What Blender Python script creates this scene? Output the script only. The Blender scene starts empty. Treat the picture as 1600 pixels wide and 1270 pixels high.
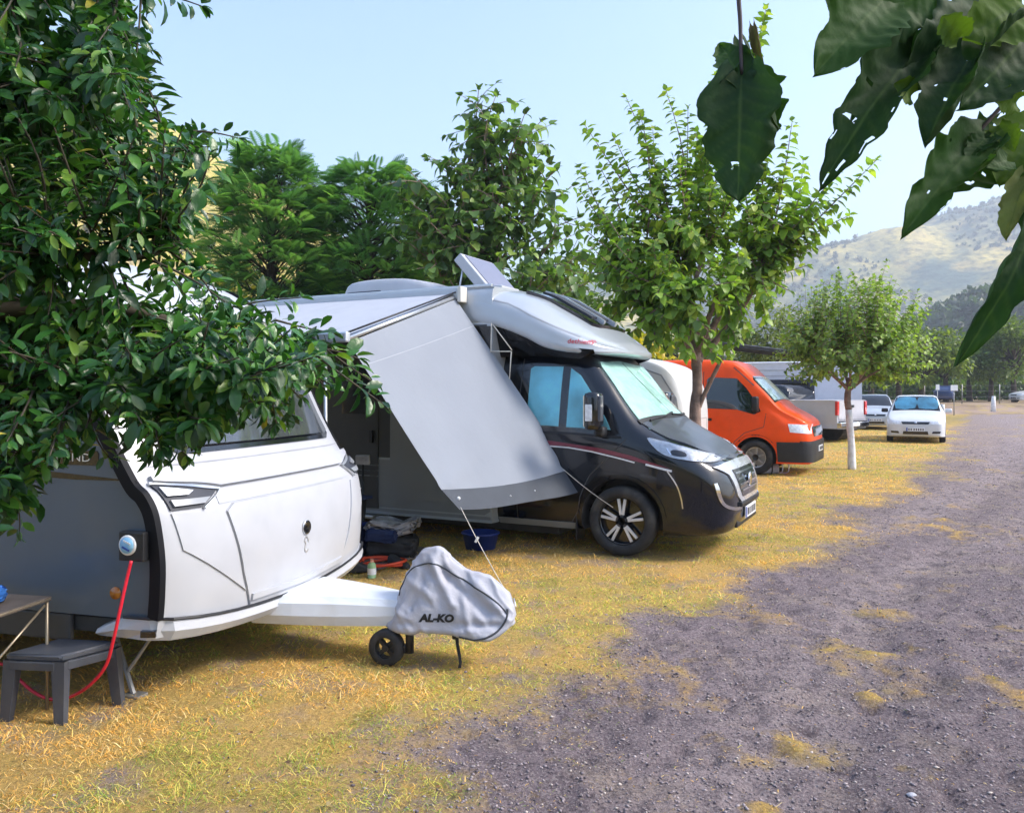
import bpy, bmesh, math, random
import numpy as np
from mathutils import Vector, Matrix
from mathutils.bvhtree import BVHTree
from mathutils.geometry import delaunay_2d_cdt

random.seed(7)
RNG = np.random.default_rng(7)
SC = bpy.context.scene
COL = SC.collection
R = math.radians

# ------------------------------------------------------------------ camera
FPX, CXP, CYP, EYE = 1250.0, 800.0, 612.0, 1.6
cam_d = bpy.data.cameras.new('camera')
cam_d.sensor_fit = 'HORIZONTAL'; cam_d.sensor_width = 36.0
cam_d.lens = 36.0 * FPX / 1600.0
cam_d.shift_y = -(635.0 - CYP) / 1600.0
cam_d.clip_start = 0.05; cam_d.clip_end = 20000
cam = bpy.data.objects.new('camera', cam_d); COL.objects.link(cam)
cam.location = (0, 0, EYE); cam.rotation_euler = (R(90), 0, 0)
SC.camera = cam

# ------------------------------------------------------------------ sky, sun, exposure
SUN_EL, SUN_AZ = R(42), R(98)          # azimuth measured from +Y towards +X
w = bpy.data.worlds.new('World'); SC.world = w; w.use_nodes = True
nt = w.node_tree; nt.nodes.clear()
sky = nt.nodes.new('ShaderNodeTexSky'); sky.sky_type = 'NISHITA'; sky.sun_disc = False
sky.sun_elevation = SUN_EL; sky.sun_rotation = SUN_AZ
sky.altitude = 50; sky.air_density = 1.15; sky.dust_density = 2.0; sky.ozone_density = 2.2
bg = nt.nodes.new('ShaderNodeBackground'); bg.inputs['Strength'].default_value = 0.15
wo = nt.nodes.new('ShaderNodeOutputWorld')
nt.links.new(sky.outputs[0], bg.inputs[0]); nt.links.new(bg.outputs[0], wo.inputs[0])
sd = bpy.data.lights.new('sun', 'SUN'); sd.energy = 2.0; sd.angle = R(16); sd.color = (1.0, 0.92, 0.82)
so = bpy.data.objects.new('sun', sd); COL.objects.link(so)
_dir = Vector((math.cos(SUN_EL) * math.sin(SUN_AZ), math.cos(SUN_EL) * math.cos(SUN_AZ), math.sin(SUN_EL)))
so.rotation_euler = _dir.to_track_quat('Z', 'Y').to_euler(); so.location = _dir * 50
SC.view_settings.view_transform = 'Standard'; SC.view_settings.look = 'None'
SC.view_settings.gamma = 1; SC.view_settings.exposure = 1.40
SC.render.engine = 'CYCLES'
SC.cycles.use_denoising = True
SC.cycles.max_bounces = 5; SC.cycles.diffuse_bounces = 3; SC.cycles.glossy_bounces = 3; SC.cycles.transparent_max_bounces = 8; SC.cycles.use_adaptive_sampling = True; SC.cycles.adaptive_threshold = 0.02
SC.cycles.volume_bounces = 0

# ------------------------------------------------------------------ helpers
def at(px, py, Y):
    return Vector(((px - CXP) / FPX * Y, Y, EYE - (py - CYP) / FPX * Y))
def onground(px, py, z=0.0):
    Y = FPX * (EYE - z) / (py - CYP); return at(px, py, Y)

def mat(name, col, rough=0.6, metal=0.0, var=0.12, vscale=6.0, bump=0.0, bscale=40.0, coat=0.0, spec=0.5, trans=0.0, attr=False, sheen=0.0, dirt=None):
    m = bpy.data.materials.new(name); m.use_nodes = True
    n = m.node_tree; b = n.nodes['Principled BSDF']; L = n.links
    b.inputs['Roughness'].default_value = rough; b.inputs['Metallic'].default_value = metal
    b.inputs['Coat Weight'].default_value = coat; b.inputs['Coat Roughness'].default_value = 0.05
    b.inputs['Specular IOR Level'].default_value = spec
    tc = n.nodes.new('ShaderNodeTexCoord')
    nz = n.nodes.new('ShaderNodeTexNoise'); nz.inputs['Scale'].default_value = vscale; nz.inputs['Detail'].default_value = 6
    L.new(tc.outputs['Object'], nz.inputs['Vector'])
    mr = n.nodes.new('ShaderNodeMapRange'); mr.inputs['From Min'].default_value = 0.3; mr.inputs['From Max'].default_value = 0.7
    mr.inputs['To Min'].default_value = 1 - var; mr.inputs['To Max'].default_value = 1 + var
    L.new(nz.outputs['Fac'], mr.inputs['Value'])
    mx = n.nodes.new('ShaderNodeMix'); mx.data_type = 'RGBA'; mx.blend_type = 'MULTIPLY'; mx.inputs[0].default_value = 1
    if attr:
        a = n.nodes.new('ShaderNodeAttribute'); a.attribute_name = 'Col'
        L.new(a.outputs['Color'], mx.inputs[6])
    else:
        mx.inputs[6].default_value = (*col, 1)
    L.new(mr.outputs[0], mx.inputs[7])
    out = mx.outputs[2]
    if dirt:
        nd = n.nodes.new('ShaderNodeTexNoise'); nd.inputs['Scale'].default_value = dirt[1]; nd.inputs['Detail'].default_value = 8
        L.new(tc.outputs['Object'], nd.inputs['Vector'])
        rd = n.nodes.new('ShaderNodeMapRange'); rd.inputs['From Min'].default_value = 0.5; rd.inputs['From Max'].default_value = 0.8; rd.inputs['To Max'].default_value = dirt[2]
        L.new(nd.outputs['Fac'], rd.inputs['Value'])
        m2 = n.nodes.new('ShaderNodeMix'); m2.data_type = 'RGBA'; L.new(rd.outputs[0], m2.inputs[0]); L.new(out, m2.inputs[6]); m2.inputs[7].default_value = (*dirt[0], 1)
        out = m2.outputs[2]
    L.new(out, b.inputs['Base Color'])
    if bump > 0:
        nb = n.nodes.new('ShaderNodeTexNoise'); nb.inputs['Scale'].default_value = bscale; nb.inputs['Detail'].default_value = 8
        L.new(tc.outputs['Object'], nb.inputs['Vector'])
        bp = n.nodes.new('ShaderNodeBump'); bp.inputs['Strength'].default_value = bump; bp.inputs['Distance'].default_value = 0.02
        L.new(nb.outputs['Fac'], bp.inputs['Height']); L.new(bp.outputs[0], b.inputs['Normal'])
    if trans > 0:
        tr = n.nodes.new('ShaderNodeBsdfTranslucent'); ms = n.nodes.new('ShaderNodeMixShader'); ms.inputs[0].default_value = trans
        hs = n.nodes.new('ShaderNodeMix'); hs.data_type = 'RGBA'; hs.blend_type = 'MULTIPLY'; hs.inputs[0].default_value = 1
        L.new(out, hs.inputs[6]); hs.inputs[7].default_value = (1.7, 1.9, 0.7, 1)
        L.new(hs.outputs[2], tr.inputs['Color'])
        o = n.nodes['Material Output']
        L.new(b.outputs[0], ms.inputs[1]); L.new(tr.outputs[0], ms.inputs[2]); L.new(ms.outputs[0], o.inputs['Surface'])
    return m

def glass_mat(name, tint, alpha_clear, rough=0.03):
    """thin pane: tinted see-through plus mirror reflection by Fresnel"""
    m = bpy.data.materials.new(name); m.use_nodes = True
    n = m.node_tree; L = n.links; n.nodes.remove(n.nodes['Principled BSDF']); o = n.nodes['Material Output']
    t = n.nodes.new('ShaderNodeBsdfTransparent'); t.inputs[0].default_value = (*[c * alpha_clear for c in tint], 1)
    g = n.nodes.new('ShaderNodeBsdfGlossy'); g.inputs['Roughness'].default_value = rough
    f = n.nodes.new('ShaderNodeFresnel'); f.inputs[0].default_value = 1.52
    ms = n.nodes.new('ShaderNodeMixShader')
    L.new(f.outputs[0], ms.inputs[0]); L.new(t.outputs[0], ms.inputs[1]); L.new(g.outputs[0], ms.inputs[2]); L.new(ms.outputs[0], o.inputs['Surface'])
    return m

M = {}
M['white'] = mat('white_gelcoat', (0.43, 0.445, 0.485), 0.36, var=0.05, coat=0.15, dirt=((0.36, 0.33, 0.29), 3.0, 0.26))
M['van_white'] = mat('white_paint', (0.62, 0.635, 0.65), 0.32, var=0.03, coat=0.3, dirt=((0.5, 0.47, 0.42), 2.0, 0.2))
M['silver'] = mat('silver_white_paint', (0.44, 0.475, 0.52), 0.3, 0.18, var=0.04, coat=0.5, dirt=((0.45, 0.42, 0.38), 2.0, 0.2))
M['side_grey'] = mat('silver_grey_sheet', (0.085, 0.115, 0.155), 0.38, 0.2, var=0.06, vscale=2, coat=0.2, dirt=((0.2, 0.18, 0.16), 2.5, 0.25))
M['black_trim'] = mat('black_plastic', (0.010, 0.011, 0.014), 0.5, var=0.2, dirt=((0.08, 0.075, 0.07), 6, 0.12))
M['gloss_black'] = mat('gloss_black', (0.008, 0.009, 0.012), 0.12, var=0.1, coat=0.6)
M['dark_body'] = mat('black_metallic_paint', (0.003, 0.005, 0.010), 0.18, 0.0, var=0.08, coat=0.7, spec=0.3, dirt=((0.06, 0.055, 0.05), 2.2, 0.06))
M['hood_grey'] = mat('dark_metallic_hood', (0.075, 0.085, 0.105), 0.42, 0.35, var=0.06, coat=0.25, dirt=((0.3, 0.28, 0.25), 3.0, 0.3))
M['skirt_grey'] = mat('grey_skirt', (0.26, 0.28, 0.31), 0.4, 0.1, var=0.06, dirt=((0.2, 0.17, 0.13), 3, 0.4))
M['dark_grey'] = mat('dark_skirt_and_wall_shade', (0.055, 0.06, 0.068), 0.4, 0.1, var=0.08)  # dark grey; puts deep shade into the motorhome's silver-grey side wall
M['rubber'] = mat('tyre_rubber', (0.022, 0.022, 0.023), 0.8, var=0.25, vscale=12, bump=0.2, dirt=((0.16, 0.14, 0.11), 5, 0.6))
M['alloy'] = mat('alloy_silver', (0.66, 0.67, 0.70), 0.4, 0.4, var=0.05)
M['chrome'] = mat('chrome', (0.75, 0.76, 0.78), 0.12, 1.0, var=0.03)
M['alu'] = mat('aluminium', (0.62, 0.64, 0.67), 0.35, 0.8, var=0.05)
M['orange'] = mat('orange_paint', (0.90, 0.078, 0.001), 0.45, var=0.05, coat=0.12, spec=0.3, dirt=((0.6, 0.09, 0.01), 2.5, 0.25))
M['glass_dark'] = glass_mat('dark_glass', (0.35, 0.42, 0.45), 0.5)
M['glass_clear'] = glass_mat('clear_glass', (0.95, 1.0, 1.0), 0.98)
M['lens'] = glass_mat('lamp_lens', (0.95, 0.97, 1.0), 0.95)
M['blind_sky_blue'] = mat('blind_with_sky_sheen', (0.30, 0.72, 0.84), 0.55, var=0.35, vscale=2.2, bump=1.0, bscale=3.5)  # blind blue, brightened to stand in for sky reflected in the windows
M['blind_mint'] = mat('windscreen_thermal_screen', (0.46, 0.68, 0.63), 0.4, 0.0, var=0.14, vscale=9, bump=0.5, bscale=9)
M['reflector_silver'] = mat('lamp_reflector', (0.72, 0.74, 0.77), 0.3, 0.2, var=0.2, vscale=25)
M['cabin_dark'] = mat('cabin_interior', (0.03, 0.04, 0.045), 0.7, var=0.4, vscale=4)
M['burgundy'] = mat('burgundy_stripe', (0.16, 0.012, 0.035), 0.3, var=0.05, coat=0.5)
M['white_line'] = mat('white_stripe', (0.72, 0.72, 0.74), 0.35, var=0.03)
M['red_text'] = mat('red_lettering', (0.45, 0.03, 0.06), 0.4, var=0.03)
M['plate'] = mat('plate_white', (0.72, 0.73, 0.75), 0.4, var=0.05)
M['plate_blue'] = mat('plate_blue', (0.03, 0.07, 0.35), 0.4, var=0.05)
M['canvas'] = mat('awning_canvas', (0.42, 0.44, 0.49), 0.75, var=0.04, bump=0.12, bscale=220)
M['screen'] = mat('screen_fabric', (0.26, 0.287, 0.34), 0.85, var=0.05, vscale=1.6, bump=0.25, bscale=7, trans=0.12)
M['screen_band'] = mat('screen_band_fabric', (0.052, 0.060, 0.074), 0.8, var=0.08, bump=0.2, bscale=120)
M['rope'] = mat('white_cord', (0.62, 0.58, 0.50), 0.8, var=0.15, vscale=60)
M['cover'] = mat('hitch_cover_fabric', (0.40, 0.41, 0.47), 0.65, var=0.1, vscale=5, bump=0.2, bscale=30, dirt=((0.3, 0.22, 0.15), 4, 0.35))
M['cover_hem'] = mat('dark_hem', (0.04, 0.045, 0.055), 0.7)
M['stool'] = mat('grey_stool_plastic', (0.055, 0.062, 0.08), 0.42, var=0.12, dirt=((0.2, 0.19, 0.17), 7, 0.25))
M['table_wood'] = mat('brown_table_top', (0.09, 0.075, 0.065), 0.6, var=0.3, vscale=8)
M['brass_tube'] = mat('table_tube', (0.32, 0.27, 0.20), 0.4, 0.6, var=0.1)
M['red_cable'] = mat('red_cable', (0.62, 0.012, 0.035), 0.4, var=0.06)
M['socket_blue'] = mat('socket_blue', (0.25, 0.52, 0.78), 0.35, var=0.1)
M['amber'] = mat('amber_reflector', (0.35, 0.12, 0.01), 0.25, coat=0.5)
M['blue'] = mat('blue_plastic', (0.012, 0.035, 0.22), 0.45, var=0.1)
M['navy'] = mat('navy_fabric', (0.015, 0.03, 0.10), 0.8, var=0.2, vscale=12, bump=0.3)
M['grey_cloth'] = mat('grey_cloth', (0.38, 0.38, 0.42), 0.85, var=0.3, vscale=14, bump=0.5, bscale=18)
M['black_cloth'] = mat('black_bag', (0.02, 0.02, 0.022), 0.7, var=0.3, bump=0.4, bscale=20)
M['red_hose'] = mat('orange_red_hose', (0.60, 0.06, 0.02), 0.45)
M['green'] = mat('green_plastic', (0.25, 0.40, 0.20), 0.5)
M['mat_brown'] = mat('brown_ground_mat', (0.16, 0.13, 0.12), 0.9, var=0.3, vscale=4, bump=0.4, bscale=60)
M['tail_red'] = mat('tail_lamp_red', (0.5, 0.008, 0.012), 0.2, coat=0.8)
M['pickup'] = mat('pickup_silver_paint', (0.48, 0.48, 0.53), 0.35, 0.15, var=0.05, coat=0.4, dirt=((0.3, 0.27, 0.22), 3, 0.3))
M['blue_car'] = mat('blue_car_paint', (0.025, 0.05, 0.16), 0.3, 0.2, coat=0.8)
M['metal_roof'] = mat('shed_roof_sheet', (0.30, 0.33, 0.38), 0.4, 0.5, var=0.1)
M['shed_dark'] = mat('shed_underside', (0.05, 0.05, 0.05), 0.7, var=0.3)
M['sign_white'] = mat('sign_board', (0.75, 0.76, 0.78), 0.5, var=0.05)
M['post_grey'] = mat('steel_post', (0.30, 0.30, 0.30), 0.5, 0.5)
M['lime'] = mat('limewash', (0.78, 0.78, 0.80), 0.8, var=0.15, vscale=9, bump=0.5, bscale=25, dirt=((0.35, 0.28, 0.2), 7, 0.4))
M['bark'] = mat('bark', (0.24, 0.165, 0.135), 0.9, var=0.4, vscale=9, bump=0.9, bscale=22)
M['bark_dark'] = mat('dark_bark', (0.06, 0.045, 0.035), 0.9, var=0.4, vscale=9, bump=0.9, bscale=22)
M['twig'] = mat('green_twig', (0.09, 0.10, 0.05), 0.7, var=0.2)
M['leaf'] = mat('leaf', (0, 0, 0), 0.45, attr=True, var=0.12, vscale=3, trans=0.38)
M['leaf_gloss'] = mat('glossy_leaf', (0, 0, 0), 0.30, attr=True, var=0.15, vscale=30, trans=0.22, bump=0.15, bscale=60)
M['solar'] = mat('panel_face', (0.20, 0.19, 0.25), 0.3, 0.2, var=0.08, coat=0.4)
M['dark_vent'] = mat('dark_vent', (0.03, 0.035, 0.05), 0.6)
M['pink'] = mat('pink_plastic', (0.5, 0.05, 0.10), 0.5)

def obj(name, me, m=None, parent=None, smooth=False):
    if isinstance(me, bmesh.types.BMesh):
        b = me; me = bpy.data.meshes.new(name); b.to_mesh(me); b.free()
    o = bpy.data.objects.new(name, me); COL.objects.link(o)
    if m is not None:
        if len(me.materials) == 0: me.materials.append(m)
    if parent is not None: o.parent = parent
    if smooth and len(me.polygons): me.polygons.foreach_set('use_smooth', [True] * len(me.polygons))
    return o
def tag(o, label, cat, group=None):
    o['label'] = label; o['category'] = cat
    if group: o['group'] = group
    return o
def thing(name, label, cat, loc=(0, 0, 0), rz=0.0, group=None):
    o = bpy.data.objects.new(name, None); COL.objects.link(o); o.empty_display_size = 0.2
    o.location = loc; o.rotation_euler = (0, 0, rz)
    return tag(o, label, cat, group)
def kind(o, k): o['kind'] = k; return o
def copy_tree(o, parent=None):
    c = o.copy(); COL.objects.link(c)
    if parent is not None: c.parent = parent
    for ch in list(o.children): copy_tree(ch, c)
    return c

def mesh_np(name, V, Fc, cols=None, uvw=None):
    """V (n,3); Fc (m,k) int"""
    me = bpy.data.meshes.new(name)
    V = np.asarray(V, dtype=np.float32); Fc = np.asarray(Fc, dtype=np.int32); k = Fc.shape[1]
    me.vertices.add(len(V)); me.vertices.foreach_set('co', V.ravel())
    me.loops.add(Fc.size); me.loops.foreach_set('vertex_index', Fc.ravel())
    me.polygons.add(len(Fc)); me.polygons.foreach_set('loop_start', np.arange(0, Fc.size, k, dtype=np.int32))
    me.polygons.foreach_set('loop_total', np.full(len(Fc), k, dtype=np.int32))
    me.update(calc_edges=True)
    if cols is not None:
        a = me.color_attributes.new('Col', 'FLOAT_COLOR', 'POINT')
        c = np.ones((len(V), 4), dtype=np.float32); c[:, :3] = cols; a.data.foreach_set('color', c.ravel())
    return me

def box(b, c, s, rot=None, bevel=0.0):
    m = Matrix.Translation(Vector(c))
    if rot is not None: m = m @ rot.to_4x4()
    r = bmesh.ops.create_cube(b, size=1.0, matrix=m @ Matrix.Diagonal((*s, 1)))
    if bevel > 0:
        es = list({e for v in r['verts'] for e in v.link_edges})
        bmesh.ops.bevel(b, geom=es, offset=bevel, segments=2, affect='EDGES', profile=0.6)
def mkbox(name, c, s, m, parent=None, rot=None, bevel=0.01, smooth=False):
    b = bmesh.new(); box(b, c, s, rot, bevel); return obj(name, b, m, parent, smooth)
def tube(b, pts, rad, n=8, cap=True):
    """tube along pts; rad scalar or list"""
    pts = [Vector(p) for p in pts]; rings = []
    if not hasattr(rad, '__len__'): rad = [rad] * len(pts)
    prev = None
    for i, p in enumerate(pts):
        t = (pts[min(i + 1, len(pts) - 1)] - pts[max(i - 1, 0)])
        if t.length < 1e-9: t = Vector((0, 0, 1))
        t.normalize()
        if prev is None:
            a = Vector((0, 0, 1)) if abs(t.z) < 0.9 else Vector((1, 0, 0))
            u = t.cross(a).normalized()
        else:
            u = (prev - t * prev.dot(t)); u = u.normalized() if u.length > 1e-6 else t.orthogonal().normalized()
        v = t.cross(u); prev = u
        rings.append([b.verts.new(p + (u * math.cos(2 * math.pi * k / n) + v * math.sin(2 * math.pi * k / n)) * rad[i]) for k in range(n)])
    for i in range(len(rings) - 1):
        for k in range(n):
            b.faces.new((rings[i][k], rings[i][(k + 1) % n], rings[i + 1][(k + 1) % n], rings[i + 1][k]))
    if cap and n > 2:
        b.faces.new(rings[0][::-1]); b.faces.new(rings[-1])
def mktube(name, pts, rad, m, parent=None, n=8):
    b = bmesh.new(); tube(b, pts, rad, n); return obj(name, b, m, parent, True)
def lathe(b, prof, n=24, axis='Y', c=(0, 0, 0), close=True):
    """prof list of (r, a) revolve about axis"""
    rings = []; c = Vector(c)
    for r, a in prof:
        ring = []
        for k in range(n):
            t = 2 * math.pi * k / n; p, q = r * math.cos(t), r * math.sin(t)
            v = {'Y': Vector((p, a, q)), 'Z': Vector((p, q, a)), 'X': Vector((a, p, q))}[axis]
            ring.append(b.verts.new(c + v))
        rings.append(ring)
    for i in range(len(rings) - 1):
        for k in range(n):
            b.faces.new((rings[i][k], rings[i][(k + 1) % n], rings[i + 1][(k + 1) % n], rings[i + 1][k]))
    if close:
        b.faces.new(rings[0]); b.faces.new(rings[-1][::-1])
    return rings
def mklathe(name, prof, m, parent=None, n=24, axis='Y', c=(0, 0, 0)):
    b = bmesh.new(); lathe(b, prof, n, axis, c); bmesh.ops.recalc_face_normals(b, faces=b.faces)
    o = obj(name, b, m, parent, True); return o

def catmull(P, n, closed=False):
    P = np.asarray(P, float); N = len(P); out = []
    segs = N if closed else N - 1
    for i in range(segs):
        if closed: p0, p1, p2, p3 = P[(i - 1) % N], P[i], P[(i + 1) % N], P[(i + 2) % N]
        else:
            p1, p2 = P[i], P[i + 1]
            p0 = P[i - 1] if i > 0 else 2 * p1 - p2
            p3 = P[i + 2] if i + 2 < N else 2 * p2 - p1
        for k in range(n):
            t = k / n
            out.append(0.5 * ((2 * p1) + (-p0 + p2) * t + (2 * p0 - 5 * p1 + 4 * p2 - p3) * t * t + (-p0 + 3 * p1 - 3 * p2 + p3) * t ** 3))
    if not closed: out.append(P[-1])
    return np.array(out)

def loft(stations, nu=4, nv=3):
    """stations: [(x, [(y,z)...])] right half bottom-centre -> top-centre; mirrored to the left. y>=0 given."""
    G = np.array([[(x, y, z) for (y, z) in pr] for x, pr in stations], float)
    A = np.stack([catmull(G[:, j], nu) for j in range(G.shape[1])], 1)
    B = np.stack([catmull(A[i], nv) for i in range(A.shape[0])], 0)
    B[:, :, 1] = np.maximum(B[:, :, 1], 0); B[:, 0, 1] = 0; B[:, -1, 1] = 0
    Lf = B[:, 1:-1][:, ::-1].copy(); Lf[:, :, 1] *= -1
    full = np.concatenate([B, Lf], 1)         # closed ring
    b = bmesh.new(); nS, nP = full.shape[:2]
    vs = [[b.verts.new(full[i, j]) for j in range(nP)] for i in range(nS)]
    for i in range(nS - 1):
        for j in range(nP):
            b.faces.new((vs[i][j], vs[i][(j + 1) % nP], vs[i + 1][(j + 1) % nP], vs[i + 1][j]))
    b.faces.new(vs[0]); b.faces.new(vs[-1][::-1])
    bmesh.ops.recalc_face_normals(b, faces=b.faces)
    return b
def cut_cyl(o, cyls, m2):
    """boolean wheel wells; cyls [(x, z, r, y0, y1)]"""
    o.data.materials.append(m2)
    b = bmesh.new()
    for (x, z, r, y0, y1) in cyls:
        lathe(b, [(r, y0), (r, y1)], 32, 'Y', (x, 0, z))
    bmesh.ops.recalc_face_normals(b, faces=b.faces)
    for f in b.faces: f.material_index = 1
    me = bpy.data.meshes.new('cutter'); b.to_mesh(me); b.free()
    me.materials.append(m2); me.materials.append(m2)
    c = bpy.data.objects.new('cutter', me); COL.objects.link(c)
    md = o.modifiers.new('cut', 'BOOLEAN'); md.object = c; md.operation = 'DIFFERENCE'; md.solver = 'EXACT'
    par = o.parent; o.parent = None
    dg = bpy.context.evaluated_depsgraph_get(); dg.update()
    nm = bpy.data.meshes.new_from_object(o.evaluated_get(dg))
    o.modifiers.clear(); o.data = nm; bpy.data.objects.remove(c)
    o.parent = par
    return o
def bvh_of(o):
    b = bmesh.new(); b.from_mesh(o.data); t = BVHTree.FromBMesh(b); b.free(); return t
def bvh_of_bm(b): return BVHTree.FromBMesh(b)

def resample(poly, step, closed=True):
    P = [Vector(p).to_2d() for p in poly]; out = []
    n = len(P)
    for i in range(n if closed else n - 1):
        a, c = P[i], P[(i + 1) % n]; k = max(1, int(math.ceil((c - a).length / step)))
        for j in range(k): out.append(a.lerp(c, j / k))
    if not closed: out.append(P[-1])
    return out
AX = {'side_r': (Vector((0, -5, 0)), Vector((1, 0, 0)), Vector((0, 0, 1)), Vector((0, 1, 0))),
      'side_l': (Vector((0, 5, 0)), Vector((1, 0, 0)), Vector((0, 0, 1)), Vector((0, -1, 0))),
      'front': (Vector((5, 0, 0)), Vector((0, 1, 0)), Vector((0, 0, 1)), Vector((-1, 0, 0))),
      'top': (Vector((0, 0, 6)), Vector((1, 0, 0)), Vector((0, 1, 0)), Vector((0, 0, -1)))}
def frame(o, v, d):   # u = +y
    return (Vector(o) - Vector(d).normalized() * 3, Vector((0, 1, 0)), Vector(v).normalized(), Vector(d).normalized())
def patch(name, T, poly, ax, m, parent, off=0.004, rim=0.012, res=0.05, smooth=True, curve=0):
    """a panel laid on the body mesh: its 2D outline is projected along an axis and stands proud by off"""
    if curve: poly = [tuple(p) for p in catmull(poly, curve, True)]
    o, u, v, d = AX[ax] if isinstance(ax, str) else ax
    bd = resample(poly, res); nb = len(bd)
    xs = [p.x for p in bd]; ys = [p.y for p in bd]
    pts = list(bd)
    x = min(xs) + res * 0.5
    while x < max(xs):
        y = min(ys) + res * 0.5
        while y < max(ys):
            q = Vector((x, y)); ins = False; j = nb - 1; near = False
            for i in range(nb):
                a, c = bd[i], bd[j]
                if (a.y > q.y) != (c.y > q.y) and q.x < (c.x - a.x) * (q.y - a.y) / (c.y - a.y) + a.x: ins = not ins
                if (a - q).length_squared < (0.4 * res) ** 2: near = True
                j = i
            if ins and not near: pts.append(q)
            y += res
        x += res
    r = delaunay_2d_cdt(pts, [(i, (i + 1) % nb) for i in range(nb)], [], 1, 1e-6)
    b = bmesh.new(); top = []; low = []
    last = None
    for q in r[0]:
        ro = o + u * q.x + v * q.y
        h, nrm, idx, dist = T.ray_cast(ro, d)
        if h is None:
            h, nrm, idx, dist = T.find_nearest(ro + d * (5 if last is None else last))
        else: last = dist
        if nrm.dot(d) > 0: nrm = -nrm
        nrm = (nrm - d * 0.6).normalized()
        top.append(b.verts.new(h + nrm * off)); low.append(h - nrm * rim)
    for f in r[2]:
        try: b.faces.new([top[i] for i in f])
        except ValueError: pass
    bmesh.ops.recalc_face_normals(b, faces=b.faces)
    s = sum((f.normal.dot(d) * f.calc_area() for f in b.faces))
    if s > 0: bmesh.ops.reverse_faces(b, faces=b.faces)
    if rim:
        be = [e for e in b.edges if len(e.link_faces) == 1]; lm = {}
        idx = {v_: i for i, v_ in enumerate(top)}
        for e in be:
            q = []
            for vv in e.verts:
                if vv not in lm: lm[vv] = b.verts.new(low[idx[vv]])
                q.append(lm[vv])
            b.faces.new((e.verts[1], e.verts[0], q[0], q[1]))
        bmesh.ops.recalc_face_normals(b, faces=b.faces)
    ob = obj(name, b, m, parent)
    for p in ob.data.polygons: p.use_smooth = smooth
    if smooth:
        try: ob.data.set_sharp_from_angle(angle=R(40))
        except Exception: pass
    return ob
def strip(name, T, line, wd, ax, m, parent, off=0.003, res=0.05, curve=0, taper=None):
    if curve: line = [tuple(p) for p in catmull(line, curve)]
    P = [Vector(p) for p in line]; l = []; rr = []
    for i, p in enumerate(P):
        t = (P[min(i + 1, len(P) - 1)] - P[max(0, i - 1)]).normalized(); nn = Vector((-t.y, t.x))
        ww = wd / 2 if taper is None else (taper[0] + (taper[1] - taper[0]) * i / (len(P) - 1)) / 2
        l.append(p + nn * ww); rr.append(p - nn * ww)
    return patch(name, T, [tuple(p) for p in l + rr[::-1]], ax, m, parent, off, 0.006, res)
def text_mesh(s, size, shear=0.0, bold=0.0):
    c = bpy.data.curves.new('lettering', 'FONT'); c.body = s; c.size = size; c.shear = shear; c.offset = bold
    c.align_x = 'CENTER'; c.align_y = 'CENTER'; c.resolution_u = 3
    o = bpy.data.objects.new('lettering', c); COL.objects.link(o)
    dg = bpy.context.evaluated_depsgraph_get(); dg.update()
    me = bpy.data.meshes.new_from_object(o.evaluated_get(dg)); bpy.data.objects.remove(o); return me
def text_on(name, T, s, size, pos, ax, m, parent, shear=0.0, bold=0.0, off=0.003, flip=False, rot=0.0, sx=1.0):
    me = text_mesh(s, size, shear, bold); o, u, v, d = AX[ax] if isinstance(ax, str) else ax
    b = bmesh.new(); b.from_mesh(me)
    bmesh.ops.triangulate(b, faces=b.faces)
    bmesh.ops.subdivide_edges(b, edges=[e for e in b.edges if e.calc_length() > size * 0.3], cuts=1)
    cr, sr = math.cos(rot), math.sin(rot)
    for vv in b.verts:
        x, y = vv.co.x * sx * (-1 if flip else 1), vv.co.y
        x, y = x * cr - y * sr + pos[0], x * sr + y * cr + pos[1]
        ro = o + u * x + v * y; h, nrm, i_, d_ = T.ray_cast(ro, d)
        if h is None: h, nrm, i_, d_ = T.find_nearest(ro + d * 5)
        vv.co = h - d * off
    return obj(name, b, m, parent)

def vnoise(x, y, s, seed=0):
    """smooth value noise on numpy arrays"""
    x = np.asarray(x) / s; y = np.asarray(y) / s
    xi = np.floor(x).astype(np.int64); yi = np.floor(y).astype(np.int64); fx = x - xi; fy = y - yi
    fx = fx * fx * (3 - 2 * fx); fy = fy * fy * (3 - 2 * fy)
    def h(a, b):
        n = (a * 374761393 + b * 668265263 + seed * 982451653) & 0x7fffffff
        n = ((n ^ (n >> 13)) * 1274126177) & 0x7fffffff
        return ((n ^ (n >> 16)) & 0xffff) / 65535.0
    return (h(xi, yi) * (1 - fx) + h(xi + 1, yi) * fx) * (1 - fy) + (h(xi, yi + 1) * (1 - fx) + h(xi + 1, yi + 1) * fx) * fy
def fbm(x, y, s, o=4, seed=0):
    r = 0; a = 1; t = 0
    for i in range(o):
        r = r + a * vnoise(x, y, s / 2 ** i, seed + i * 17); t += a; a *= 0.5
    return r / t
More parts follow.
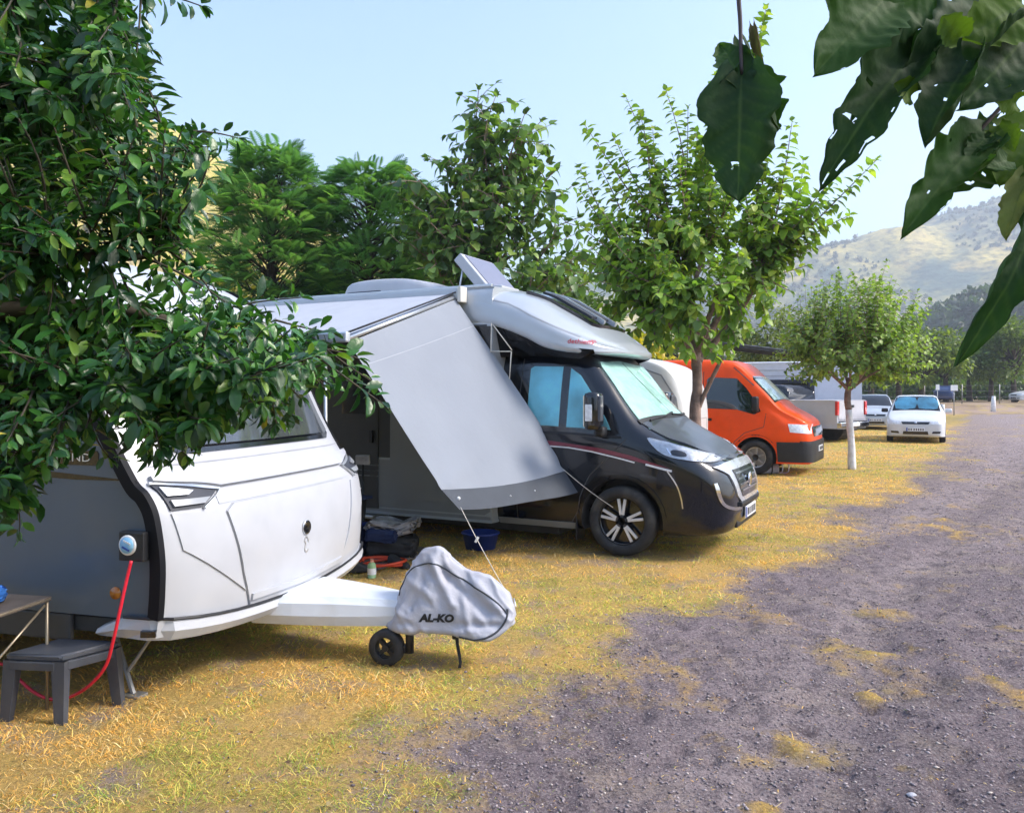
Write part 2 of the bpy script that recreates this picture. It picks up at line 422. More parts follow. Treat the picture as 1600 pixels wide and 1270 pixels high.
# ------------------------------------------------------------------ ground and road
EDGE = np.array([(-40, -24), (0, -2.6), (2.0, -1.25), (3.0, -0.55), (3.6, -0.42), (4.1, 0.1), (4.7, 0.75), (5.7, 1.05), (6.9, 1.95), (8.4, 3.15), (11.2, 4.75), (15.6, 8.0), (25.6, 13.9), (52, 29.5), (120, 70), (400, 240), (4000, 2400)], float)
def edge_x(Y): return np.interp(Y, EDGE[:, 0], EDGE[:, 1])
STRAW = []          # worn straw islands left on the gravel
for (px_, py_, rw, rh) in [(1250, 1165, 95, 30), (1180, 1185, 50, 16), (1350, 1020, 90, 30), (1480, 828, 60, 18), (1360, 952, 50, 12), (1360, 1078, 40, 12), (1230, 960, 60, 16), (1560, 1095, 30, 12), (1480, 915, 25, 10), (1190, 1250, 60, 14)]:
    pc_ = onground(px_, py_); STRAW.append((pc_.x, pc_.y, rw / FPX * pc_.y, rh * pc_.y ** 2 / (FPX * EYE)))
def road_s(x, y, plain=False):
    """signed distance-like value: > 0 on the gravel"""
    s = (np.asarray(x) - edge_x(y)) * 0.86
    n = (fbm(x, y, 1.3, 4, 3) - 0.5) * 1.9 + (fbm(x, y, 0.30, 3, 9) - 0.5) * 0.8
    wd = 8.5 + (fbm(x, y, 3.0, 3, 31) - 0.5) * 2
    base = np.minimum(s + n, wd - s + n)
    if plain: return base
    g = np.zeros(np.shape(s))
    for cx_, cy_, rx_, ry_ in STRAW: g = np.maximum(g, np.exp(-(((x - cx_) / rx_) ** 2 + ((y - cy_) / ry_) ** 2)))
    g = np.maximum(g, np.clip((fbm(x, y, 0.9, 4, 155) - 0.55) * 5, 0, 0.8) * (np.asarray(y) < 60))
    return np.minimum(base, 0.60 - g * 0.58 + (fbm(x, y, 0.16, 3, 19) - 0.5) * 1.2)
def ground_h(x, y):
    r = np.hypot(x, y); fade = np.clip(1 - (r - 30) / 30, 0, 1)
    rs = np.clip(road_s(x, y) * 1.5 + 0.5, 0, 1)
    h = (fbm(x, y, 2.2, 3, 5) - 0.5) * 0.05
    h = h + rs * ((fbm(x, y, 0.26, 3, 8) - 0.5) * 0.075 - 0.012 - 0.03 * np.clip((vnoise(x, y, 0.11, 91) - 0.62) * 4, 0, 1)) + (1 - rs) * (fbm(x, y, 0.16, 2, 12) - 0.5) * 0.022
    # wheel ruts along the track
    s = (np.asarray(x) - edge_x(y)) * 0.86
    for c in (1.35, 2.9): h = h - 0.03 * np.exp(-((s - c - (fbm(x, y, 4, 2, 77) - 0.5)) / 0.22) ** 2) * rs
    return h * fade

def node_mix(n, L, fac, a, b):
    m = n.nodes.new('ShaderNodeMix'); m.data_type = 'RGBA'
    if hasattr(fac, 'links') or hasattr(fac, 'is_linked'): L.new(fac, m.inputs[0])
    else: m.inputs[0].default_value = fac
    for i, c in ((6, a), (7, b)):
        if isinstance(c, tuple): m.inputs[i].default_value = (*c, 1)
        else: L.new(c, m.inputs[i])
    return m.outputs[2]
def node_noise(n, L, vec, scale, detail=6, lo=0.4, hi=0.6, rough=0.55, kind_='n'):
    t = n.nodes.new('ShaderNodeTexNoise'); t.inputs['Scale'].default_value = scale; t.inputs['Detail'].default_value = detail; t.inputs['Roughness'].default_value = rough
    L.new(vec, t.inputs['Vector'])
    r = n.nodes.new('ShaderNodeMapRange'); r.inputs['From Min'].default_value = lo; r.inputs['From Max'].default_value = hi
    L.new(t.outputs['Fac'], r.inputs['Value']); return r.outputs[0]
def surf_mat(name):
    m = bpy.data.materials.new(name); m.use_nodes = True; n = m.node_tree
    b = n.nodes['Principled BSDF']; b.inputs['Roughness'].default_value = 0.95; b.inputs['Specular IOR Level'].default_value = 0.15
    tc = n.nodes.new('ShaderNodeTexCoord'); return m, n, n.links, b, tc.outputs['Object']
def bump_to(n, L, b, fac, strength, dist):
    bp = n.nodes.new('ShaderNodeBump'); bp.inputs['Strength'].default_value = strength; bp.inputs['Distance'].default_value = dist
    L.new(fac, bp.inputs['Height']); L.new(bp.outputs[0], b.inputs['Normal'])

def site_mat(name):
    m, n, L, b, vec = surf_mat(name)
    # straw meadow
    g = node_mix(n, L, node_noise(n, L, vec, 0.9), (0.70, 0.44, 0.14), (0.60, 0.42, 0.13))
    g = node_mix(n, L, node_noise(n, L, vec, 2.1, 8, 0.52, 0.70), g, (0.28, 0.27, 0.08))
    g = node_mix(n, L, node_noise(n, L, vec, 2.6, 8, 0.50, 0.66), g, (0.36, 0.28, 0.25))
    g = node_mix(n, L, node_noise(n, L, vec, 55, 5, 0.38, 0.75), g, (0.42, 0.27, 0.10))
    g = node_mix(n, L, node_noise(n, L, vec, 0.012, 3, 0.45, 0.6), g, (0.16, 0.17, 0.06))
    # grit track
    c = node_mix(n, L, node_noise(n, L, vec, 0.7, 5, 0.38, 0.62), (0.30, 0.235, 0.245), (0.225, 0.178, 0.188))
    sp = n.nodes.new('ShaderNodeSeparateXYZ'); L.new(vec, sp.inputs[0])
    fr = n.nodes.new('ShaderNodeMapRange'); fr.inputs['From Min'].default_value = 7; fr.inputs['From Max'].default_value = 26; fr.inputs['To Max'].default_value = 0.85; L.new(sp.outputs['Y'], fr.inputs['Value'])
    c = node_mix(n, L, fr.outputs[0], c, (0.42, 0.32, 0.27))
    c = node_mix(n, L, node_noise(n, L, vec, 1.7, 8, 0.52, 0.75), c, (0.40, 0.315, 0.225))
    ru = n.nodes.new('ShaderNodeAttribute'); ru.attribute_name = 'Worn'
    c = node_mix(n, L, ru.outputs['Fac'], c, (0.44, 0.355, 0.345))
    c = node_mix(n, L, node_noise(n, L, vec, 9, 7, 0.46, 0.72), c, (0.125, 0.098, 0.11))
    c = node_mix(n, L, node_noise(n, L, vec, 60, 6, 0.45, 0.75), c, (0.085, 0.07, 0.08))
    vo = n.nodes.new('ShaderNodeTexVoronoi'); vo.inputs['Scale'].default_value = 120; L.new(vec, vo.inputs['Vector'])
    vr = n.nodes.new('ShaderNodeMapRange'); vr.inputs['From Min'].default_value = 0.6; vr.inputs['From Max'].default_value = 1.0; vr.inputs['To Max'].default_value = 0.55
    vs_ = n.nodes.new('ShaderNodeSeparateColor'); L.new(vo.outputs['Color'], vs_.inputs[0]); L.new(vs_.outputs[0], vr.inputs['Value'])
    c = node_mix(n, L, vr.outputs[0], c, (0.46, 0.40, 0.39))
    at_ = n.nodes.new('ShaderNodeAttribute'); at_.attribute_name = 'Blend'
    ad = n.nodes.new('ShaderNodeMath'); ad.operation = 'ADD'; L.new(at_.outputs['Fac'], ad.inputs[0])
    nz = n.nodes.new('ShaderNodeTexNoise'); nz.inputs['Scale'].default_value = 11; nz.inputs['Detail'].default_value = 9; nz.inputs['Roughness'].default_value = 0.7; L.new(vec, nz.inputs['Vector'])
    L.new(nz.outputs['Fac'], ad.inputs[1])
    rr = n.nodes.new('ShaderNodeMapRange'); rr.inputs['From Min'].default_value = 0.80; rr.inputs['From Max'].default_value = 1.22; L.new(ad.outputs[0], rr.inputs['Value'])
    L.new(node_mix(n, L, rr.outputs[0], g, c), b.inputs['Base Color'])
    bump_to(n, L, b, node_noise(n, L, vec, 30, 10, 0.2, 0.8, 0.72), 0.9, 0.04)
    return m
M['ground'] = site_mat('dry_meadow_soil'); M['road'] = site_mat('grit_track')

rows = np.concatenate([np.geomspace(1.0, 40, 430), np.geomspace(42, 1500, 45)])
kk = np.linspace(-1.7, 1.7, 420)
XX = rows[:, None] * kk[None, :]; YY = np.repeat(rows[:, None], len(kk), 1)
HH = ground_h(XX, YY)
HH[0, :] = 0; HH[:, 0] = 0; HH[:, -1] = 0
V = np.stack([XX, YY, HH], -1).reshape(-1, 3)
nr, nk = XX.shape
i, j = np.meshgrid(np.arange(nr - 1), np.arange(nk - 1), indexing='ij'); q = (i * nk + j).ravel()
F4 = np.stack([q, q + 1, q + nk + 1, q + nk], 1)
cen = V[F4].mean(1); isroad = (road_s(cen[:, 0], cen[:, 1]) > 0) & (cen[:, 1] < 400)
def blend_of(v): return np.clip(road_s(v[:, 0], v[:, 1]) * 0.75 + 0.5, 0, 1)
RUT = np.array([(2.0, -1.6), (5.2, 0.15), (6.1, 0.85), (7.46, 2.0), (9.4, 4.4), (15.2, 9.1), (32, 20.4), (80, 48)])
def worn_of(v):
    x, y = v[:, 0], v[:, 1]; xr = np.interp(y, RUT[:, 0], RUT[:, 1]); r = 0
    for o_, w_, a_ in ((0.0, 0.22, 0.75), (1.75, 0.30, 0.55), (3.6, 0.35, 0.45)): r = np.maximum(r, a_ * np.exp(-((x - xr - o_ - 0.25 * (fbm(x, y, 2.5, 2, 61) - 0.5)) / (w_ + 0.02 * y)) ** 2))
    return (r * (0.5 + 0.9 * fbm(x, y, 0.5, 3, 63))).astype(np.float32)
def sub(Fs):
    u, inv = np.unique(Fs.ravel(), return_inverse=True); return V[u], inv.reshape(Fs.shape)
gv, gf = sub(F4[~isroad])
# close the sheet behind and beside the camera
k0 = len(gv); far = 1500
extra = np.array([(-1.7, 1, 0), (1.7, 1, 0), (1.7 * far, far, 0), (-1.7 * far, far, 0), (-1.7 * far, -far, 0), (1.7 * far, -far, 0)], float)
gv = np.concatenate([gv, extra]); gf = np.concatenate([gf, [[k0 + 4, k0 + 5, k0 + 1, k0], [k0 + 4, k0, k0 + 3, k0 + 4][:4], [k0 + 5, k0 + 2, k0 + 1, k0 + 5][:4]]])
gf = gf[:-2]
me = mesh_np('ground', gv, gf); GB = me.attributes.new('Blend', 'FLOAT', 'POINT'); GB.data.foreach_set('value', np.where(np.arange(len(gv)) < k0, blend_of(gv), 0).astype(np.float32))
bm = bmesh.new(); bm.from_mesh(me); bm.verts.ensure_lookup_table()
bm.faces.new([bm.verts[k0 + 4], bm.verts[k0], bm.verts[k0 + 3]]); bm.faces.new([bm.verts[k0 + 5], bm.verts[k0 + 2], bm.verts[k0 + 1]])
bm.to_mesh(me); bm.free()
kind(obj('ground', me, M['ground'], None, True), 'structure')
rv, rf = sub(F4[isroad])
me = mesh_np('road', rv, rf); me.attributes.new('Blend', 'FLOAT', 'POINT').data.foreach_set('value', blend_of(rv).astype(np.float32)); me.attributes.new('Worn', 'FLOAT', 'POINT').data.foreach_set('value', worn_of(rv)); kind(obj('road', me, M['road'], None, True), 'structure')

# ------------------------------------------------------------------ grass blades and gravel stones
def scatter(nmax, y0, y1, p):
    """points whose density per square metre falls as Y**-p"""
    u = RNG.random(nmax); e = 2 - p
    Y = (y0 ** e + u * (y1 ** e - y0 ** e)) ** (1 / e)
    X = (RNG.random(nmax) * 2 - 1) * (0.74 * Y + 0.5)
    return X, Y
NB = 1050000
X, Y = scatter(NB, 2.3, 34, 1.75)
s = road_s(X, Y)
bare = fbm(X, Y, 0.55, 3, 41)
tuft = fbm(X, Y, 0.09, 2, 43)
patchy = fbm(X, Y, 0.8, 4, 55)
dens = np.clip(0.50 - s * 0.75, 0.05, 1) * np.where(s < 0, np.clip(1.2 - np.clip((bare - 0.56) * 7, 0, 0.9), 0.2, 1), 1)
dens = dens * np.where((s < 0.6) & (road_s(X, Y, True) > 0.45), 0.22, 1.0)
dens = dens * np.clip(0.45 + 1.4 * (tuft - 0.25), 0.2, 1)
keep = RNG.random(NB) < dens
X, Y, s, patchy, tuft = X[keep], Y[keep], s[keep], patchy[keep], tuft[keep]
nB = len(X); Z = ground_h(X, Y) - 0.003
ln = (0.018 + 0.050 * RNG.random(nB) ** 2.0) * (0.6 + 0.8 * tuft) * np.where(s > 0, 0.55, 1.0) * (1 + 0.015 * Y)
wd = (0.0008 + 0.0008 * RNG.random(nB)) * (1 + 0.22 * (Y - 2.3))
az = RNG.random(nB) * 2 * np.pi; lean = np.where(s > 0.1, 1.1 + 0.45 * RNG.random(nB), 0.6 + 0.95 * RNG.random(nB) ** 0.8); tw = RNG.random(nB) * np.pi
dx, dy = np.cos(az), np.sin(az); sx_, sy_ = np.cos(tw), np.sin(tw)
B0 = np.stack([X, Y, Z], 1); D = np.stack([dx * np.sin(lean), dy * np.sin(lean), np.cos(lean)], 1); S = np.stack([sx_, sy_, 0 * sx_], 1)
D2 = np.stack([dx * np.sin(lean + 0.6), dy * np.sin(lean + 0.6), np.cos(lean + 0.6)], 1)
Wd = wd[:, None] * S; mid = B0 + D * (ln * 0.55)[:, None]; tip = mid + D2 * (ln * 0.45)[:, None]
Vb = np.stack([B0 - Wd, B0 + Wd, mid - Wd * 0.8, mid + Wd * 0.8, tip], 1).reshape(-1, 3)
o5 = np.arange(nB)[:, None] * 5
Fb = np.concatenate([o5 + [[0, 1, 3]], o5 + [[0, 3, 2]], o5 + [[2, 3, 4]]], 0)
PAL = np.array([(0.94, 0.60, 0.19), (0.94, 0.49, 0.11), (0.66, 0.57, 0.14), (0.27, 0.37, 0.07), (0.52, 0.33, 0.15), (0.95, 0.74, 0.37)])
gz = fbm(X, Y, 1.4, 3, 71) + 0.26 * np.exp(-((X - 0.5) ** 2 / 1.0 + (Y - 6.0) ** 2 / 2.0)) + 0.16 * np.exp(-((X - 2.6) ** 2 / 1.2 + (Y - 8.6) ** 2 / 1.2)) + 0.14 * np.exp(-((X - 7.2) ** 2 / 4 + (Y - 16.0) ** 2 / 5)) + 0.07 * np.exp(-((s + 0.35) / 0.35) ** 2) + 0.13 * np.exp(-((X + 1.2) ** 2 / 0.5 + (Y - 3.1) ** 2 / 0.25)) + 0.10 * np.clip((Y - 9) / 8, 0, 1)
ch = np.zeros(nB, int); r = RNG.random(nB)
ch = np.where(r < 0.42, 0, np.where(r < 0.66, 1, np.where(r < 0.80, 5, 4)))
ch = np.where((RNG.random(nB) < np.clip((gz - 0.51) * 5.5, 0.05, 0.85)), np.where(RNG.random(nB) < 0.6, 2, 3), ch)
colr = PAL[ch] * (0.70 + 0.5 * RNG.random((nB, 1))) * (0.72 + 0.5 * fbm(X, Y, 0.45, 3, 87))[:, None]
me = mesh_np('grass', Vb, Fb, np.repeat(colr, 5, 0))
gm = mat('grass_blade', (0, 0, 0), 0.7, attr=True, var=0.05, trans=0.25, spec=0.2)
g = obj('grass', me, gm); kind(g, 'stuff'); g['label'] = 'dry yellow grass with greener tufts growing around the parked vehicles'; g['category'] = 'grass'

NS = 85000
X, Y = scatter(NS, 2.3, 22, 1.9); s = road_s(X, Y)
keep = RNG.random(NS) < np.where(s > 0, 1.0, np.clip(0.5 + s, 0.03, 0.5)); X, Y = X[keep], Y[keep]
nS_ = len(X); sz = (0.0022 + 0.0075 * RNG.random(nS_) ** 3.6) * (1 + 0.05 * Y)
T8 = np.array([(1, 0, 0), (0, 1, 0), (-1, 0, 0), (0, -1, 0), (0, 0, 0.75), (0, 0, -0.6)], float)
F8 = np.array([(0, 1, 4), (1, 2, 4), (2, 3, 4), (3, 0, 4), (1, 0, 5), (2, 1, 5), (3, 2, 5), (0, 3, 5)])
jit = 1 + 0.7 * (RNG.random((nS_, 6, 1)) - 0.5); a = RNG.random(nS_) * 6.28
ca, sa = np.cos(a), np.sin(a); rot = np.stack([np.stack([ca, -sa, 0 * a], 1), np.stack([sa, ca, 0 * a], 1), np.stack([0 * a, 0 * a, 1 + 0 * a], 1)], 1)
Vs = np.einsum('nij,nkj->nki', rot, T8[None] * jit * np.array([1.2, 0.85, 0.8])) * sz[:, None, None] + np.stack([X, Y, ground_h(X, Y) + 0.002], 1)[:, None]
Fs = (F8[None] + np.arange(nS_)[:, None, None] * 6).reshape(-1, 3)
gc = np.array([(0.25, 0.21, 0.22), (0.34, 0.29, 0.29), (0.14, 0.115, 0.125), (0.44, 0.38, 0.34)])[RNG.choice(4, nS_, p=[.45, .25, .2, .1])] * (0.8 + 0.4 * RNG.random((nS_, 1)))
me = mesh_np('gravel', Vs.reshape(-1, 3), Fs, np.repeat(gc, 6, 0))
g = obj('gravel', me, mat('gravel_stone', (0, 0, 0), 0.9, attr=True, var=0.1, spec=0.2)); kind(g, 'stuff'); g['label'] = 'loose dark grey gravel scattered over the track'; g['category'] = 'gravel'
# a few pale pebbles lying on the track
for k_, (px, py, r_) in enumerate([(1424, 1239, 0.014)]):
    p = onground(px, py); b = bmesh.new(); bmesh.ops.create_icosphere(b, subdivisions=2, radius=r_)
    for v in b.verts: v.co = Vector((v.co.x * 1.5, v.co.y, v.co.z * 0.6)) * (1 + 0.25 * (random.random() - 0.5))
    o = obj('pebble', b, M['grey_cloth'], None, True); o.location = (p.x, p.y, float(ground_h(p.x, p.y)) + r_ * 0.35)
    tag(o, 'single pale pebble lying on the dark gravel near the bottom edge', 'pebble')

# ------------------------------------------------------------------ hills
def hill(name, f, x0, x1, y0, y1, nx, ny, m):
    xs = np.linspace(x0, x1, nx); ys = np.linspace(y0, y1, ny); A, B_ = np.meshgrid(xs, ys, indexing='ij')
    Hh = f(A, B_); Vv = np.stack([A, B_, Hh], -1).reshape(-1, 3)
    i, j = np.meshgrid(np.arange(nx - 1), np.arange(ny - 1), indexing='ij'); q = (i * ny + j).ravel()
    o = obj(name, mesh_np(name, Vv, np.stack([q, q + ny, q + ny + 1, q + 1], 1)), m, None, True)
    return kind(o, 'structure')
def hill_mat(name, gold, dark, rock, sc):
    m, n, L, b, vec = surf_mat(name)
    c = node_mix(n, L, node_noise(n, L, vec, sc, 7, 0.36 if sc < 0.01 else 0.42, 0.53 if sc < 0.01 else 0.58, 0.62), gold, dark)
    c = node_mix(n, L, node_noise(n, L, vec, sc * 2.3, 8, 0.52, 0.66, 0.65), c, rock)
    c = node_mix(n, L, node_noise(n, L, vec, sc * 14, 6, 0.45, 0.75), c, tuple(x * 0.45 for x in dark))
    L.new(c, b.inputs['Base Color']); bump_to(n, L, b, node_noise(n, L, vec, sc * 10, 8, 0.2, 0.8), 0.7, 3.0); return m
M['hill_gold'] = hill_mat('golden_hillside', (0.66, 0.52, 0.13), (0.50, 0.42, 0.10), (0.52, 0.40, 0.20), 0.03)
M['hill_far'] = hill_mat('far_mountainside', (0.72, 0.56, 0.16), (0.12, 0.17, 0.12), (0.55, 0.42, 0.16), 0.008)
M['hill_green'] = hill_mat('wooded_hill', (0.07, 0.10, 0.04), (0.045, 0.07, 0.03), (0.10, 0.11, 0.05), 0.03)
def f_left(x, y):
    rid = 104 * np.exp(-((x + 160) / 130) ** 2) + 50 * np.exp(-((x + 330) / 120) ** 2)
    return rid * np.clip((y - 150) / 170, 0, 1) ** 1.1 * (0.86 + 0.28 * fbm(x, y, 60, 5, 101)) - 2 + 5 * (fbm(x, y, 22, 4, 107) - 0.5)
hill('hill', f_left, -480, 20, 150, 520, 170, 120, M['hill_gold'])
def f_far(x, y):
    rid = np.interp(x, [-300, 150, 330, 430, 520, 640, 760, 900, 1200], [120, 140, 160, 178, 200, 232, 226, 245, 180])
    return rid * np.clip((y - 520) / 460, 0, 1) ** 1.15 * (0.80 + 0.42 * fbm(x, y, 210, 6, 201)) - 3
hill('mountain', f_far, -300, 1300, 520, 1400, 260, 150, M['hill_far'])
def f_mid(x, y):
    return 46 * np.exp(-((x - 228) / 66) ** 2 - ((y - 330) / 80) ** 2) * (0.8 + 0.4 * fbm(x, y, 40, 4, 301)) + 14 * np.exp(-((x - 120) / 90) ** 2 - ((y - 330) / 60) ** 2) - 2
hill('wooded_hill', f_mid, 20, 460, 230, 480, 120, 80, M['hill_green'])

# far woods on the slopes: one mass of small crowns
def woods(name, label, f, x0, x1, y0, y1, nn, smin, smax, cols, cond=None):
    A = x0 + RNG.random(nn) * (x1 - x0); B_ = y0 + RNG.random(nn) * (y1 - y0); Hh = f(A, B_)
    k = Hh > 1
    if cond is not None: k &= cond(A, B_)
    A, B_, Hh = A[k], B_[k], Hh[k]; nn = len(A)
    sz = smin + (smax - smin) * RNG.random(nn); nl = 34
    cen_ = np.stack([A, B_, Hh + sz * 0.5], 1)
    dv = RNG.normal(size=(nn, nl, 3)); dv /= np.linalg.norm(dv, axis=2, keepdims=True)
    ps = cen_[:, None] + dv * (sz[:, None, None] * (0.45 + 0.55 * RNG.random((nn, nl, 1)))) * np.array([0.8, 0.8, 1.0])
    cc = np.array(cols)[RNG.integers(0, len(cols), nn)] * (0.7 + 0.6 * RNG.random((nn, 1)))
    ls = sz[:, None, None, None] * 0.42; ax = RNG.normal(size=(nn, nl, 3)); ax /= np.linalg.norm(ax, axis=2, keepdims=True); bx = np.cross(ax, dv)
    Vv = ps[:, :, None] + ls * np.stack([-ax, bx * 0.7, ax, -bx * 0.7], 2)
    Vv = Vv.reshape(-1, 3); Fq = np.arange(len(Vv)).reshape(-1, 4)
    me = mesh_np(name, Vv, Fq, np.repeat(cc, nl * 4, 0))
    o = obj(name, me, M['leaf']); kind(o, 'stuff'); o['label'] = label; o['category'] = 'wood'; return o
woods('far_woods', 'scattered dark trees on the hazy far mountainside', f_far, 150, 1000, 560, 1080, 5200, 1.8, 4.2, [(0.05, 0.075, 0.03), (0.08, 0.10, 0.04), (0.12, 0.11, 0.05)], lambda x, y: fbm(x, y, 120, 3, 401) > 0.42)
woods('hill_woods', 'dense green wood covering the low hill behind the campsite', f_mid, 60, 380, 250, 350, 1900, 2.2, 4.4, [(0.04, 0.075, 0.025), (0.06, 0.10, 0.03), (0.035, 0.06, 0.03)])
woods('slope_scrub', 'olive scrub dotted over the golden hillside', f_left, -300, -20, 160, 330, 500, 0.8, 2.4, [(0.10, 0.10, 0.03), (0.16, 0.14, 0.04)], lambda x, y: fbm(x, y, 40, 3, 411) > 0.55)

# dead leaves blown over the grass
nd_ = 1500; X, Y = scatter(nd_, 2.4, 12, 1.2); k = (road_s(X, Y) < 0.0) | (RNG.random(nd_) < 0.06); X, Y = X[k], Y[k]; nd_ = len(X)
a = RNG.random(nd_) * 6.28; sz = 0.008 + 0.012 * RNG.random(nd_); tl = (RNG.random(nd_) - 0.5) * 1.2
d1 = np.stack([np.cos(a), np.sin(a), 0 * a], 1) * sz[:, None]; d2 = np.stack([-np.sin(a) * np.cos(tl), np.cos(a) * np.cos(tl), np.sin(tl)], 1) * (sz * 0.55)[:, None]; c0 = np.stack([X, Y, ground_h(X, Y) + 0.022 + 0.01 * RNG.random(nd_)], 1)
Vd = np.stack([c0 - d1, c0 + d2 - d1 * 0.1, c0 + d1, c0 - d2 + d1 * 0.1], 1).reshape(-1, 3)
me = mesh_np('dead_leaves', Vd, np.arange(nd_ * 4).reshape(-1, 4), np.repeat(np.array([(0.22, 0.12, 0.06), (0.36, 0.22, 0.10), (0.12, 0.075, 0.05), (0.30, 0.24, 0.12)])[RNG.integers(0, 4, nd_)], 4, 0))
g = obj('dead_leaves', me, gm); kind(g, 'stuff'); g['label'] = 'brown dead leaves scattered over the dry grass'; g['category'] = 'leaves'
# ------------------------------------------------------------------ wheels
def wheel(parent, name, c, r, wd, rim_r, style, sgn=-1):
    """wheel object (tyre) with rim child; outer face looks to sgn*y"""
    t = bmesh.new(); h = wd / 2
    lathe(t, [(rim_r, -h * 0.8), (rim_r + 0.015, -h), (r * 0.90, -h), (r * 0.975, -h * 0.82), (r, -h * 0.5), (r, h * 0.5), (r * 0.975, h * 0.82), (r * 0.90, h), (rim_r + 0.015, h), (rim_r, h * 0.8), (rim_r, -h * 0.8)], 40, 'Y', c, False)
    bmesh.ops.recalc_face_normals(t, faces=t.faces)
    ty = obj(name, t, M['rubber'], parent, True)
    b = bmesh.new(); yo = c[1] + sgn * h * 0.62; yi = c[1] - sgn * h * 0.1
    lathe(b, [(rim_r, yi - c[1]), (rim_r, yo - c[1]), (rim_r * 0.93, yo - c[1] - sgn * 0.012), (rim_r * 0.9, yi - c[1])], 36, 'Y', c, False)
    bmesh.ops.recalc_face_normals(b, faces=b.faces)
    obj('rim', b, M['gloss_black'] if style == 'dark' else M['alloy'], ty, True)
    b = bmesh.new(); lathe(b, [(rim_r * 0.92, 0.0), (rim_r * 0.92, 0.01)], 32, 'Y', (c[0], yi, c[2]))
    obj('rim_dish', b, M['gloss_black'] if style != 'steel' else M['post_grey'], ty, False)
    b = bmesh.new()
    if style == 'dark':
        for k in range(5):
            for sd_ in (-1, 1):
                a = R(90 + 72 * k) + sd_ * 0.155
                dv = Vector((math.cos(a), 0, math.sin(a)))
                p0 = Vector((c[0], yo + sgn * 0.004, c[2])) + dv * rim_r * 0.26; p1 = Vector((c[0], yo - sgn * 0.004, c[2])) + dv * rim_r * 0.92
                mid_ = (p0 + p1) / 2; rt = Matrix.Rotation(-a, 3, 'Y')
                box(b, mid_, ((p1 - p0).length, 0.022, rim_r * 0.115), rt, 0.004)
        obj('spokes', b, M['alloy'], ty)
        b = bmesh.new(); lathe(b, [(rim_r * 0.17, -0.01), (rim_r * 0.27, 0.0), (rim_r * 0.27, 0.02), (rim_r * 0.17, 0.03)], 20, 'Y', (c[0], yo - 0.01, c[2])); obj('hub_cap', b, M['gloss_black'], ty, True)
    else:
        for k in range(6):
            a = R(60 * k + 20); dv = Vector((math.cos(a), 0, math.sin(a))); p = Vector((c[0], yo - sgn * 0.01, c[2])) + dv * rim_r * 0.55
            box(b, p, (rim_r * 0.8, 0.02, rim_r * 0.2), Matrix.Rotation(-a, 3, 'Y'), 0.004)
        obj('spokes', b, M['alloy'] if style != 'steel' else M['post_grey'], ty)
        b = bmesh.new(); lathe(b, [(rim_r * 0.3, -0.01), (rim_r * 0.25, 0.02)], 16, 'Y', (c[0], yo, c[2])); obj('hub_cap', b, M['alloy'] if style != 'steel' else M['black_trim'], ty, True)
    return ty

# ------------------------------------------------------------------ caravan
TH_C = R(15.5); CAR_LOC = (-1.36, 5.0, 0)
car = thing('caravan', 'white-fronted caravan with grey side and black corner trim, nearest the camera', 'caravan', CAR_LOC, -TH_C)
W2 = 1.1
M['seal_black'] = mat('black_corner_seal', (0.004, 0.0045, 0.007), 0.6, var=0.2, spec=0.2)
PROF = [(0.03, 0.375), (0.042, 0.45), (0.055, 0.60), (0.055, 0.78), (0.02, 0.98), (-0.035, 1.08), (-0.11, 1.15), (-0.26, 1.40), (-0.44, 1.75), (-0.66, 2.08), (-1.0, 2.35), (-1.5, 2.50), (-2.2, 2.56), (-4.9, 2.52)]
PR = catmull(PROF, 7)
def bow(y): return -0.05 * (abs(y) / W2) ** 2 - 0.10 * (abs(y) / W2) ** 7
b = bmesh.new(); us = np.linspace(-1, 1, 33); us = np.sign(us) * (1 - (1 - np.abs(us)) ** 1.3); grid = []
for (x, z) in PR:
    row = []
    for u_ in us:
        y = u_ * W2; rz_ = -0.05 * abs(u_) ** 6 if z > 2.2 else 0
        row.append(b.verts.new((x + (bow(y) if x > -4.5 else 0), y, z + rz_)))
    grid.append(row)
for i in range(len(grid) - 1):
    for j in range(len(us) - 1): b.faces.new((grid[i][j], grid[i][j + 1], grid[i + 1][j + 1], grid[i + 1][j]))
bmesh.ops.recalc_face_normals(b, faces=b.faces)
shell = obj('front_shell', b, M['white'], car, True); TC = bvh_of(shell)
edge_p = [(x + bow(W2), z) for (x, z) in PR if z > 0.46]
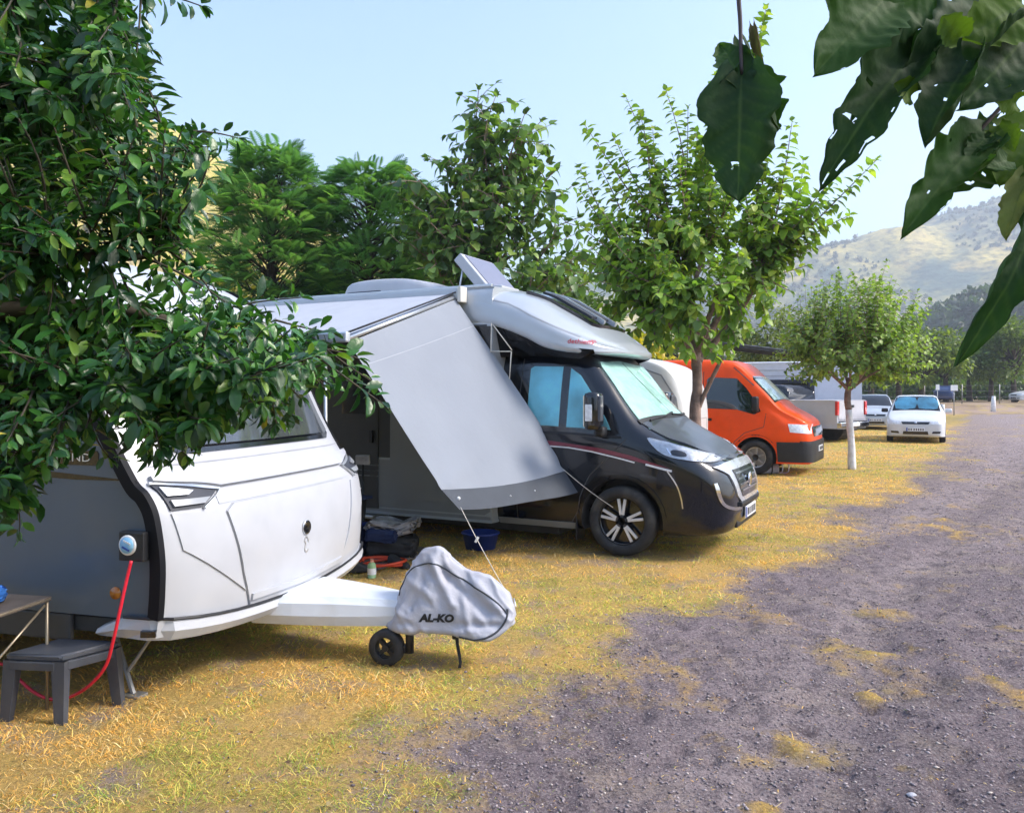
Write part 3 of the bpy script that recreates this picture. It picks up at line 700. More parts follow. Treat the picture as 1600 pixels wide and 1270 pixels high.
for sgn in (-1, 1):
    b = bmesh.new(); pts = [(x - 0.01, z) for x, z in edge_p] + [(-4.9, 2.4), (-4.95, 1.2), (-4.9, 0.46)] + [(-0.25, 0.46)]
    f = b.faces.new([b.verts.new((x, sgn * (W2 - 0.005), z - (0.05 if z > 2.3 else 0))) for x, z in pts])
    bmesh.ops.triangulate(b, faces=[f]); sw = obj('side_wall', b, M['side_grey'], car)
    if sgn < 0: TS = BVHTree.FromPolygons([Vector((-6, -W2 + .005, -1)), Vector((2, -W2 + .005, -1)), Vector((2, -W2 + .005, 4)), Vector((-6, -W2 + .005, 4))], [(0, 1, 2, 3)])
    b = bmesh.new(); prev = None
    for k_, (x, z) in enumerate(edge_p):
        if z > 2.46 and x < -2: break
        tp = edge_p[min(k_ + 1, len(edge_p) - 1)]; tm = edge_p[max(k_ - 1, 0)]
        t = Vector((tp[0] - tm[0], 0, tp[1] - tm[1])).normalized(); nn = Vector((t.z, 0, -t.x))
        c_ = Vector((x, 0, z)); tw_ = 0.054
        ring = [b.verts.new(c_ + nn * 0.018 + Vector((0, sgn * (W2 - 0.018), 0))), b.verts.new(c_ + nn * 0.010 + Vector((0, sgn * (W2 + 0.014), 0))),
                b.verts.new(c_ - nn * tw_ + Vector((0, sgn * (W2 + 0.012), 0))), b.verts.new(c_ - nn * tw_ + Vector((0, sgn * (W2 - 0.02), 0)))]
        if prev:
            for q_ in range(4): b.faces.new((prev[q_], prev[(q_ + 1) % 4], ring[(q_ + 1) % 4], ring[q_]))
        prev = ring
    bmesh.ops.recalc_face_normals(b, faces=b.faces); obj('corner_trim', b, M['seal_black'], car)
mkbox('rear_wall', (-4.92, 0, 1.48), (0.06, 2.16, 2.05), M['white'], car)
mkbox('underfloor', (-2.55, 0, 0.40), (4.6, 2.1, 0.08), M['shed_dark'], car)
for sgn in (-1, 1):
    mkbox('skirt', (-2.75, sgn * 1.075, 0.385), (4.2, 0.03, 0.14), M['dark_grey'], car)
    wheel(car, 'wheel', (-2.9, sgn * 0.97, 0.31), 0.31, 0.19, 0.2, 'alloy', sgn)
M['groove'] = mat('joint_sealant', (0.30, 0.31, 0.34), 0.6)
# hatch, its grooves and the mouldings of the front
HP = [(-0.70, 0.955), (-0.64, 0.99), (0.64, 0.99), (0.70, 0.955), (0.60, 0.60), (0.50, 0.345), (-0.50, 0.345), (-0.60, 0.60)]
hatch = patch('hatch', TC, HP, 'front', M['white'], car, 0.013, 0.02, 0.045)
TH = bvh_of(hatch)
strip('hatch_groove', TC, HP + [HP[0]], 0.008, 'front', M['groove'], car, 0.003, 0.06)
for sgn in (-1, 1):
    pl = [(sgn * 1.03, 0.985), (sgn * 0.76, 0.97), (sgn * 0.64, 0.60), (sgn * 0.57, 0.50), (sgn * 1.0, 0.80)]
    patch('wing_panel', TC, pl, 'front', M['white'], car, 0.009, 0.01, 0.045)
    hs = patch('lamp_housing', TC, [(sgn * 1.045, 1.125), (sgn * 0.72, 1.07), (sgn * 0.86, 1.0), (sgn * 1.03, 1.0)], 'front', M['dark_vent'], car, 0.012, 0.01, 0.04)
    patch('lamp_lens', TC, [(sgn * 1.03, 1.105), (sgn * 0.88, 1.08), (sgn * 0.92, 1.062), (sgn * 1.025, 1.066)], 'front', M['alu'], hs, 0.026, 0.01, 0.04)
    patch('lamp_lens', TC, [(sgn * 1.02, 1.045), (sgn * 0.80, 1.04), (sgn * 0.85, 1.015), (sgn * 1.015, 1.016)], 'front', M['skirt_grey'], hs, 0.026, 0.01, 0.04)
    strip('lamp_edge', TC, [(sgn * 1.05, 1.13), (sgn * 0.70, 1.072), (sgn * 0.855, 0.992)], 0.012, 'front', M['alu'], hs, 0.022, 0.04)
patch('brow_moulding', TC, [(-1.03, 1.14), (-0.69, 1.085), (0.69, 1.085), (1.03, 1.14), (1.03, 1.165), (0.0, 1.155), (-1.03, 1.165)], 'front', M['white'], car, 0.03, 0.03, 0.05)
strip('brow_groove', TC, [(-0.74, 1.035), (0.74, 1.035)], 0.07, 'front', M['white'], car, 0.004, 0.06)
strip('window_shelf_line', TC, [(-1.02, 1.215), (1.02, 1.215)], 0.007, 'front', M['groove'], car, 0.003, 0.06)
strip('lower_crease', TH, [(-0.53, 0.455), (0.0, 0.435), (0.53, 0.455)], 0.035, 'front', M['white'], car, 0.014, 0.06)
wf = patch('window_frame', TC, [(-0.86, 1.30), (-0.80, 1.265), (0.80, 1.265), (0.86, 1.30), (0.84, 1.86), (0.76, 1.93), (-0.76, 1.93), (-0.84, 1.86)], 'front', M['gloss_black'], car, 0.008, 0.01, 0.06)
patch('pane', TC, [(-0.82, 1.32), (-0.78, 1.30), (0.78, 1.30), (0.82, 1.32), (0.80, 1.85), (0.73, 1.90), (-0.73, 1.90), (-0.80, 1.85)], 'front', mat('tinted_acrylic', (0.05, 0.055, 0.06), 0.06, var=0.1, coat=1.0), wf, 0.026, 0.016, 0.06)
# emblem and lock
b = bmesh.new(); lathe(b, [(0.0, 0.0), (0.038, 0.0), (0.044, 0.006), (0.038, 0.012), (0.030, 0.008), (0.0, 0.010)], 28, 'X', (0.072, 0.02, 0.755), False); bmesh.ops.recalc_face_normals(b, faces=b.faces)
em = obj('emblem', b, M['gloss_black'], car, True)
b = bmesh.new(); lathe(b, [(0.040, 0.004), (0.046, 0.007), (0.046, 0.0)], 28, 'X', (0.072, 0.02, 0.755), False); obj('emblem_ring', b, M['alu'], em, True)
lg = [(0.045, 0.66), (0.035, 0.685), (0.01, 0.695), (-0.005, 0.675), (0.012, 0.655), (0.0, 0.625), (0.02, 0.60), (0.045, 0.615)]
strip('badge', TH, lg, 0.009, 'front', M['alu'], car, 0.004, 0.02, 4)
# bumper moulding wrapped round the bottom edge
path = [(-0.46, -W2 - 0.012), (-0.30, -W2 - 0.012), (-0.155, -W2 - 0.004)] + [(bow(y) + 0.062, y) for y in np.linspace(-1.05, 1.05, 17)] + [(-0.155, W2 + 0.004), (-0.30, W2 + 0.012), (-0.46, W2 + 0.012)]
b = bmesh.new(); prev = None
for i, (x, y) in enumerate(path):
    e = abs(y) / W2; lo = 0.30 + 0.06 * e ** 2; hi = 0.375 + 0.09 * e ** 2
    if i in (0, len(path) - 1): hi = lo + 0.04
    nx, ny = (0, math.copysign(1, y)) if i < 2 or i > len(path) - 3 else (1, 0.15 * y)
    ring = [b.verts.new((x - nx * 0.06, y - ny * 0.06, lo + 0.01)), b.verts.new((x - nx * 0.02, y - ny * 0.02, lo)), b.verts.new((x + nx * 0.012, y + ny * 0.012, (lo + hi) / 2)), b.verts.new((x, y, hi)), b.verts.new((x - nx * 0.06, y - ny * 0.06, hi + 0.012))]
    if prev:
        for q_ in range(4): b.faces.new((prev[q_], prev[q_ + 1], ring[q_ + 1], ring[q_]))
    prev = ring
bmesh.ops.recalc_face_normals(b, faces=b.faces); bmp = obj('bumper', b, M['white'], car)
b = bmesh.new(); tube(b, [(x + 0.004, y * 1.004, 0.388 + 0.085 * (abs(y) / W2) ** 2) for x, y in path[1:-1]], 0.008, 6); obj('bumper_strip', b, M['black_trim'], car)
mkbox('bumper_recess', (-0.155, -1.10, 0.40), (0.075, 0.05, 0.035), M['gloss_black'], bmp, Matrix.Rotation(0.35, 3, 'Z'), 0.004)
# drawbar fairing
db = loft([(x, [(0, zb), (hw * 0.9, zb), (hw, zb + 0.06), (hw * 0.96, zt - 0.035), (hw * 0.8, zt), (0, zt + 0.01)]) for x, hw, zb, zt in [(-0.10, 0.34, 0.235, 0.395), (0.15, 0.29, 0.23, 0.395), (0.40, 0.22, 0.225, 0.39), (0.62, 0.155, 0.225, 0.38), (0.76, 0.115, 0.23, 0.37)]], 2, 1)
obj('drawbar_cover', db, mat('drawbar_plastic', (0.62, 0.66, 0.72), 0.4, var=0.05, dirt=((0.4, 0.36, 0.3), 5, 0.35)), car, False)
# jockey wheel
jw = mktube('jockey_post', [(0.83, -0.13, 0.30), (0.83, -0.13, 0.085)], 0.026, M['black_trim'], car)
b = bmesh.new(); box(b, (0.765, -0.13, 0.105), (0.15, 0.035, 0.05), None, 0.01); obj('fork', b, M['black_trim'], jw)
b = bmesh.new(); lathe(b, [(0.062, -0.032), (0.092, -0.036), (0.106, -0.022), (0.106, 0.022), (0.092, 0.036), (0.062, 0.032), (0.062, -0.032)], 32, 'Y', (0.69, -0.14, 0.108), False)
bmesh.ops.recalc_face_normals(b, faces=b.faces); jt = obj('jockey_tyre', b, M['rubber'], car, True)
b = bmesh.new()
for k in range(4):
    a = R(45 + 90 * k); box(b, (0.69 + math.cos(a) * 0.04, -0.14, 0.108 + math.sin(a) * 0.04), (0.055, 0.03, 0.024), Matrix.Rotation(-a, 3, 'Y'), 0.003)
lathe(b, [(0.02, -0.03), (0.02, 0.03)], 12, 'Y', (0.69, -0.14, 0.108)); lathe(b, [(0.066, -0.02), (0.066, 0.02), (0.058, 0.02), (0.058, -0.02), (0.066, -0.02)], 24, 'Y', (0.69, -0.14, 0.108), False)
obj('jockey_hub', b, M['black_trim'], jt)
for sgn in (-1, 1):
    b = bmesh.new(); tube(b, [(-0.62, sgn * 0.85, 0.38), (-0.38, sgn * 0.95, 0.02)], 0.014, 6); tube(b, [(-0.30, sgn * 0.85, 0.36), (-0.43, sgn * 0.93, 0.13)], 0.010, 6); box(b, (-0.37, sgn * 0.955, 0.015), (0.10, 0.08, 0.02)); obj('corner_steady', b, M['post_grey'], car)
# side: stripes, name plate, socket box, reflector, window
patch('side_stripe', TS, [(-2.6, 1.235), (-0.95, 1.20), (-0.22, 1.152), (-0.60, 1.150), (-0.95, 1.162), (-2.6, 1.19)], 'side_r', M['gloss_black'], car, 0.003, 0.003, 0.2)
patch('side_stripe', TS, [(-2.4, 1.145), (-1.2, 1.145), (-0.72, 1.13), (-1.2, 1.12), (-2.4, 1.115)], 'side_r', mat('dark_blue_stripe', (0.02, 0.03, 0.07), 0.3), car, 0.003, 0.003, 0.2)
npl = patch('name_plate', TS, [(-1.02, 1.225), (-0.475, 1.225), (-0.465, 1.24), (-0.465, 1.285), (-0.475, 1.30), (-1.02, 1.30)], 'side_r', M['gloss_black'], car, 0.004, 0.003, 0.1)
text_on('lettering', TS, 'SÜDWIND', 0.060, (-0.70, 1.262), 'side_r', M['alu'], npl, off=0.007, sx=1.35)
wn = patch('side_window', TS, [(-2.0, 1.42), (-1.94, 1.38), (-0.96, 1.38), (-0.90, 1.42), (-0.98, 1.94), (-1.05, 1.98), (-1.94, 1.98), (-2.0, 1.94)], 'side_r', M['gloss_black'], car, 0.012, 0.003, 0.1)
sb = mkbox('power_inlet', (-0.225, -1.125, 0.835), (0.145, 0.05, 0.145), M['black_trim'], car, None, 0.008)
b = bmesh.new(); lathe(b, [(0.050, 0.01), (0.050, -0.004), (0.043, -0.007), (0.0, -0.006)], 28, 'Y', (-0.24, -1.152, 0.842), False); obj('inlet_cap', b, M['sign_white'], sb, True)
b = bmesh.new(); lathe(b, [(0.040, 0), (0.040, -0.004), (0, -0.004)], 24, 'Y', (-0.24, -1.158, 0.842), False); obj('inlet_disc', b, M['socket_blue'], sb, True)
for k in (-1, 1): mkbox('inlet_mark', (-0.24 + 0.004 * k, -1.164, 0.842 + k * 0.016), (0.045, 0.003, 0.008), M['plate_blue'] if k < 0 else M['sign_white'], sb, Matrix.Rotation(0.4, 3, 'Y'), 0.0)
b = bmesh.new(); lathe(b, [(0.032, 0), (0.030, -0.008), (0, -0.012)], 20, 'Y', (-0.36, -1.098, 0.585), False); obj('side_reflector', b, M['amber'], car, True)

# ------------------------------------------------------------------ hitch cover (draped fabric)
st = []
for x, zt, zb, hw in [(0.645, 0.335, 0.24, 0.085), (0.70, 0.39, 0.215, 0.125), (0.76, 0.53, 0.205, 0.165), (0.84, 0.635, 0.205, 0.175), (0.94, 0.685, 0.210, 0.165), (1.04, 0.635, 0.205, 0.155), (1.14, 0.565, 0.200, 0.150), (1.24, 0.545, 0.185, 0.140), (1.33, 0.50, 0.195, 0.115), (1.40, 0.43, 0.24, 0.075), (1.425, 0.38, 0.30, 0.035)]:
    zm = zb + (zt - zb) * 0.45
    st.append((x, [(0, zb), (hw * 0.93, zb), (hw * 1.0, zb + (zm - zb) * 0.4), (hw * 0.86, zm), (hw * 0.52, zb + (zt - zb) * 0.78), (hw * 0.22, zt - 0.012), (0, zt)]))
cb = loft(st, 8, 8)
cb.normal_update()
CREASE = [(0.94, 0.62, 1.12, 0.34, 0.022, 0.022), (0.93, 0.60, 0.86, 0.36, -0.020, 0.03), (1.02, 0.55, 1.30, 0.34, -0.024, 0.028), (1.22, 0.50, 1.36, 0.36, 0.018, 0.02), (0.80, 0.50, 0.98, 0.42, 0.014, 0.018), (0.72, 0.34, 0.92, 0.26, 0.014, 0.018), (0.78, 0.43, 0.72, 0.28, -0.016, 0.02), (1.08, 0.28, 1.36, 0.27, -0.018, 0.02), (1.15, 0.42, 1.20, 0.25, 0.012, 0.018)]
for v in cb.verts:
    x, y, z = v.co
    a = float(fbm(np.array([x * 1.6 + z * 1.2]), np.array([z * 0.7 - x * 0.8 + (5 if y > 0 else 0)]), 0.16, 3, 501)) - 0.5
    fold = -abs(math.sin(x * 9.5 - z * 5 + 0.6)) * 0.020 - abs(math.sin(x * 15 + z * 17)) * 0.008 if 0.25 < z < 0.64 else 0
    cr_d = 0
    for (x0, z0, x1, z1, dp, wd_) in CREASE:
        L2 = (x1 - x0) ** 2 + (z1 - z0) ** 2; t = max(0, min(1, ((x - x0) * (x1 - x0) + (z - z0) * (z1 - z0)) / L2)); dd = math.hypot(x - x0 - t * (x1 - x0), z - z0 - t * (z1 - z0)); cr_d += dp * math.exp(-(dd / wd_) ** 2)
    rd = 1 - abs(2 * float(fbm(np.array([x * 1.0 + z * 0.9]), np.array([(z - x * 0.55) * 0.42 + (3 if y > 0 else 0)]), 0.085, 2, 733)) - 1)
    v.co += v.normal * (a * 0.012 + (fold * 0.35 + cr_d) * (0.25 if (0.86 < x < 1.15 and 0.24 < z < 0.365) else 1.0) + ((rd ** 4) * 0.013 + cr_d * 0.0) * (0.08 if (0.86 < x < 1.15 and 0.24 < z < 0.365) else 1.0) - 0.004)
hc = obj('hitch_cover', cb, M['cover'], None, True)
hc.location = CAR_LOC; hc.rotation_euler = (0, 0, -TH_C)
tag(hc, 'grey fabric cover with black lettering draped over the caravan drawbar', 'cover')
THC = bvh_of(hc)
def on_cover(line, rad, name='piping'):
    pts = []
    for p in catmull(line, 5):
        h, nn, i_, d_ = THC.ray_cast(Vector((p[0], -3, p[1])), Vector((0, 1, 0)))
        if h is None: h, nn, i_, d_ = THC.find_nearest(Vector((p[0], -0.1, p[1])))
        pts.append(h + Vector((0, -0.001, 0)))
    return mktube(name, pts, rad, M['cover_hem'], hc, 6)
on_cover([(0.745, 0.40), (0.76, 0.47), (0.82, 0.56), (0.95, 0.60), (1.03, 0.56), (1.16, 0.50), (1.28, 0.44), (1.36, 0.38), (1.40, 0.33)], 0.005)
on_cover([(1.40, 0.36), (1.395, 0.30), (1.34, 0.23), (1.24, 0.197), (1.14, 0.207)], 0.006)
on_cover([(0.665, 0.33), (0.655, 0.25)], 0.010, 'hem')
text_on('lettering', THC, 'AL-KO', 0.058, (1.005, 0.302), 'side_r', M['black_trim'], hc, shear=0.18, bold=0.0036, off=0.003, rot=0.03, sx=1.15)
b = bmesh.new(); prev = None
for (x, z, tw_) in [(1.105, 0.23, 0.0), (1.108, 0.15, 0.2), (1.12, 0.09, 0.7), (1.128, 0.04, 1.0), (1.122, 0.008, 0.5)]:
    dxv = Vector((math.cos(tw_), math.sin(tw_), 0)) * 0.010; c_ = Vector((x, -0.09, z))
    r_ = [b.verts.new(c_ - dxv), b.verts.new(c_ + dxv)]
    if prev: b.faces.new((prev[0], prev[1], r_[1], r_[0]))
    prev = r_
bmesh.ops.solidify(b, geom=b.faces[:], thickness=0.003); obj('strap', b, M['cover_hem'], hc)
mkbox('buckle', (1.09, -0.085, 0.195), (0.03, 0.015, 0.05), M['black_trim'], hc)
# ------------------------------------------------------------------ motorhome
TH_M = R(27); MH = Vector((1.073 + 0.95 * math.sin(TH_M), 7.8 + 0.95 * math.cos(TH_M), 0))
mh = thing('motorhome', 'black-cabbed motorhome with silver roof and side awning, parked nose to the track', 'motorhome', MH, -TH_M)
def cabprof(zb, hw_low, hw, zbelt, zs, ys, zt, yt=None):
    """bottom centre, sill, lower side, mid side, belt, shoulder, edge, near-centre, top centre"""
    return [(0, zb), (hw_low * 0.8, zb), (hw_low, zb + 0.05), (hw * 0.995, zb + (zbelt - zb) * 0.45), (hw, zb + (zbelt - zb) * 0.78), (hw * 0.985, zbelt), (ys, zs), (ys * 0.55, zt - (zt - zs) * 0.18), (0, zt)]
CAB = [(1.03, cabprof(0.37, 0.28, 0.34, 0.50, 0.555, 0.26, 0.575)),
       (1.005, cabprof(0.30, 0.52, 0.60, 0.56, 0.66, 0.50, 0.70)),
       (0.955, cabprof(0.255, 0.70, 0.745, 0.64, 0.77, 0.63, 0.835)),
       (0.88, cabprof(0.235, 0.80, 0.845, 0.74, 0.875, 0.72, 0.925)),
       (0.78, cabprof(0.225, 0.87, 0.905, 0.84, 0.945, 0.78, 1.00)),
       (0.62, cabprof(0.225, 0.92, 0.955, 0.94, 1.035, 0.83, 1.105)),
       (0.42, cabprof(0.225, 0.95, 0.98, 1.02, 1.125, 0.85, 1.225)),
       (0.24, cabprof(0.225, 0.96, 0.99, 1.08, 1.215, 0.86, 1.345)),
       (0.10, cabprof(0.225, 0.96, 0.99, 1.13, 1.315, 0.865, 1.475)),
       (-0.05, cabprof(0.225, 0.96, 0.99, 1.17, 1.49, 0.845, 1.62)),
       (-0.22, cabprof(0.225, 0.96, 0.99, 1.20, 1.71, 0.815, 1.79)),
       (-0.40, cabprof(0.225, 0.96, 0.99, 1.20, 1.90, 0.79, 1.96)),
       (-0.60, cabprof(0.225, 0.96, 0.99, 1.20, 1.985, 0.775, 2.05)),
       (-0.95, cabprof(0.225, 0.96, 0.99, 1.20, 2.02, 0.77, 2.08)),
       (-1.42, cabprof(0.225, 0.96, 0.99, 1.20, 2.03, 0.77, 2.09))]
cab = obj('cab_body', loft(CAB, 4, 4), M['dark_body'], mh, True)
cut_cyl(cab, [(0, 0.34, 0.415, -1.3, -0.62), (0, 0.34, 0.415, 0.62, 1.3)], M['shed_dark'])
for p in cab.data.polygons: p.use_smooth = True
cab.data.set_sharp_from_angle(angle=R(38))
TM = bvh_of(cab)
for sgn in (-1, 1):
    wheel(mh, 'wheel', (0, sgn * 0.885, 0.34), 0.34, 0.22, 0.236, 'dark', sgn)
    wheel(mh, 'wheel', (-3.9, sgn * 0.93, 0.34), 0.34, 0.22, 0.236, 'dark', sgn)
# windscreen and hood (projected square on to the glass)
ws_ax = frame((0.28, 0, 1.33), (-0.74, 0, 0.67), (-0.67, 0, -0.74))
WSP = [(-0.86, -0.06), (-0.45, -0.005), (0, 0.02), (0.45, -0.005), (0.86, -0.06), (0.755, 0.80), (0.70, 0.86), (0, 0.90), (-0.70, 0.86), (-0.755, 0.80)]
def inset(poly, k):
    cx = sum(p[0] for p in poly) / len(poly); cy = sum(p[1] for p in poly) / len(poly)
    return [(cx + (x - cx) * k, cy + (y - cy) * k) for x, y in poly]
wsf = patch('windscreen_surround', TM, WSP, ws_ax, M['gloss_black'], mh, 0.002, 0.01, 0.07)
patch('thermal_screen', TM, inset(WSP, 0.955), ws_ax, M['blind_mint'], wsf, 0.006, 0.004, 0.05)
strip('screen_fold', TM, [(0.02, 0.03), (0.02, 0.85)], 0.014, ws_ax, M['dark_vent'], wsf, 0.0085, 0.07)
patch('pane', TM, inset(WSP, 0.962), ws_ax, M['glass_clear'], wsf, 0.013, 0, 0.07)
for y0, y1 in ((-0.70, 0.02), (-0.05, 0.62)):
    strip('wiper', TM, [(y0, 0.045), ((y0 + y1) / 2, 0.03), (y1, 0.075)], 0.020, ws_ax, M['black_trim'], mh, 0.028, 0.08)
hood_ax = frame((0.55, 0, 1.15), (0.82, 0, -0.57), (-0.57, 0, -0.82))
HDP = [(-0.83, -0.42), (-0.42, -0.36), (0, -0.34), (0.42, -0.36), (0.83, -0.42), (0.79, -0.10), (0.62, 0.20), (0.40, 0.37), (0, 0.42), (-0.40, 0.37), (-0.62, 0.20), (-0.79, -0.10)]
hood = patch('bonnet', TM, HDP, hood_ax, M['hood_grey'], mh, 0.010, 0.012, 0.06)
strip('bonnet_lip', TM, [(-0.66, 0.16), (-0.42, 0.385), (0, 0.435), (0.42, 0.385), (0.66, 0.16)], 0.03, hood_ax, M['gloss_black'], mh, 0.006, 0.05, 3)
strip('scuttle', TM, [(-0.84, -0.425), (-0.42, -0.37), (0, -0.35), (0.42, -0.37), (0.84, -0.425)], 0.05, hood_ax, M['black_trim'], mh, 0.014, 0.06, 2)
for sgn, axn in ((-1, 'side_r'), (1, 'side_l')):
    # head lamp
    HL = [(0.25, 1.150), (0.36, 1.128), (0.60, 1.055), (0.80, 0.975), (0.865, 0.935), (0.80, 0.93), (0.62, 0.955), (0.47, 0.985), (0.36, 1.04)]
    hl = patch('headlamp', TM, HL, axn, M['reflector_silver'], mh, 0.010, 0.012, 0.035, True, 3)
    patch('headlamp_lens', TM, inset(HL, 0.99), axn, M['lens'], hl, 0.022, 0.006, 0.05, True, 3)
    patch('headlamp_bezel', TM, [(0.50, 1.045), (0.60, 1.02), (0.62, 0.985), (0.54, 0.99), (0.48, 1.01)], axn, M['dark_vent'], hl, 0.0135, 0.002, 0.035, True, 3)
    for hx in (0.44, 0.70):
        strip('headlamp_rib', TM, [(hx, 1.06 - (hx - 0.44) * 0.35), (hx + 0.05, 1.0 - (hx - 0.44) * 0.2)], 0.012, axn, M['chrome'], hl, 0.014, 0.04)
    # door glass and quarter glass
    dg_ = patch('door_window_surround', TM, [(-1.075, 1.21), (-0.02, 1.17), (-0.08, 1.29), (-0.30, 1.62), (-0.46, 1.83), (-0.56, 1.895), (-0.72, 1.915), (-1.05, 1.915), (-1.085, 1.88)], axn, M['gloss_black'], mh, 0.004, 0.01, 0.06)
    for pn in ([(-1.035, 1.25), (-0.66, 1.235), (-0.66, 1.865), (-1.00, 1.875), (-1.04, 1.85)], [(-0.59, 1.235), (-0.10, 1.215), (-0.16, 1.33), (-0.34, 1.60), (-0.47, 1.775), (-0.59, 1.855)]):
        wp = patch('window_blind', TM, inset(pn, 0.96), axn, M['blind_sky_blue'], dg_, 0.0065, 0.003, 0.06)
        patch('pane', TM, pn, axn, M['glass_clear'], dg_, 0.011, 0, 0.08)
    strip('door_seam', TM, [(-1.13, 1.95), (-1.13, 0.42), (-1.05, 0.30), (-0.52, 0.30), (-0.43, 0.55), (-0.32, 0.78), (-0.10, 0.98), (0.05, 1.14)], 0.010, axn, M['shed_dark'], mh, 0.002, 0.07, 2)
    strip('window_trim', TM, [(-1.085, 1.20), (-0.55, 1.185), (0.0, 1.155)], 0.022, axn, M['black_trim'], mh, 0.009, 0.06)
    # side stripes
    patch('side_stripe', TM, [(-1.30, 1.115), (-0.75, 1.105), (-0.20, 1.045), (0.10, 0.985), (0.48, 0.875), (0.30, 0.900), (-0.10, 0.985), (-0.55, 1.055), (-1.30, 1.075)], axn, M['burgundy'], mh, 0.003, 0.004, 0.07)
    strip('side_stripe', TM, [(-1.30, 1.068), (-0.55, 1.042), (-0.12, 0.974), (0.14, 0.918)], 0.013, axn, M['white_line'], mh, 0.0035, 0.06, 2)
    strip('side_stripe', TM, [(0.25, 0.905), (0.50, 0.850)], 0.020, axn, M['white_line'], mh, 0.0035, 0.05)
    strip('arch_moulding', TM, [(0.405 * math.cos(R(a)) * 1.06, 0.34 + 0.405 * math.sin(R(a)) * 1.07) for a in range(8, 181, 12)], 0.05, axn, M['dark_body'], mh, 0.016, 0.05)
    strip('bumper_seam', TM, [(0.45, 0.86), (0.545, 0.72), (0.585, 0.60), (0.60, 0.50)], 0.012, axn, M['chrome'], mh, 0.004, 0.05, 3)
    strip('sill_moulding', TM, [(-1.35, 0.262), (-0.47, 0.262)], 0.06, axn, M['skirt_grey'], mh, 0.012, 0.07)
    mkbox('mud_flap', (-0.47, sgn * 0.87, 0.25), (0.02, 0.22, 0.26), M['black_trim'], mh)
    # mirror
    b = bmesh.new(); box(b, (-0.19, sgn * 1.03, 1.21), (0.10, 0.14, 0.10), None, 0.03); box(b, (-0.185, sgn * 1.09, 1.29), (0.08, 0.05, 0.16), None, 0.02)
    arm = obj('mirror_arm', b, M['black_trim'], mh, True)
    b = bmesh.new(); box(b, (-0.20, sgn * 1.19, 1.415), (0.16, 0.23, 0.36), Matrix.Rotation(sgn * -0.12, 3, 'Z'), 0.05); mr_ = obj('mirror', b, M['gloss_black'], mh, True)
    mkbox('mirror_indicator', (-0.21, sgn * 1.305, 1.40), (0.07, 0.014, 0.16), M['reflector_silver'], mr_, None, 0.006)
    mkbox('mirror_inset', (-0.115, sgn * 1.235, 1.44), (0.03, 0.11, 0.24), M['hood_grey'], mr_, Matrix.Rotation(sgn * -0.12, 3, 'Z'), 0.01)
    mkbox('mirror_glass', (-0.285, sgn * 1.18, 1.415), (0.012, 0.18, 0.30), M['chrome'], mr_, Matrix.Rotation(sgn * -0.12, 3, 'Z'), 0.003)
    # bumper intake with bright lower edge, fog lamp
    ff = 'front'
    ik = patch('bumper_intake', TM, [(sgn * 0.80, 0.735), (sgn * 0.54, 0.68), (sgn * 0.46, 0.50), (sgn * 0.62, 0.475), (sgn * 0.795, 0.56)], ff, M['gloss_black'], mh, 0.004, 0.01, 0.05)
    strip('intake_edge', TM, [(sgn * 0.845, 0.74), (sgn * 0.815, 0.60), (sgn * 0.76, 0.525), (sgn * 0.62, 0.485), (sgn * 0.40, 0.47)], 0.030, ff, M['chrome'], mh, 0.018, 0.04, 3)
    b = bmesh.new(); bmesh.ops.create_uvsphere(b, u_segments=12, v_segments=8, radius=0.035); fo = obj('fog_lamp', b, M['reflector_silver'], mh, True); fo.location = (0.865, sgn * 0.70, 0.335)
# nose: silver grille band, grille, plate
patch('grille_band', TM, [(-0.80, 0.885), (-0.55, 0.905), (0, 0.915), (0.55, 0.905), (0.80, 0.885), (0.60, 0.80), (0.52, 0.60), (0.40, 0.525), (-0.40, 0.525), (-0.52, 0.60), (-0.60, 0.80)], 'front', mat('silver_grille_surround', (0.60, 0.62, 0.66), 0.25, 0.5, coat=0.6), mh, 0.016, 0.02, 0.05)
gr = patch('grille', TM, [(-0.47, 0.835), (0.47, 0.835), (0.43, 0.66), (0.36, 0.575), (-0.36, 0.575), (-0.43, 0.66)], 'front', M['gloss_black'], mh, 0.022, 0.01, 0.05)
for z in (0.80, 0.745, 0.69, 0.635):
    hw = 0.44 - (0.82 - z) * 0.35
    strip('grille_bar', TM, [(-hw, z), (0, z), (hw, z)], 0.017, 'front', M['chrome'], gr, 0.034, 0.05)
h_, n_, i_, d_ = TM.ray_cast(Vector((5, 0, 0.71)), Vector((-1, 0, 0)))
b = bmesh.new(); lathe(b, [(0.068, 0), (0.075, 0.012), (0.06, 0.016), (0.0, 0.014)], 28, 'X', (h_.x + 0.03, 0, 0.715), False); bmesh.ops.recalc_face_normals(b, faces=b.faces); obj('nose_badge', b, M['chrome'], gr, True)
mkbox('bumper_beam', (0.985, 0, 0.505), (0.14, 0.92, 0.055), M['black_trim'], mh, None, 0.02)
npm = mkbox('number_plate', (1.045, 0, 0.405), (0.012, 0.53, 0.115), M['plate'], mh, None, 0.004)
mkbox('plate_band', (1.053, -0.238, 0.405), (0.003, 0.04, 0.108), M['plate_blue'], npm, None, 0)
for k, (yy, wd_) in enumerate([(-0.17, 0.035), (-0.12, 0.05), (-0.05, 0.045), (0.03, 0.04), (0.09, 0.05), (0.15, 0.04), (0.205, 0.045)]):
    mkbox('plate_mark', (1.053, yy, 0.405), (0.003, wd_ * 0.6, 0.07), M['black_trim'], npm, None, 0)
mkbox('lower_grille', (0.955, 0, 0.315), (0.12, 1.0, 0.07), M['black_trim'], mh, None, 0.02)
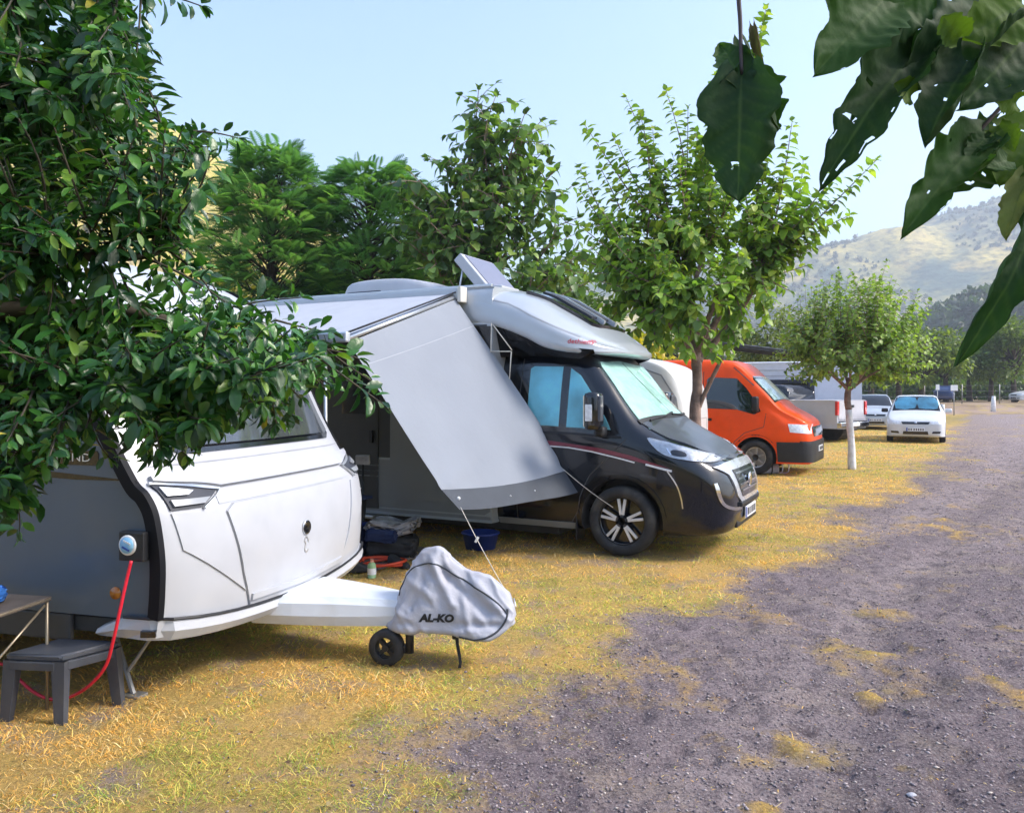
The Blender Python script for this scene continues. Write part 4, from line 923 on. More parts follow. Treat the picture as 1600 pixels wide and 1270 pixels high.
# ---- living body
BX0, BX1, BW = -5.9, -1.36, 1.10
def bodyprof(zt):
    return [(0, 0.235), (BW * 0.93, 0.235), (BW - 0.012, 0.262), (BW, 0.40), (BW, 0.86), (BW, 1.55), (BW, 2.30), (BW - 0.005, zt - 0.10), (BW - 0.05, zt - 0.02), (BW - 0.14, zt + 0.0), (0, zt + 0.03)]
body = obj('living_body', loft([(x, bodyprof(2.70)) for x in (BX0, -5.2, -4.0, -3.0, -2.0, -1.45, BX1)], 1, 2), M['silver'], mh, True)
body.data.set_sharp_from_angle(angle=R(35)); TB = bvh_of(body)
for sgn, axn in ((-1, 'side_r'), (1, 'side_l')):
    patch('shaded_side_panel', TB, [(-5.85, 0.87), (-1.42, 0.87), (-1.42, 2.30), (-5.85, 2.30)], axn, M['dark_grey'], mh, 0.004, 0.002, 0.5)  # shade under the awning is carried by this panel's dark colour
    patch('skirt', TB, [(-5.88, 0.27), (-1.38, 0.27), (-1.38, 0.845), (-5.88, 0.845)], axn, M['skirt_grey'], mh, 0.006, 0.004, 0.4)
    for z in (0.66, 0.72, 0.78): strip('skirt_rib', TB, [(-5.8, z), (-1.75, z)], 0.014, axn, M['skirt_grey'], mh, 0.014, 0.6)
    patch('front_pillar_panel', TB, [(-1.72, 0.46), (-1.37, 0.46), (-1.37, 2.28), (-1.72, 2.28)], axn, M['gloss_black'], mh, 0.010, 0.004, 0.3)
# hatch door, entry door and fittings on the awning side
gdp = [(-2.62, 0.50), (-2.56, 0.44), (-1.86, 0.44), (-1.78, 0.52), (-1.78, 1.50), (-2.62, 1.50)]
strip('hatch_frame', TB, gdp + [gdp[0]], 0.028, 'side_r', M['skirt_grey'], mh, 0.018, 0.1)
ed = [(-3.42, 0.30), (-2.80, 0.30), (-2.80, 2.12), (-2.86, 2.18), (-3.36, 2.18), (-3.42, 2.12)]
door = patch('entry_door', TB, ed, 'side_r', M['dark_grey'], mh, 0.014, 0.004, 0.2)
patch('door_pane', TB, [(-3.30, 1.35), (-2.92, 1.35), (-2.92, 1.90), (-3.30, 1.90)], 'side_r', M['gloss_black'], door, 0.020, 0.004, 0.2)
patch('side_window', TB, [(-2.68, 1.56), (-1.82, 1.56), (-1.82, 2.05), (-2.68, 2.05)], 'side_r', M['gloss_black'], mh, 0.02, 0.004, 0.2)
mkbox('door_handle', (-2.88, -1.13, 1.10), (0.05, 0.03, 0.14), M['black_trim'], door)
mkbox('entry_step', (-3.1, -1.05, 0.21), (0.6, 0.3, 0.04), M['alu'], mh)
mkbox('underbody_shade_block', (-2.9, 0, 0.18), (4.3, 1.5, 0.13), M['shed_dark'], mh, None, 0.02)  # added block that darkens the ground beneath the motorhome
# ---- swept roof cap over the cab
def capprof(zl, hw, ze, ye, zc):
    return [(0, zl), (hw * 0.85, zl), (hw * 0.99, zl + 0.012), (hw, zl + (ze - zl) * 0.45), (hw * 0.985, zl + (ze - zl) * 0.8), (ye, ze), (ye * 0.82, ze + (zc - ze) * 0.55), (ye * 0.45, zc - 0.01), (0, zc)]
CAP = [(-1.80, capprof(2.30, 1.104, 2.668, 1.06, 2.738)), (-1.55, capprof(2.30, 1.106, 2.655, 1.05, 2.745)), (-1.30, capprof(2.27, 1.105, 2.57, 1.03, 2.71)),
       (-1.0, capprof(2.155, 1.085, 2.46, 1.00, 2.62)), (-0.75, capprof(2.055, 1.06, 2.355, 0.97, 2.51)), (-0.5, capprof(2.005, 1.02, 2.25, 0.92, 2.395)),
       (-0.28, capprof(1.985, 0.95, 2.165, 0.84, 2.285)), (-0.10, capprof(1.975, 0.84, 2.095, 0.73, 2.185)), (0.02, capprof(1.985, 0.68, 2.06, 0.58, 2.12)), (0.075, capprof(2.0, 0.42, 2.03, 0.36, 2.05))]
CAP = [(x if x <= -1.0 else -1.0 + (x + 1.0) * 0.78, p) for x, p in CAP]
cap = obj('roof_cap', loft(CAP, 4, 4), mat('pearl_white_cap', (0.42, 0.455, 0.50), 0.28, 0.2, var=0.03, coat=0.6, dirt=((0.45, 0.42, 0.37), 3, 0.2)), mh, True)
cap.data.set_sharp_from_angle(angle=R(50)); TCP = bvh_of(cap)
for sgn, axn in ((-1, 'side_r'), (1, 'side_l')):
    b = bmesh.new(); lo = [(-1.42, 1.96), (-0.95, 1.97), (-0.45, 1.93), (-0.30, 1.98)]; hi = [(-1.42, 2.335), (-0.95, 2.18), (-0.62, 2.05), (-0.30, 2.02)]
    vl = [b.verts.new((x, sgn * (0.90 if z < 2.0 else 1.03), z)) for x, z in lo]; vh = [b.verts.new((x, sgn * (1.045 - max(0, x + 1.0) * 0.15), z)) for x, z in hi]
    for k in range(3): b.faces.new((vl[k], vl[k + 1], vh[k + 1], vh[k]))
    bmesh.ops.solidify(b, geom=b.faces[:], thickness=0.01); obj('cap_infill', b, M['gloss_black'], mh)
    strip('cap_gutter', TCP, [(-1.5, 2.57), (-1.2, 2.51), (-0.95, 2.38), (-0.7, 2.26), (-0.45, 2.15)], 0.014, axn, M['skirt_grey'], mh, 0.002, 0.06, 2)
mkbox('cap_underside', (-0.72, 0, 2.03), (0.8, 1.5, 0.05), M['gloss_black'], mh, None, 0.02)
sk = patch('skylight_frame', TCP, [(-1.20, -0.62), (-0.48, -0.52), (-0.44, -0.40), (-0.44, 0.40), (-0.48, 0.52), (-1.20, 0.62)], 'top', M['gloss_black'], mh, 0.035, 0.02, 0.08)
patch('pane', TCP, [(-1.1, -0.42), (-0.56, -0.36), (-0.56, 0.36), (-1.1, 0.42)], 'top', M['dark_vent'], sk, 0.05, 0.02, 0.08)
for yy in (-0.18, 0.18): strip('skylight_rib', TCP, [(-1.16, yy * 1.1), (-0.48, yy)], 0.05, 'top', M['silver'], sk, 0.062, 0.08)
text_on('lettering', TCP, 'dethleffs', 0.068, (-0.44, 2.10), 'side_r', M['red_text'], mh, shear=0.1, bold=0.001, off=0.004, rot=-0.06)
# ---- roof gear
b = bmesh.new(); acb = loft([(x, [(0, 2.72), (hw, 2.72), (hw * 1.02, 2.78), (hw * 0.95, zt - 0.02), (hw * 0.7, zt), (0, zt + 0.01)]) for x, hw, zt in [(-3.92, 0.30, 2.88), (-3.79, 0.36, 2.96), (-3.42, 0.38, 2.985), (-2.97, 0.38, 2.97), (-2.67, 0.36, 2.91), (-2.49, 0.29, 2.81)]], 3, 3)
b.free(); ac = obj('roof_air_conditioner', acb, M['white'], mh, True); TA = bvh_of(ac)
patch('air_vent', TA, [(-3.81, 2.80), (-3.27, 2.80), (-3.30, 2.84), (-3.83, 2.84)], 'side_r', M['dark_vent'], ac, 0.008, 0.004, 0.08)
mkbox('roof_rail', (-3.6, -1.02, 2.715), (4.4, 0.04, 0.03), M['alu'], mh, None, 0.008)
b = bmesh.new(); lathe(b, [(0.33, 2.71), (0.33, 2.75), (0.26, 2.80), (0.1, 2.82), (0, 2.825)], 24, 'Z', (-4.6, 0.1, 0), False); obj('roof_vent', b, M['skirt_grey'], mh, True)
pr_rot = Matrix.Rotation(R(48), 3, 'Y')
pc = Vector((-2.08, 0.15, 2.96))
b = bmesh.new(); box(b, pc, (0.64, 0.80, 0.12), pr_rot, 0.012); rp = obj('tilted_roof_panel', b, M['white'], mh)
b = bmesh.new(); box(b, pc + pr_rot @ Vector((0, 0.03, 0.064)), (0.58, 0.70, 0.008), pr_rot, 0.0); obj('panel_face', b, M['solar'], rp)
for yy in (-0.2, 0.4): mktube('panel_strut', [(-2.31, yy, 2.72), (-2.23, yy, 3.10)], 0.012, M['alu'], rp)
mkbox('panel_base', (-2.03, 0.15, 2.745), (0.55, 0.5, 0.06), M['white'], rp, None, 0.015)
mkbox('roof_pod', (-1.70, -0.25, 2.76), (0.26, 0.45, 0.075), M['white'], mh, None, 0.03)
# ---- awning: case, canopy, front rail, arms, leg
AL = 4.1; AX1 = -1.70; OUT = 1.85; ZC = 2.63; ZR = 2.07
mkbox('awning_case', (AX1 - AL / 2, -1.16, 2.625), (AL, 0.11, 0.125), M['silver'], mh, None, 0.025)
mkbox('awning_end_cap', (AX1 + 0.02, -1.165, 2.615), (0.045, 0.135, 0.165), mat('cream_plastic', (0.62, 0.60, 0.55), 0.5), mh, None, 0.012)
b = bmesh.new(); nn_ = 10; g_ = []
for i in range(nn_ + 1):
    t = i / nn_; row = []
    for j in range(9):
        s_ = j / 8; sag = -0.03 * math.sin(math.pi * t) * (1 if 0.05 < s_ < 0.95 else 0.3)
        row.append(b.verts.new((AX1 - 0.06 - s_ * (AL - 0.12), -1.19 - t * (OUT - 0.05), ZC + (ZR - ZC) * t + sag)))
    g_.append(row)
for i in range(nn_):
    for j in range(8): b.faces.new((g_[i][j], g_[i][j + 1], g_[i + 1][j + 1], g_[i + 1][j]))
obj('awning_canopy', b, M['canvas'], mh, True)
mkbox('awning_front_rail', (AX1 - AL / 2, -1.16 - OUT, ZR - 0.01), (AL, 0.06, 0.09), M['alu'], mh, None, 0.015)
mktube('awning_arm', [(AX1 - 0.05, -1.20, ZC - 0.045), (AX1 - 0.05, -1.12 - OUT, ZR - 0.02)], 0.022, M['alu'], mh)
mktube('awning_arm_edge', [(AX1 - 0.035, -1.20, ZC + 0.012), (AX1 - 0.035, -1.12 - OUT, ZR + 0.035)], 0.009, M['black_trim'], mh)
for xx in (AX1 - 0.25, AX1 - AL + 0.25):
    mktube('awning_leg', [(xx, -1.16 - OUT, ZR - 0.03), (xx + 0.02, -1.16 - OUT, 0.0)], 0.016, M['alu'], mh)
MWM = Matrix.Translation(MH) @ Matrix.Rotation(-TH_M, 4, 'Z')
def mw(x, y, z): return MWM @ Vector((x, y, z))
# ---- sun screen hung from the awning side, drawn out towards the track
E0 = mw(AX1 - 0.03, -1.21, ZC - 0.065); A0 = mw(AX1 - 0.03, -1.12 - OUT, ZR - 0.05)
LB = at(690, 765, 6.74); RB = at(893, 733, 8.12)
LB2 = at(718, 796, 6.64); RB2 = at(912, 766, 8.04)
scr = thing('sun_screen', 'pale grey sun screen with dark hem slanting out from the motorhome awning', 'sun screen', A0)
def quad_grid(P00, P10, P01, P11, nu, nv, sagf):
    b = bmesh.new(); g_ = []
    nrm = (P10 - P00).cross(P01 - P00).normalized()
    for i in range(nu + 1):
        row = []
        for j in range(nv + 1):
            u_, v_ = i / nu, j / nv
            p = (P00.lerp(P10, u_)).lerp(P01.lerp(P11, u_), v_)
            row.append(b.verts.new(p + sagf(u_, v_, nrm) - A0))
        g_.append(row)
    for i in range(nu):
        for j in range(nv): b.faces.new((g_[i][j], g_[i + 1][j], g_[i + 1][j + 1], g_[i][j + 1]))
    return b
def sag1(u_, v_, nrm):
    return nrm * (0.018 * math.sin(math.pi * u_) * math.sin(math.pi * min(1, v_ * 0.9)) + 0.010 * math.sin(u_ * 17 + v_ * 3) * (v_ ** 2) + 0.008 * math.sin(v_ * 11 + u_ * 5) * u_ * (1 - u_) + sum(0.010 * math.sin(8 * math.atan2(1.02 - v_, abs(u_ - c_) + 0.02) + c_ * 3) * math.exp(-3.2 * math.hypot(u_ - c_, 1 - v_)) for c_ in (0.0, 1.0))) + Vector((0, 0, -0.05 * math.sin(math.pi * u_) * v_))
def sag2(u_, v_, nrm):
    return Vector((0, 0, -0.05 * math.sin(math.pi * u_) * (1 - v_ * 0.3))) + nrm * 0.012 * math.sin(u_ * 9) * v_
b = quad_grid(A0, E0, LB, RB, 40, 36, sag1); fb = obj('screen_fabric', b, M['screen'], scr, True)
b = quad_grid(LB, RB, LB2, RB2, 24, 4, sag2); obj('screen_band', b, M['screen_band'], scr, True)
for (u_, v_) in ((0.16, 0.16), ):
    p = A0.lerp(E0, u_)
    a_, c_ = A0.lerp(LB, v_) - A0, E0.lerp(RB, v_) - A0
    nrm = (E0 - A0).cross(LB - A0).normalized()
    b = bmesh.new(); pts = [a_.lerp(c_, k / 16) + sag1(k / 16, v_, nrm) for k in range(17)]
    tube(b, pts, 0.003, 4); obj('screen_seam', b, M['canvas'], scr)
for k, (t, vv) in enumerate([(0.06, 0.45), (0.42, 0.55), (0.62, 0.50)]):
    p = LB.lerp(RB, t).lerp(LB2.lerp(RB2, t), vv) + Vector((0, -0.02, -0.05 * math.sin(math.pi * t) * 0.8))
    b = bmesh.new(); lathe(b, [(0.016 if k == 0 else 0.007, 0), (0.012 if k == 0 else 0.005, -0.006), (0, -0.007)], 14, 'Y', p - A0, False); obj('eyelet', b, M['sign_white'], scr, True)
# guy ropes
peg = onground(806, 950)
def rope(name, p0, p1, label, sag=0.02, r_=0.0032):
    pts = [Vector(p0).lerp(Vector(p1), k / 14) + Vector((0, 0, -sag * math.sin(math.pi * k / 14))) for k in range(15)]
    o = mktube(name, pts, r_, M['rope'], None, 6); return tag(o, label, 'rope', 'guy ropes of the sun screen')
gr1 = rope('guy_rope', LB2 + Vector((0.01, -0.015, 0.02)), peg, 'white guy rope running down behind the grey hitch cover')
b = bmesh.new(); p = LB2.lerp(peg, 0.33); box(b, p, (0.02, 0.006, 0.05), Matrix.Rotation(0.5, 3, 'Y'), 0.002); obj('rope_slider', b, M['sign_white'], gr1)
pgo = mktube('tent_peg', [peg + Vector((0.015, -0.02, -0.05)), peg + Vector((-0.015, 0.02, 0.07))], 0.005, M['alu']); tag(pgo, 'thin metal tent peg in grass behind the hitch cover', 'peg')
rope('guy_rope', at(880, 733, 7.98), mw(-0.075, -1.00, 0.475), 'white guy rope reaching to the motorhome front wheel', 0.015)
# white cord frame hanging over the dark cab panel
cf = thing('hanging_cord', 'thin white cord looped over the dark panel behind the cab door', 'cord', mw(-1.2, -1.13, 1.9))
o0 = mw(-1.2, -1.13, 1.9)
def cpt(px, py): 
    t_ = (px - 800) / 1250; l_ = Vector((math.sin(TH_M), math.cos(TH_M))); d_ = Vector((math.cos(TH_M), -math.sin(TH_M)))
    oo = Vector((MH.x, MH.y)) - l_ * 1.125; t2 = (t_ * oo.y - oo.x) / (d_.x - t_ * d_.y); q_ = oo + d_ * t2
    return Vector((q_.x, q_.y, 1.6 - (py - 612) / 1250 * q_.y)) - o0
for ln_ in ([(768, 505), (767, 548), (766, 552)], [(770, 507), (800, 547)], [(766, 549), (799, 549)], [(799, 549), (796, 592)]):
    mktube('cord_length', [cpt(*p) for p in ln_], 0.006, M['rope'], cf, 5)
# ------------------------------------------------------------------ orange panel van (and a white one behind)
def vprof(zb, hw, zbelt, ys, zs, zt):
    return [(0, zb), (hw * 0.9, zb), (hw * 0.99, zb + 0.07), (hw, zb + (zbelt - zb) * 0.5), (hw, zb + (zbelt - zb) * 0.8), (hw * 0.985, zbelt), ((hw * 0.985 + ys) / 2, (zbelt + zs) / 2), (ys, zs), (ys * 0.6, zt - (zt - zs) * 0.2), (0, zt)]
VST = [(1.02, vprof(0.28, 0.50, 0.60, 0.42, 0.66, 0.70)), (0.985, vprof(0.24, 0.74, 0.72, 0.66, 0.86, 0.93)), (0.93, vprof(0.22, 0.84, 0.80, 0.74, 0.99, 1.05)), (0.78, vprof(0.22, 0.91, 0.88, 0.80, 1.10, 1.16)),
       (0.55, vprof(0.22, 0.945, 0.98, 0.83, 1.22, 1.28)), (0.40, vprof(0.22, 0.955, 1.08, 0.84, 1.32, 1.40)), (0.20, vprof(0.22, 0.96, 1.15, 0.82, 1.54, 1.61)), (0.0, vprof(0.22, 0.965, 1.20, 0.80, 1.74, 1.80)), (-0.18, vprof(0.22, 0.97, 1.22, 0.78, 1.92, 1.98)),
       (-0.36, vprof(0.22, 0.97, 1.24, 0.77, 2.08, 2.15)), (-0.60, vprof(0.22, 0.97, 1.24, 0.76, 2.17, 2.235)), (-1.2, vprof(0.22, 0.97, 1.24, 0.76, 2.20, 2.26)), (-2.4, vprof(0.22, 0.97, 1.24, 0.76, 2.20, 2.26)), (-3.9, vprof(0.22, 0.97, 1.24, 0.76, 2.19, 2.25)), (-4.0, vprof(0.26, 0.94, 1.24, 0.74, 2.14, 2.20))]
def build_van(name, label, loc, th, paint, glassmat, steel, detailed=True):
    vn = thing(name, label, 'van', loc, -th)
    bd = obj('van_body', loft(VST, 3, 3), paint, vn, True)
    cut_cyl(bd, [(0, 0.33, 0.40, -1.3, -0.6), (0, 0.33, 0.40, 0.6, 1.3), (-3.05, 0.33, 0.40, -1.3, -0.6), (-3.05, 0.33, 0.40, 0.6, 1.3)], M['shed_dark'])
    for p in bd.data.polygons: p.use_smooth = True
    bd.data.set_sharp_from_angle(angle=R(38)); TV = bvh_of(bd)
    for sgn, axn in ((-1, 'side_r'), (1, 'side_l')):
        for xx in (0, -3.05): wheel(vn, 'wheel', (xx, sgn * 0.865, 0.33), 0.33, 0.21, 0.2, 'steel', sgn)
        patch('door_window', TV, [(-0.96, 1.27), (-0.35, 1.25), (-0.02, 1.16), (0.10, 1.22), (0.02, 1.38), (-0.20, 1.68), (-0.38, 1.86), (-0.92, 1.89), (-0.97, 1.84)], axn, glassmat, vn, 0.006, 0.006, 0.07)
        strip('door_seam', TV, [(-1.04, 2.0), (-1.04, 0.40), (-0.45, 0.36), (-0.40, 0.62), (-0.2, 0.80), (0.16, 0.92), (0.20, 1.18)], 0.012, axn, M['shed_dark'], vn, 0.002, 0.1)
        strip('roof_seam', TV, [(-0.45, 2.08), (-0.30, 1.95), (-0.05, 1.72)], 0.018, axn, M['shed_dark'], vn, 0.003, 0.07)
        strip('side_moulding', TV, [(-0.97, 0.48), (-0.42, 0.48)], 0.07, axn, M['black_trim'], vn, 0.012, 0.1)
        patch('headlamp', TV, [(0.60, 0.985), (0.97, 0.97), (0.99, 0.80), (0.64, 0.83)], axn, M['reflector_silver'], vn, 0.012, 0.01, 0.05)
        strip('arch_moulding', TV, [(0.42 * math.cos(R(a)), 0.33 + 0.42 * math.sin(R(a))) for a in range(10, 176, 15)], 0.05, axn, M['black_trim'], vn, 0.014, 0.06)
        b = bmesh.new(); box(b, (0.03, sgn * 1.09, 1.36), (0.12, 0.18, 0.30), None, 0.04); mr_ = obj('mirror', b, M['black_trim'], vn, True)
        mkbox('door_handle', (-0.90, sgn * 0.98, 1.05), (0.12, 0.03, 0.05), M['black_trim'], vn)
    wx = frame((0.38, 0, 1.42), (-0.70, 0, 0.71), (-0.71, 0, -0.70))
    wsf = patch('windscreen', TV, [(-0.82, 0.0), (0, 0.04), (0.82, 0.0), (0.76, 0.62), (0.66, 0.70), (-0.66, 0.70), (-0.76, 0.62)], wx, M['gloss_black'] if glassmat is not M['van_white'] else M['van_white'], vn, 0.004, 0.006, 0.08)
    if glassmat is not M['van_white']:
        patch('sun_shade', TV, [(-0.74, 0.05), (0.74, 0.05), (0.69, 0.62), (-0.69, 0.62)], wx, mat('foil_screen', (0.70, 0.84, 0.84), 0.35, 0.0, var=0.4, vscale=14), wsf, 0.008, 0.003, 0.08)
        patch('pane', TV, [(-0.78, 0.03), (0.78, 0.03), (0.72, 0.65), (-0.72, 0.65)], wx, M['glass_clear'], wsf, 0.014, 0.004, 0.08)
    patch('grille', TV, [(-0.58, 0.93), (0.58, 0.93), (0.52, 0.74), (-0.52, 0.74)], 'front', M['gloss_black'], vn, 0.012, 0.01, 0.06)
    patch('bumper', TV, [(-0.90, 0.66), (0.90, 0.66), (0.90, 0.26), (-0.90, 0.26)], 'front', M['black_trim'], vn, 0.03, 0.02, 0.07)
    for sgn, axn in ((-1, 'side_r'), (1, 'side_l')):
        patch('bumper_corner', TV, [(0.40, 0.64), (0.86, 0.64), (0.88, 0.26), (0.42, 0.26)], axn, M['black_trim'], vn, 0.028, 0.02, 0.07)
    npv = mkbox('number_plate', (1.06, 0.0, 0.50), (0.02, 0.50, 0.11), M['plate'], vn, None, 0.003)
    for k in range(6): mkbox('plate_mark', (1.072, -0.17 + k * 0.07, 0.50), (0.004, 0.03, 0.065), M['black_trim'], npv, None, 0)
    return vn
TH_V = R(29); lV = Vector((math.sin(TH_V), math.cos(TH_V), 0))
build_van('panel_van', 'bright orange panel van with black bumper parked behind the motorhome', Vector((4.72, 15.5, 0)) + lV * 0.92, TH_V, M['orange'], mat('van_side_glass', (0.012, 0.02, 0.022), 0.05, coat=1.0, var=0.3), True)
TH_W = R(25)
wc = thing('white_caravan', 'white caravan nose rising behind the motorhome windscreen, left of the tree trunk', 'caravan', (3.12, 13.4, 0), -TH_W)
def wcp(zb, hw, zt): return [(0, zb), (hw * 0.9, zb), (hw, zb + 0.06), (hw, zb + (zt - zb) * 0.5), (hw, zb + (zt - zb) * 0.8), (hw * 0.97, zt - 0.07), (hw * 0.85, zt), (0, zt + 0.02)]
wb1 = obj('caravan_body', loft([(0.02, wcp(0.62, 0.70, 1.15)), (-0.02, wcp(0.52, 0.88, 1.40)), (-0.10, wcp(0.46, 0.98, 1.70)), (-0.24, wcp(0.44, 1.04, 1.93)), (-0.48, wcp(0.42, 1.07, 2.07)), (-0.9, wcp(0.42, 1.08, 2.15)), (-2.0, wcp(0.42, 1.08, 2.18)), (-4.4, wcp(0.42, 1.08, 2.16)), (-4.5, wcp(0.46, 1.05, 2.08))], 4, 3), M['van_white'], wc, True)
wb1.data.set_sharp_from_angle(angle=R(40)); TWC = bvh_of(wb1)
for sgn, axn in ((-1, 'side_r'), (1, 'side_l')):
    strip('side_seam', TWC, [(-4.3, 0.95), (-0.12, 0.95)], 0.012, axn, M['skirt_grey'], wc, 0.004, 0.2); strip('roof_seam', TWC, [(-4.3, 2.04), (-0.8, 2.02), (-0.36, 1.86), (-0.14, 1.5), (-0.05, 0.9)], 0.022, axn, M['skirt_grey'], wc, 0.006, 0.1)
    patch('side_window', TWC, [(-2.4, 1.2), (-1.2, 1.2), (-1.2, 1.75), (-2.4, 1.75)], axn, M['gloss_black'], wc, 0.012, 0.004, 0.2)
    wheel(wc, 'wheel', (-2.4, sgn * 0.95, 0.31), 0.31, 0.18, 0.2, 'steel', sgn)
strip('locker_seam', TWC, [(-0.6, 0.72), (-0.6, 1.15), (0.6, 1.15), (0.6, 0.72)], 0.012, 'front', M['skirt_grey'], wc, 0.004, 0.1)
obj('drawbar', loft([(x, [(0, 0.36), (hw, 0.36), (hw, 0.40), (hw, 0.44), (0, 0.44)]) for x, hw in ((-0.3, 0.5), (0.3, 0.25), (0.9, 0.06))], 2, 1), M['post_grey'], wc)
mktube('jockey_post', [(0.75, 0.1, 0.5), (0.75, 0.1, 0.0)], 0.025, M['post_grey'], wc)

# ------------------------------------------------------------------ white saloon car facing the camera, far cars
def build_car(name, label, loc, rz, paint, blinds=True, group=None):
    cr = thing(name, label, 'car', loc, rz, group)
    def cp(zb, hw, zbelt, ys, zs, zt): return vprof(zb, hw, zbelt, ys, zs, zt)
    S = [(0.80, cp(0.30, 0.48, 0.50, 0.42, 0.54, 0.56)), (0.76, cp(0.22, 0.66, 0.56, 0.60, 0.64, 0.67)), (0.66, cp(0.19, 0.76, 0.62, 0.68, 0.71, 0.745)), (0.45, cp(0.19, 0.82, 0.68, 0.72, 0.79, 0.83)), (0.1, cp(0.19, 0.845, 0.76, 0.74, 0.87, 0.915)), (-0.30, cp(0.19, 0.85, 0.86, 0.73, 0.95, 0.985)),
         (-0.55, cp(0.19, 0.85, 0.91, 0.67, 1.13, 1.17)), (-0.85, cp(0.19, 0.85, 0.93, 0.61, 1.34, 1.38)), (-1.15, cp(0.19, 0.85, 0.94, 0.585, 1.435, 1.475)), (-1.7, cp(0.19, 0.85, 0.94, 0.585, 1.445, 1.49)), (-2.2, cp(0.19, 0.85, 0.95, 0.59, 1.40, 1.45)), (-2.7, cp(0.19, 0.84, 0.96, 0.62, 1.12, 1.16)), (-3.0, cp(0.20, 0.83, 0.92, 0.66, 0.98, 1.01)), (-3.35, cp(0.25, 0.76, 0.85, 0.62, 0.93, 0.96)), (-3.42, cp(0.35, 0.66, 0.80, 0.56, 0.84, 0.88))]
    bd = obj('car_body', loft(S, 3, 3), paint, cr, True)
    cut_cyl(bd, [(xx, 0.30, 0.345, sg * 0.6 if sg > 0 else -1.2, 1.2 if sg > 0 else -0.6) for xx in (0, -2.45) for sg in (-1, 1)], M['shed_dark'])
    for p in bd.data.polygons: p.use_smooth = True
    bd.data.set_sharp_from_angle(angle=R(38)); T = bvh_of(bd)
    for sgn, axn in ((-1, 'side_r'), (1, 'side_l')):
        for xx in (0, -2.45): wheel(cr, 'wheel', (xx, sgn * 0.75, 0.30), 0.30, 0.18, 0.19, 'alloy', sgn)
        patch('side_window', T, [(-0.70, 0.98), (-1.55, 0.985), (-1.55, 1.39), (-1.12, 1.38), (-0.92, 1.29)], axn, M['gloss_black'], cr, 0.004, 0.005, 0.08)
        patch('side_window', T, [(-1.63, 0.985), (-2.55, 1.02), (-2.25, 1.33), (-2.0, 1.38), (-1.63, 1.39)], axn, M['gloss_black'], cr, 0.004, 0.005, 0.08)
        patch('headlamp', T, [(sgn * 0.82, 0.71), (sgn * 0.40, 0.675), (sgn * 0.42, 0.575), (sgn * 0.76, 0.585)], 'front', M['reflector_silver'], cr, 0.012, 0.01, 0.05)
        patch('fog_intake', T, [(sgn * 0.70, 0.375), (sgn * 0.48, 0.37), (sgn * 0.45, 0.30), (sgn * 0.68, 0.31)], 'front', M['gloss_black'], cr, 0.006, 0.005, 0.05)
        b = bmesh.new(); box(b, (-0.62, sgn * 0.93, 0.99), (0.14, 0.20, 0.13), None, 0.04); obj('mirror', b, M['black_trim'] if sgn < 0 else paint, cr, True)
    wx = frame((-0.30, 0, 1.0), (-0.82, 0, 0.57), (-0.57, 0, -0.82))
    wf = patch('windscreen', T, [(-0.70, 0.02), (0, 0.05), (0.70, 0.02), (0.59, 0.80), (0.50, 0.86), (-0.50, 0.86), (-0.59, 0.80)], wx, M['gloss_black'], cr, 0.004, 0.006, 0.08)
    if blinds:
        for y0, y1 in ((-0.60, -0.03), (0.08, 0.62)):
            patch('sun_shade', T, [(y0, 0.14), (y1, 0.14), (y1 * 0.9, 0.72), (y0 * 0.9, 0.72)], wx, M['blind_sky_blue'], wf, 0.007, 0.002, 0.08, True, 2)
        patch('pane', T, [(-0.68, 0.04), (0.68, 0.04), (0.57, 0.82), (-0.57, 0.82)], wx, M['glass_clear'], wf, 0.013, 0.004, 0.1)
    patch('grille', T, [(-0.40, 0.66), (0.40, 0.66), (0.36, 0.585), (-0.36, 0.585)], 'front', M['gloss_black'], cr, 0.010, 0.008, 0.05)
    b = bmesh.new(); lathe(b, [(0.04, 0), (0.045, 0.01), (0, 0.012)], 16, 'X', (0.775, 0, 0.625), False); obj('nose_badge', b, M['chrome'], cr, True)
    patch('lower_intake', T, [(-0.34, 0.37), (0.34, 0.37), (0.36, 0.27), (-0.36, 0.27)], 'front', M['gloss_black'], cr, 0.006, 0.005, 0.05)
    npv = mkbox('number_plate', (0.822, 0.0, 0.425), (0.02, 0.52, 0.115), M['plate'], cr, None, 0.003)
    mkbox('plate_band', (0.834, -0.238, 0.425), (0.004, 0.04, 0.11), M['plate_blue'], npv, None, 0)
    for k in range(7): mkbox('plate_mark', (0.834, -0.18 + k * 0.062 + (0.02 if k > 1 else 0), 0.425), (0.004, 0.03, 0.065), M['black_trim'], npv, None, 0)
    return cr
c_ = onground(1431, 690)
build_car('car', 'white saloon car with blue shades in its windscreen, facing down the track', (c_.x, c_.y, 0), math.atan2(-0.90, -0.47), M['van_white'])
ZB = 0.7
build_car('parked_car', 'small dark blue car far off beneath the trees', (at(1500, 600, 72).x, 74.5, ZB), math.atan2(0.85, 0.5), M['blue_car'], False, 'cars parked far off')
build_car('parked_car', 'distant white car cut by the right edge of the picture', (at(1597, 600, 70).x, 70, ZB), R(184), M['van_white'], False, 'cars parked far off')
build_car('parked_car', 'pale car seen behind the white saloon under the small tree', (at(1366, 600, 34).x, 34, 0), R(-112), M['silver'], False, 'cars parked far off')

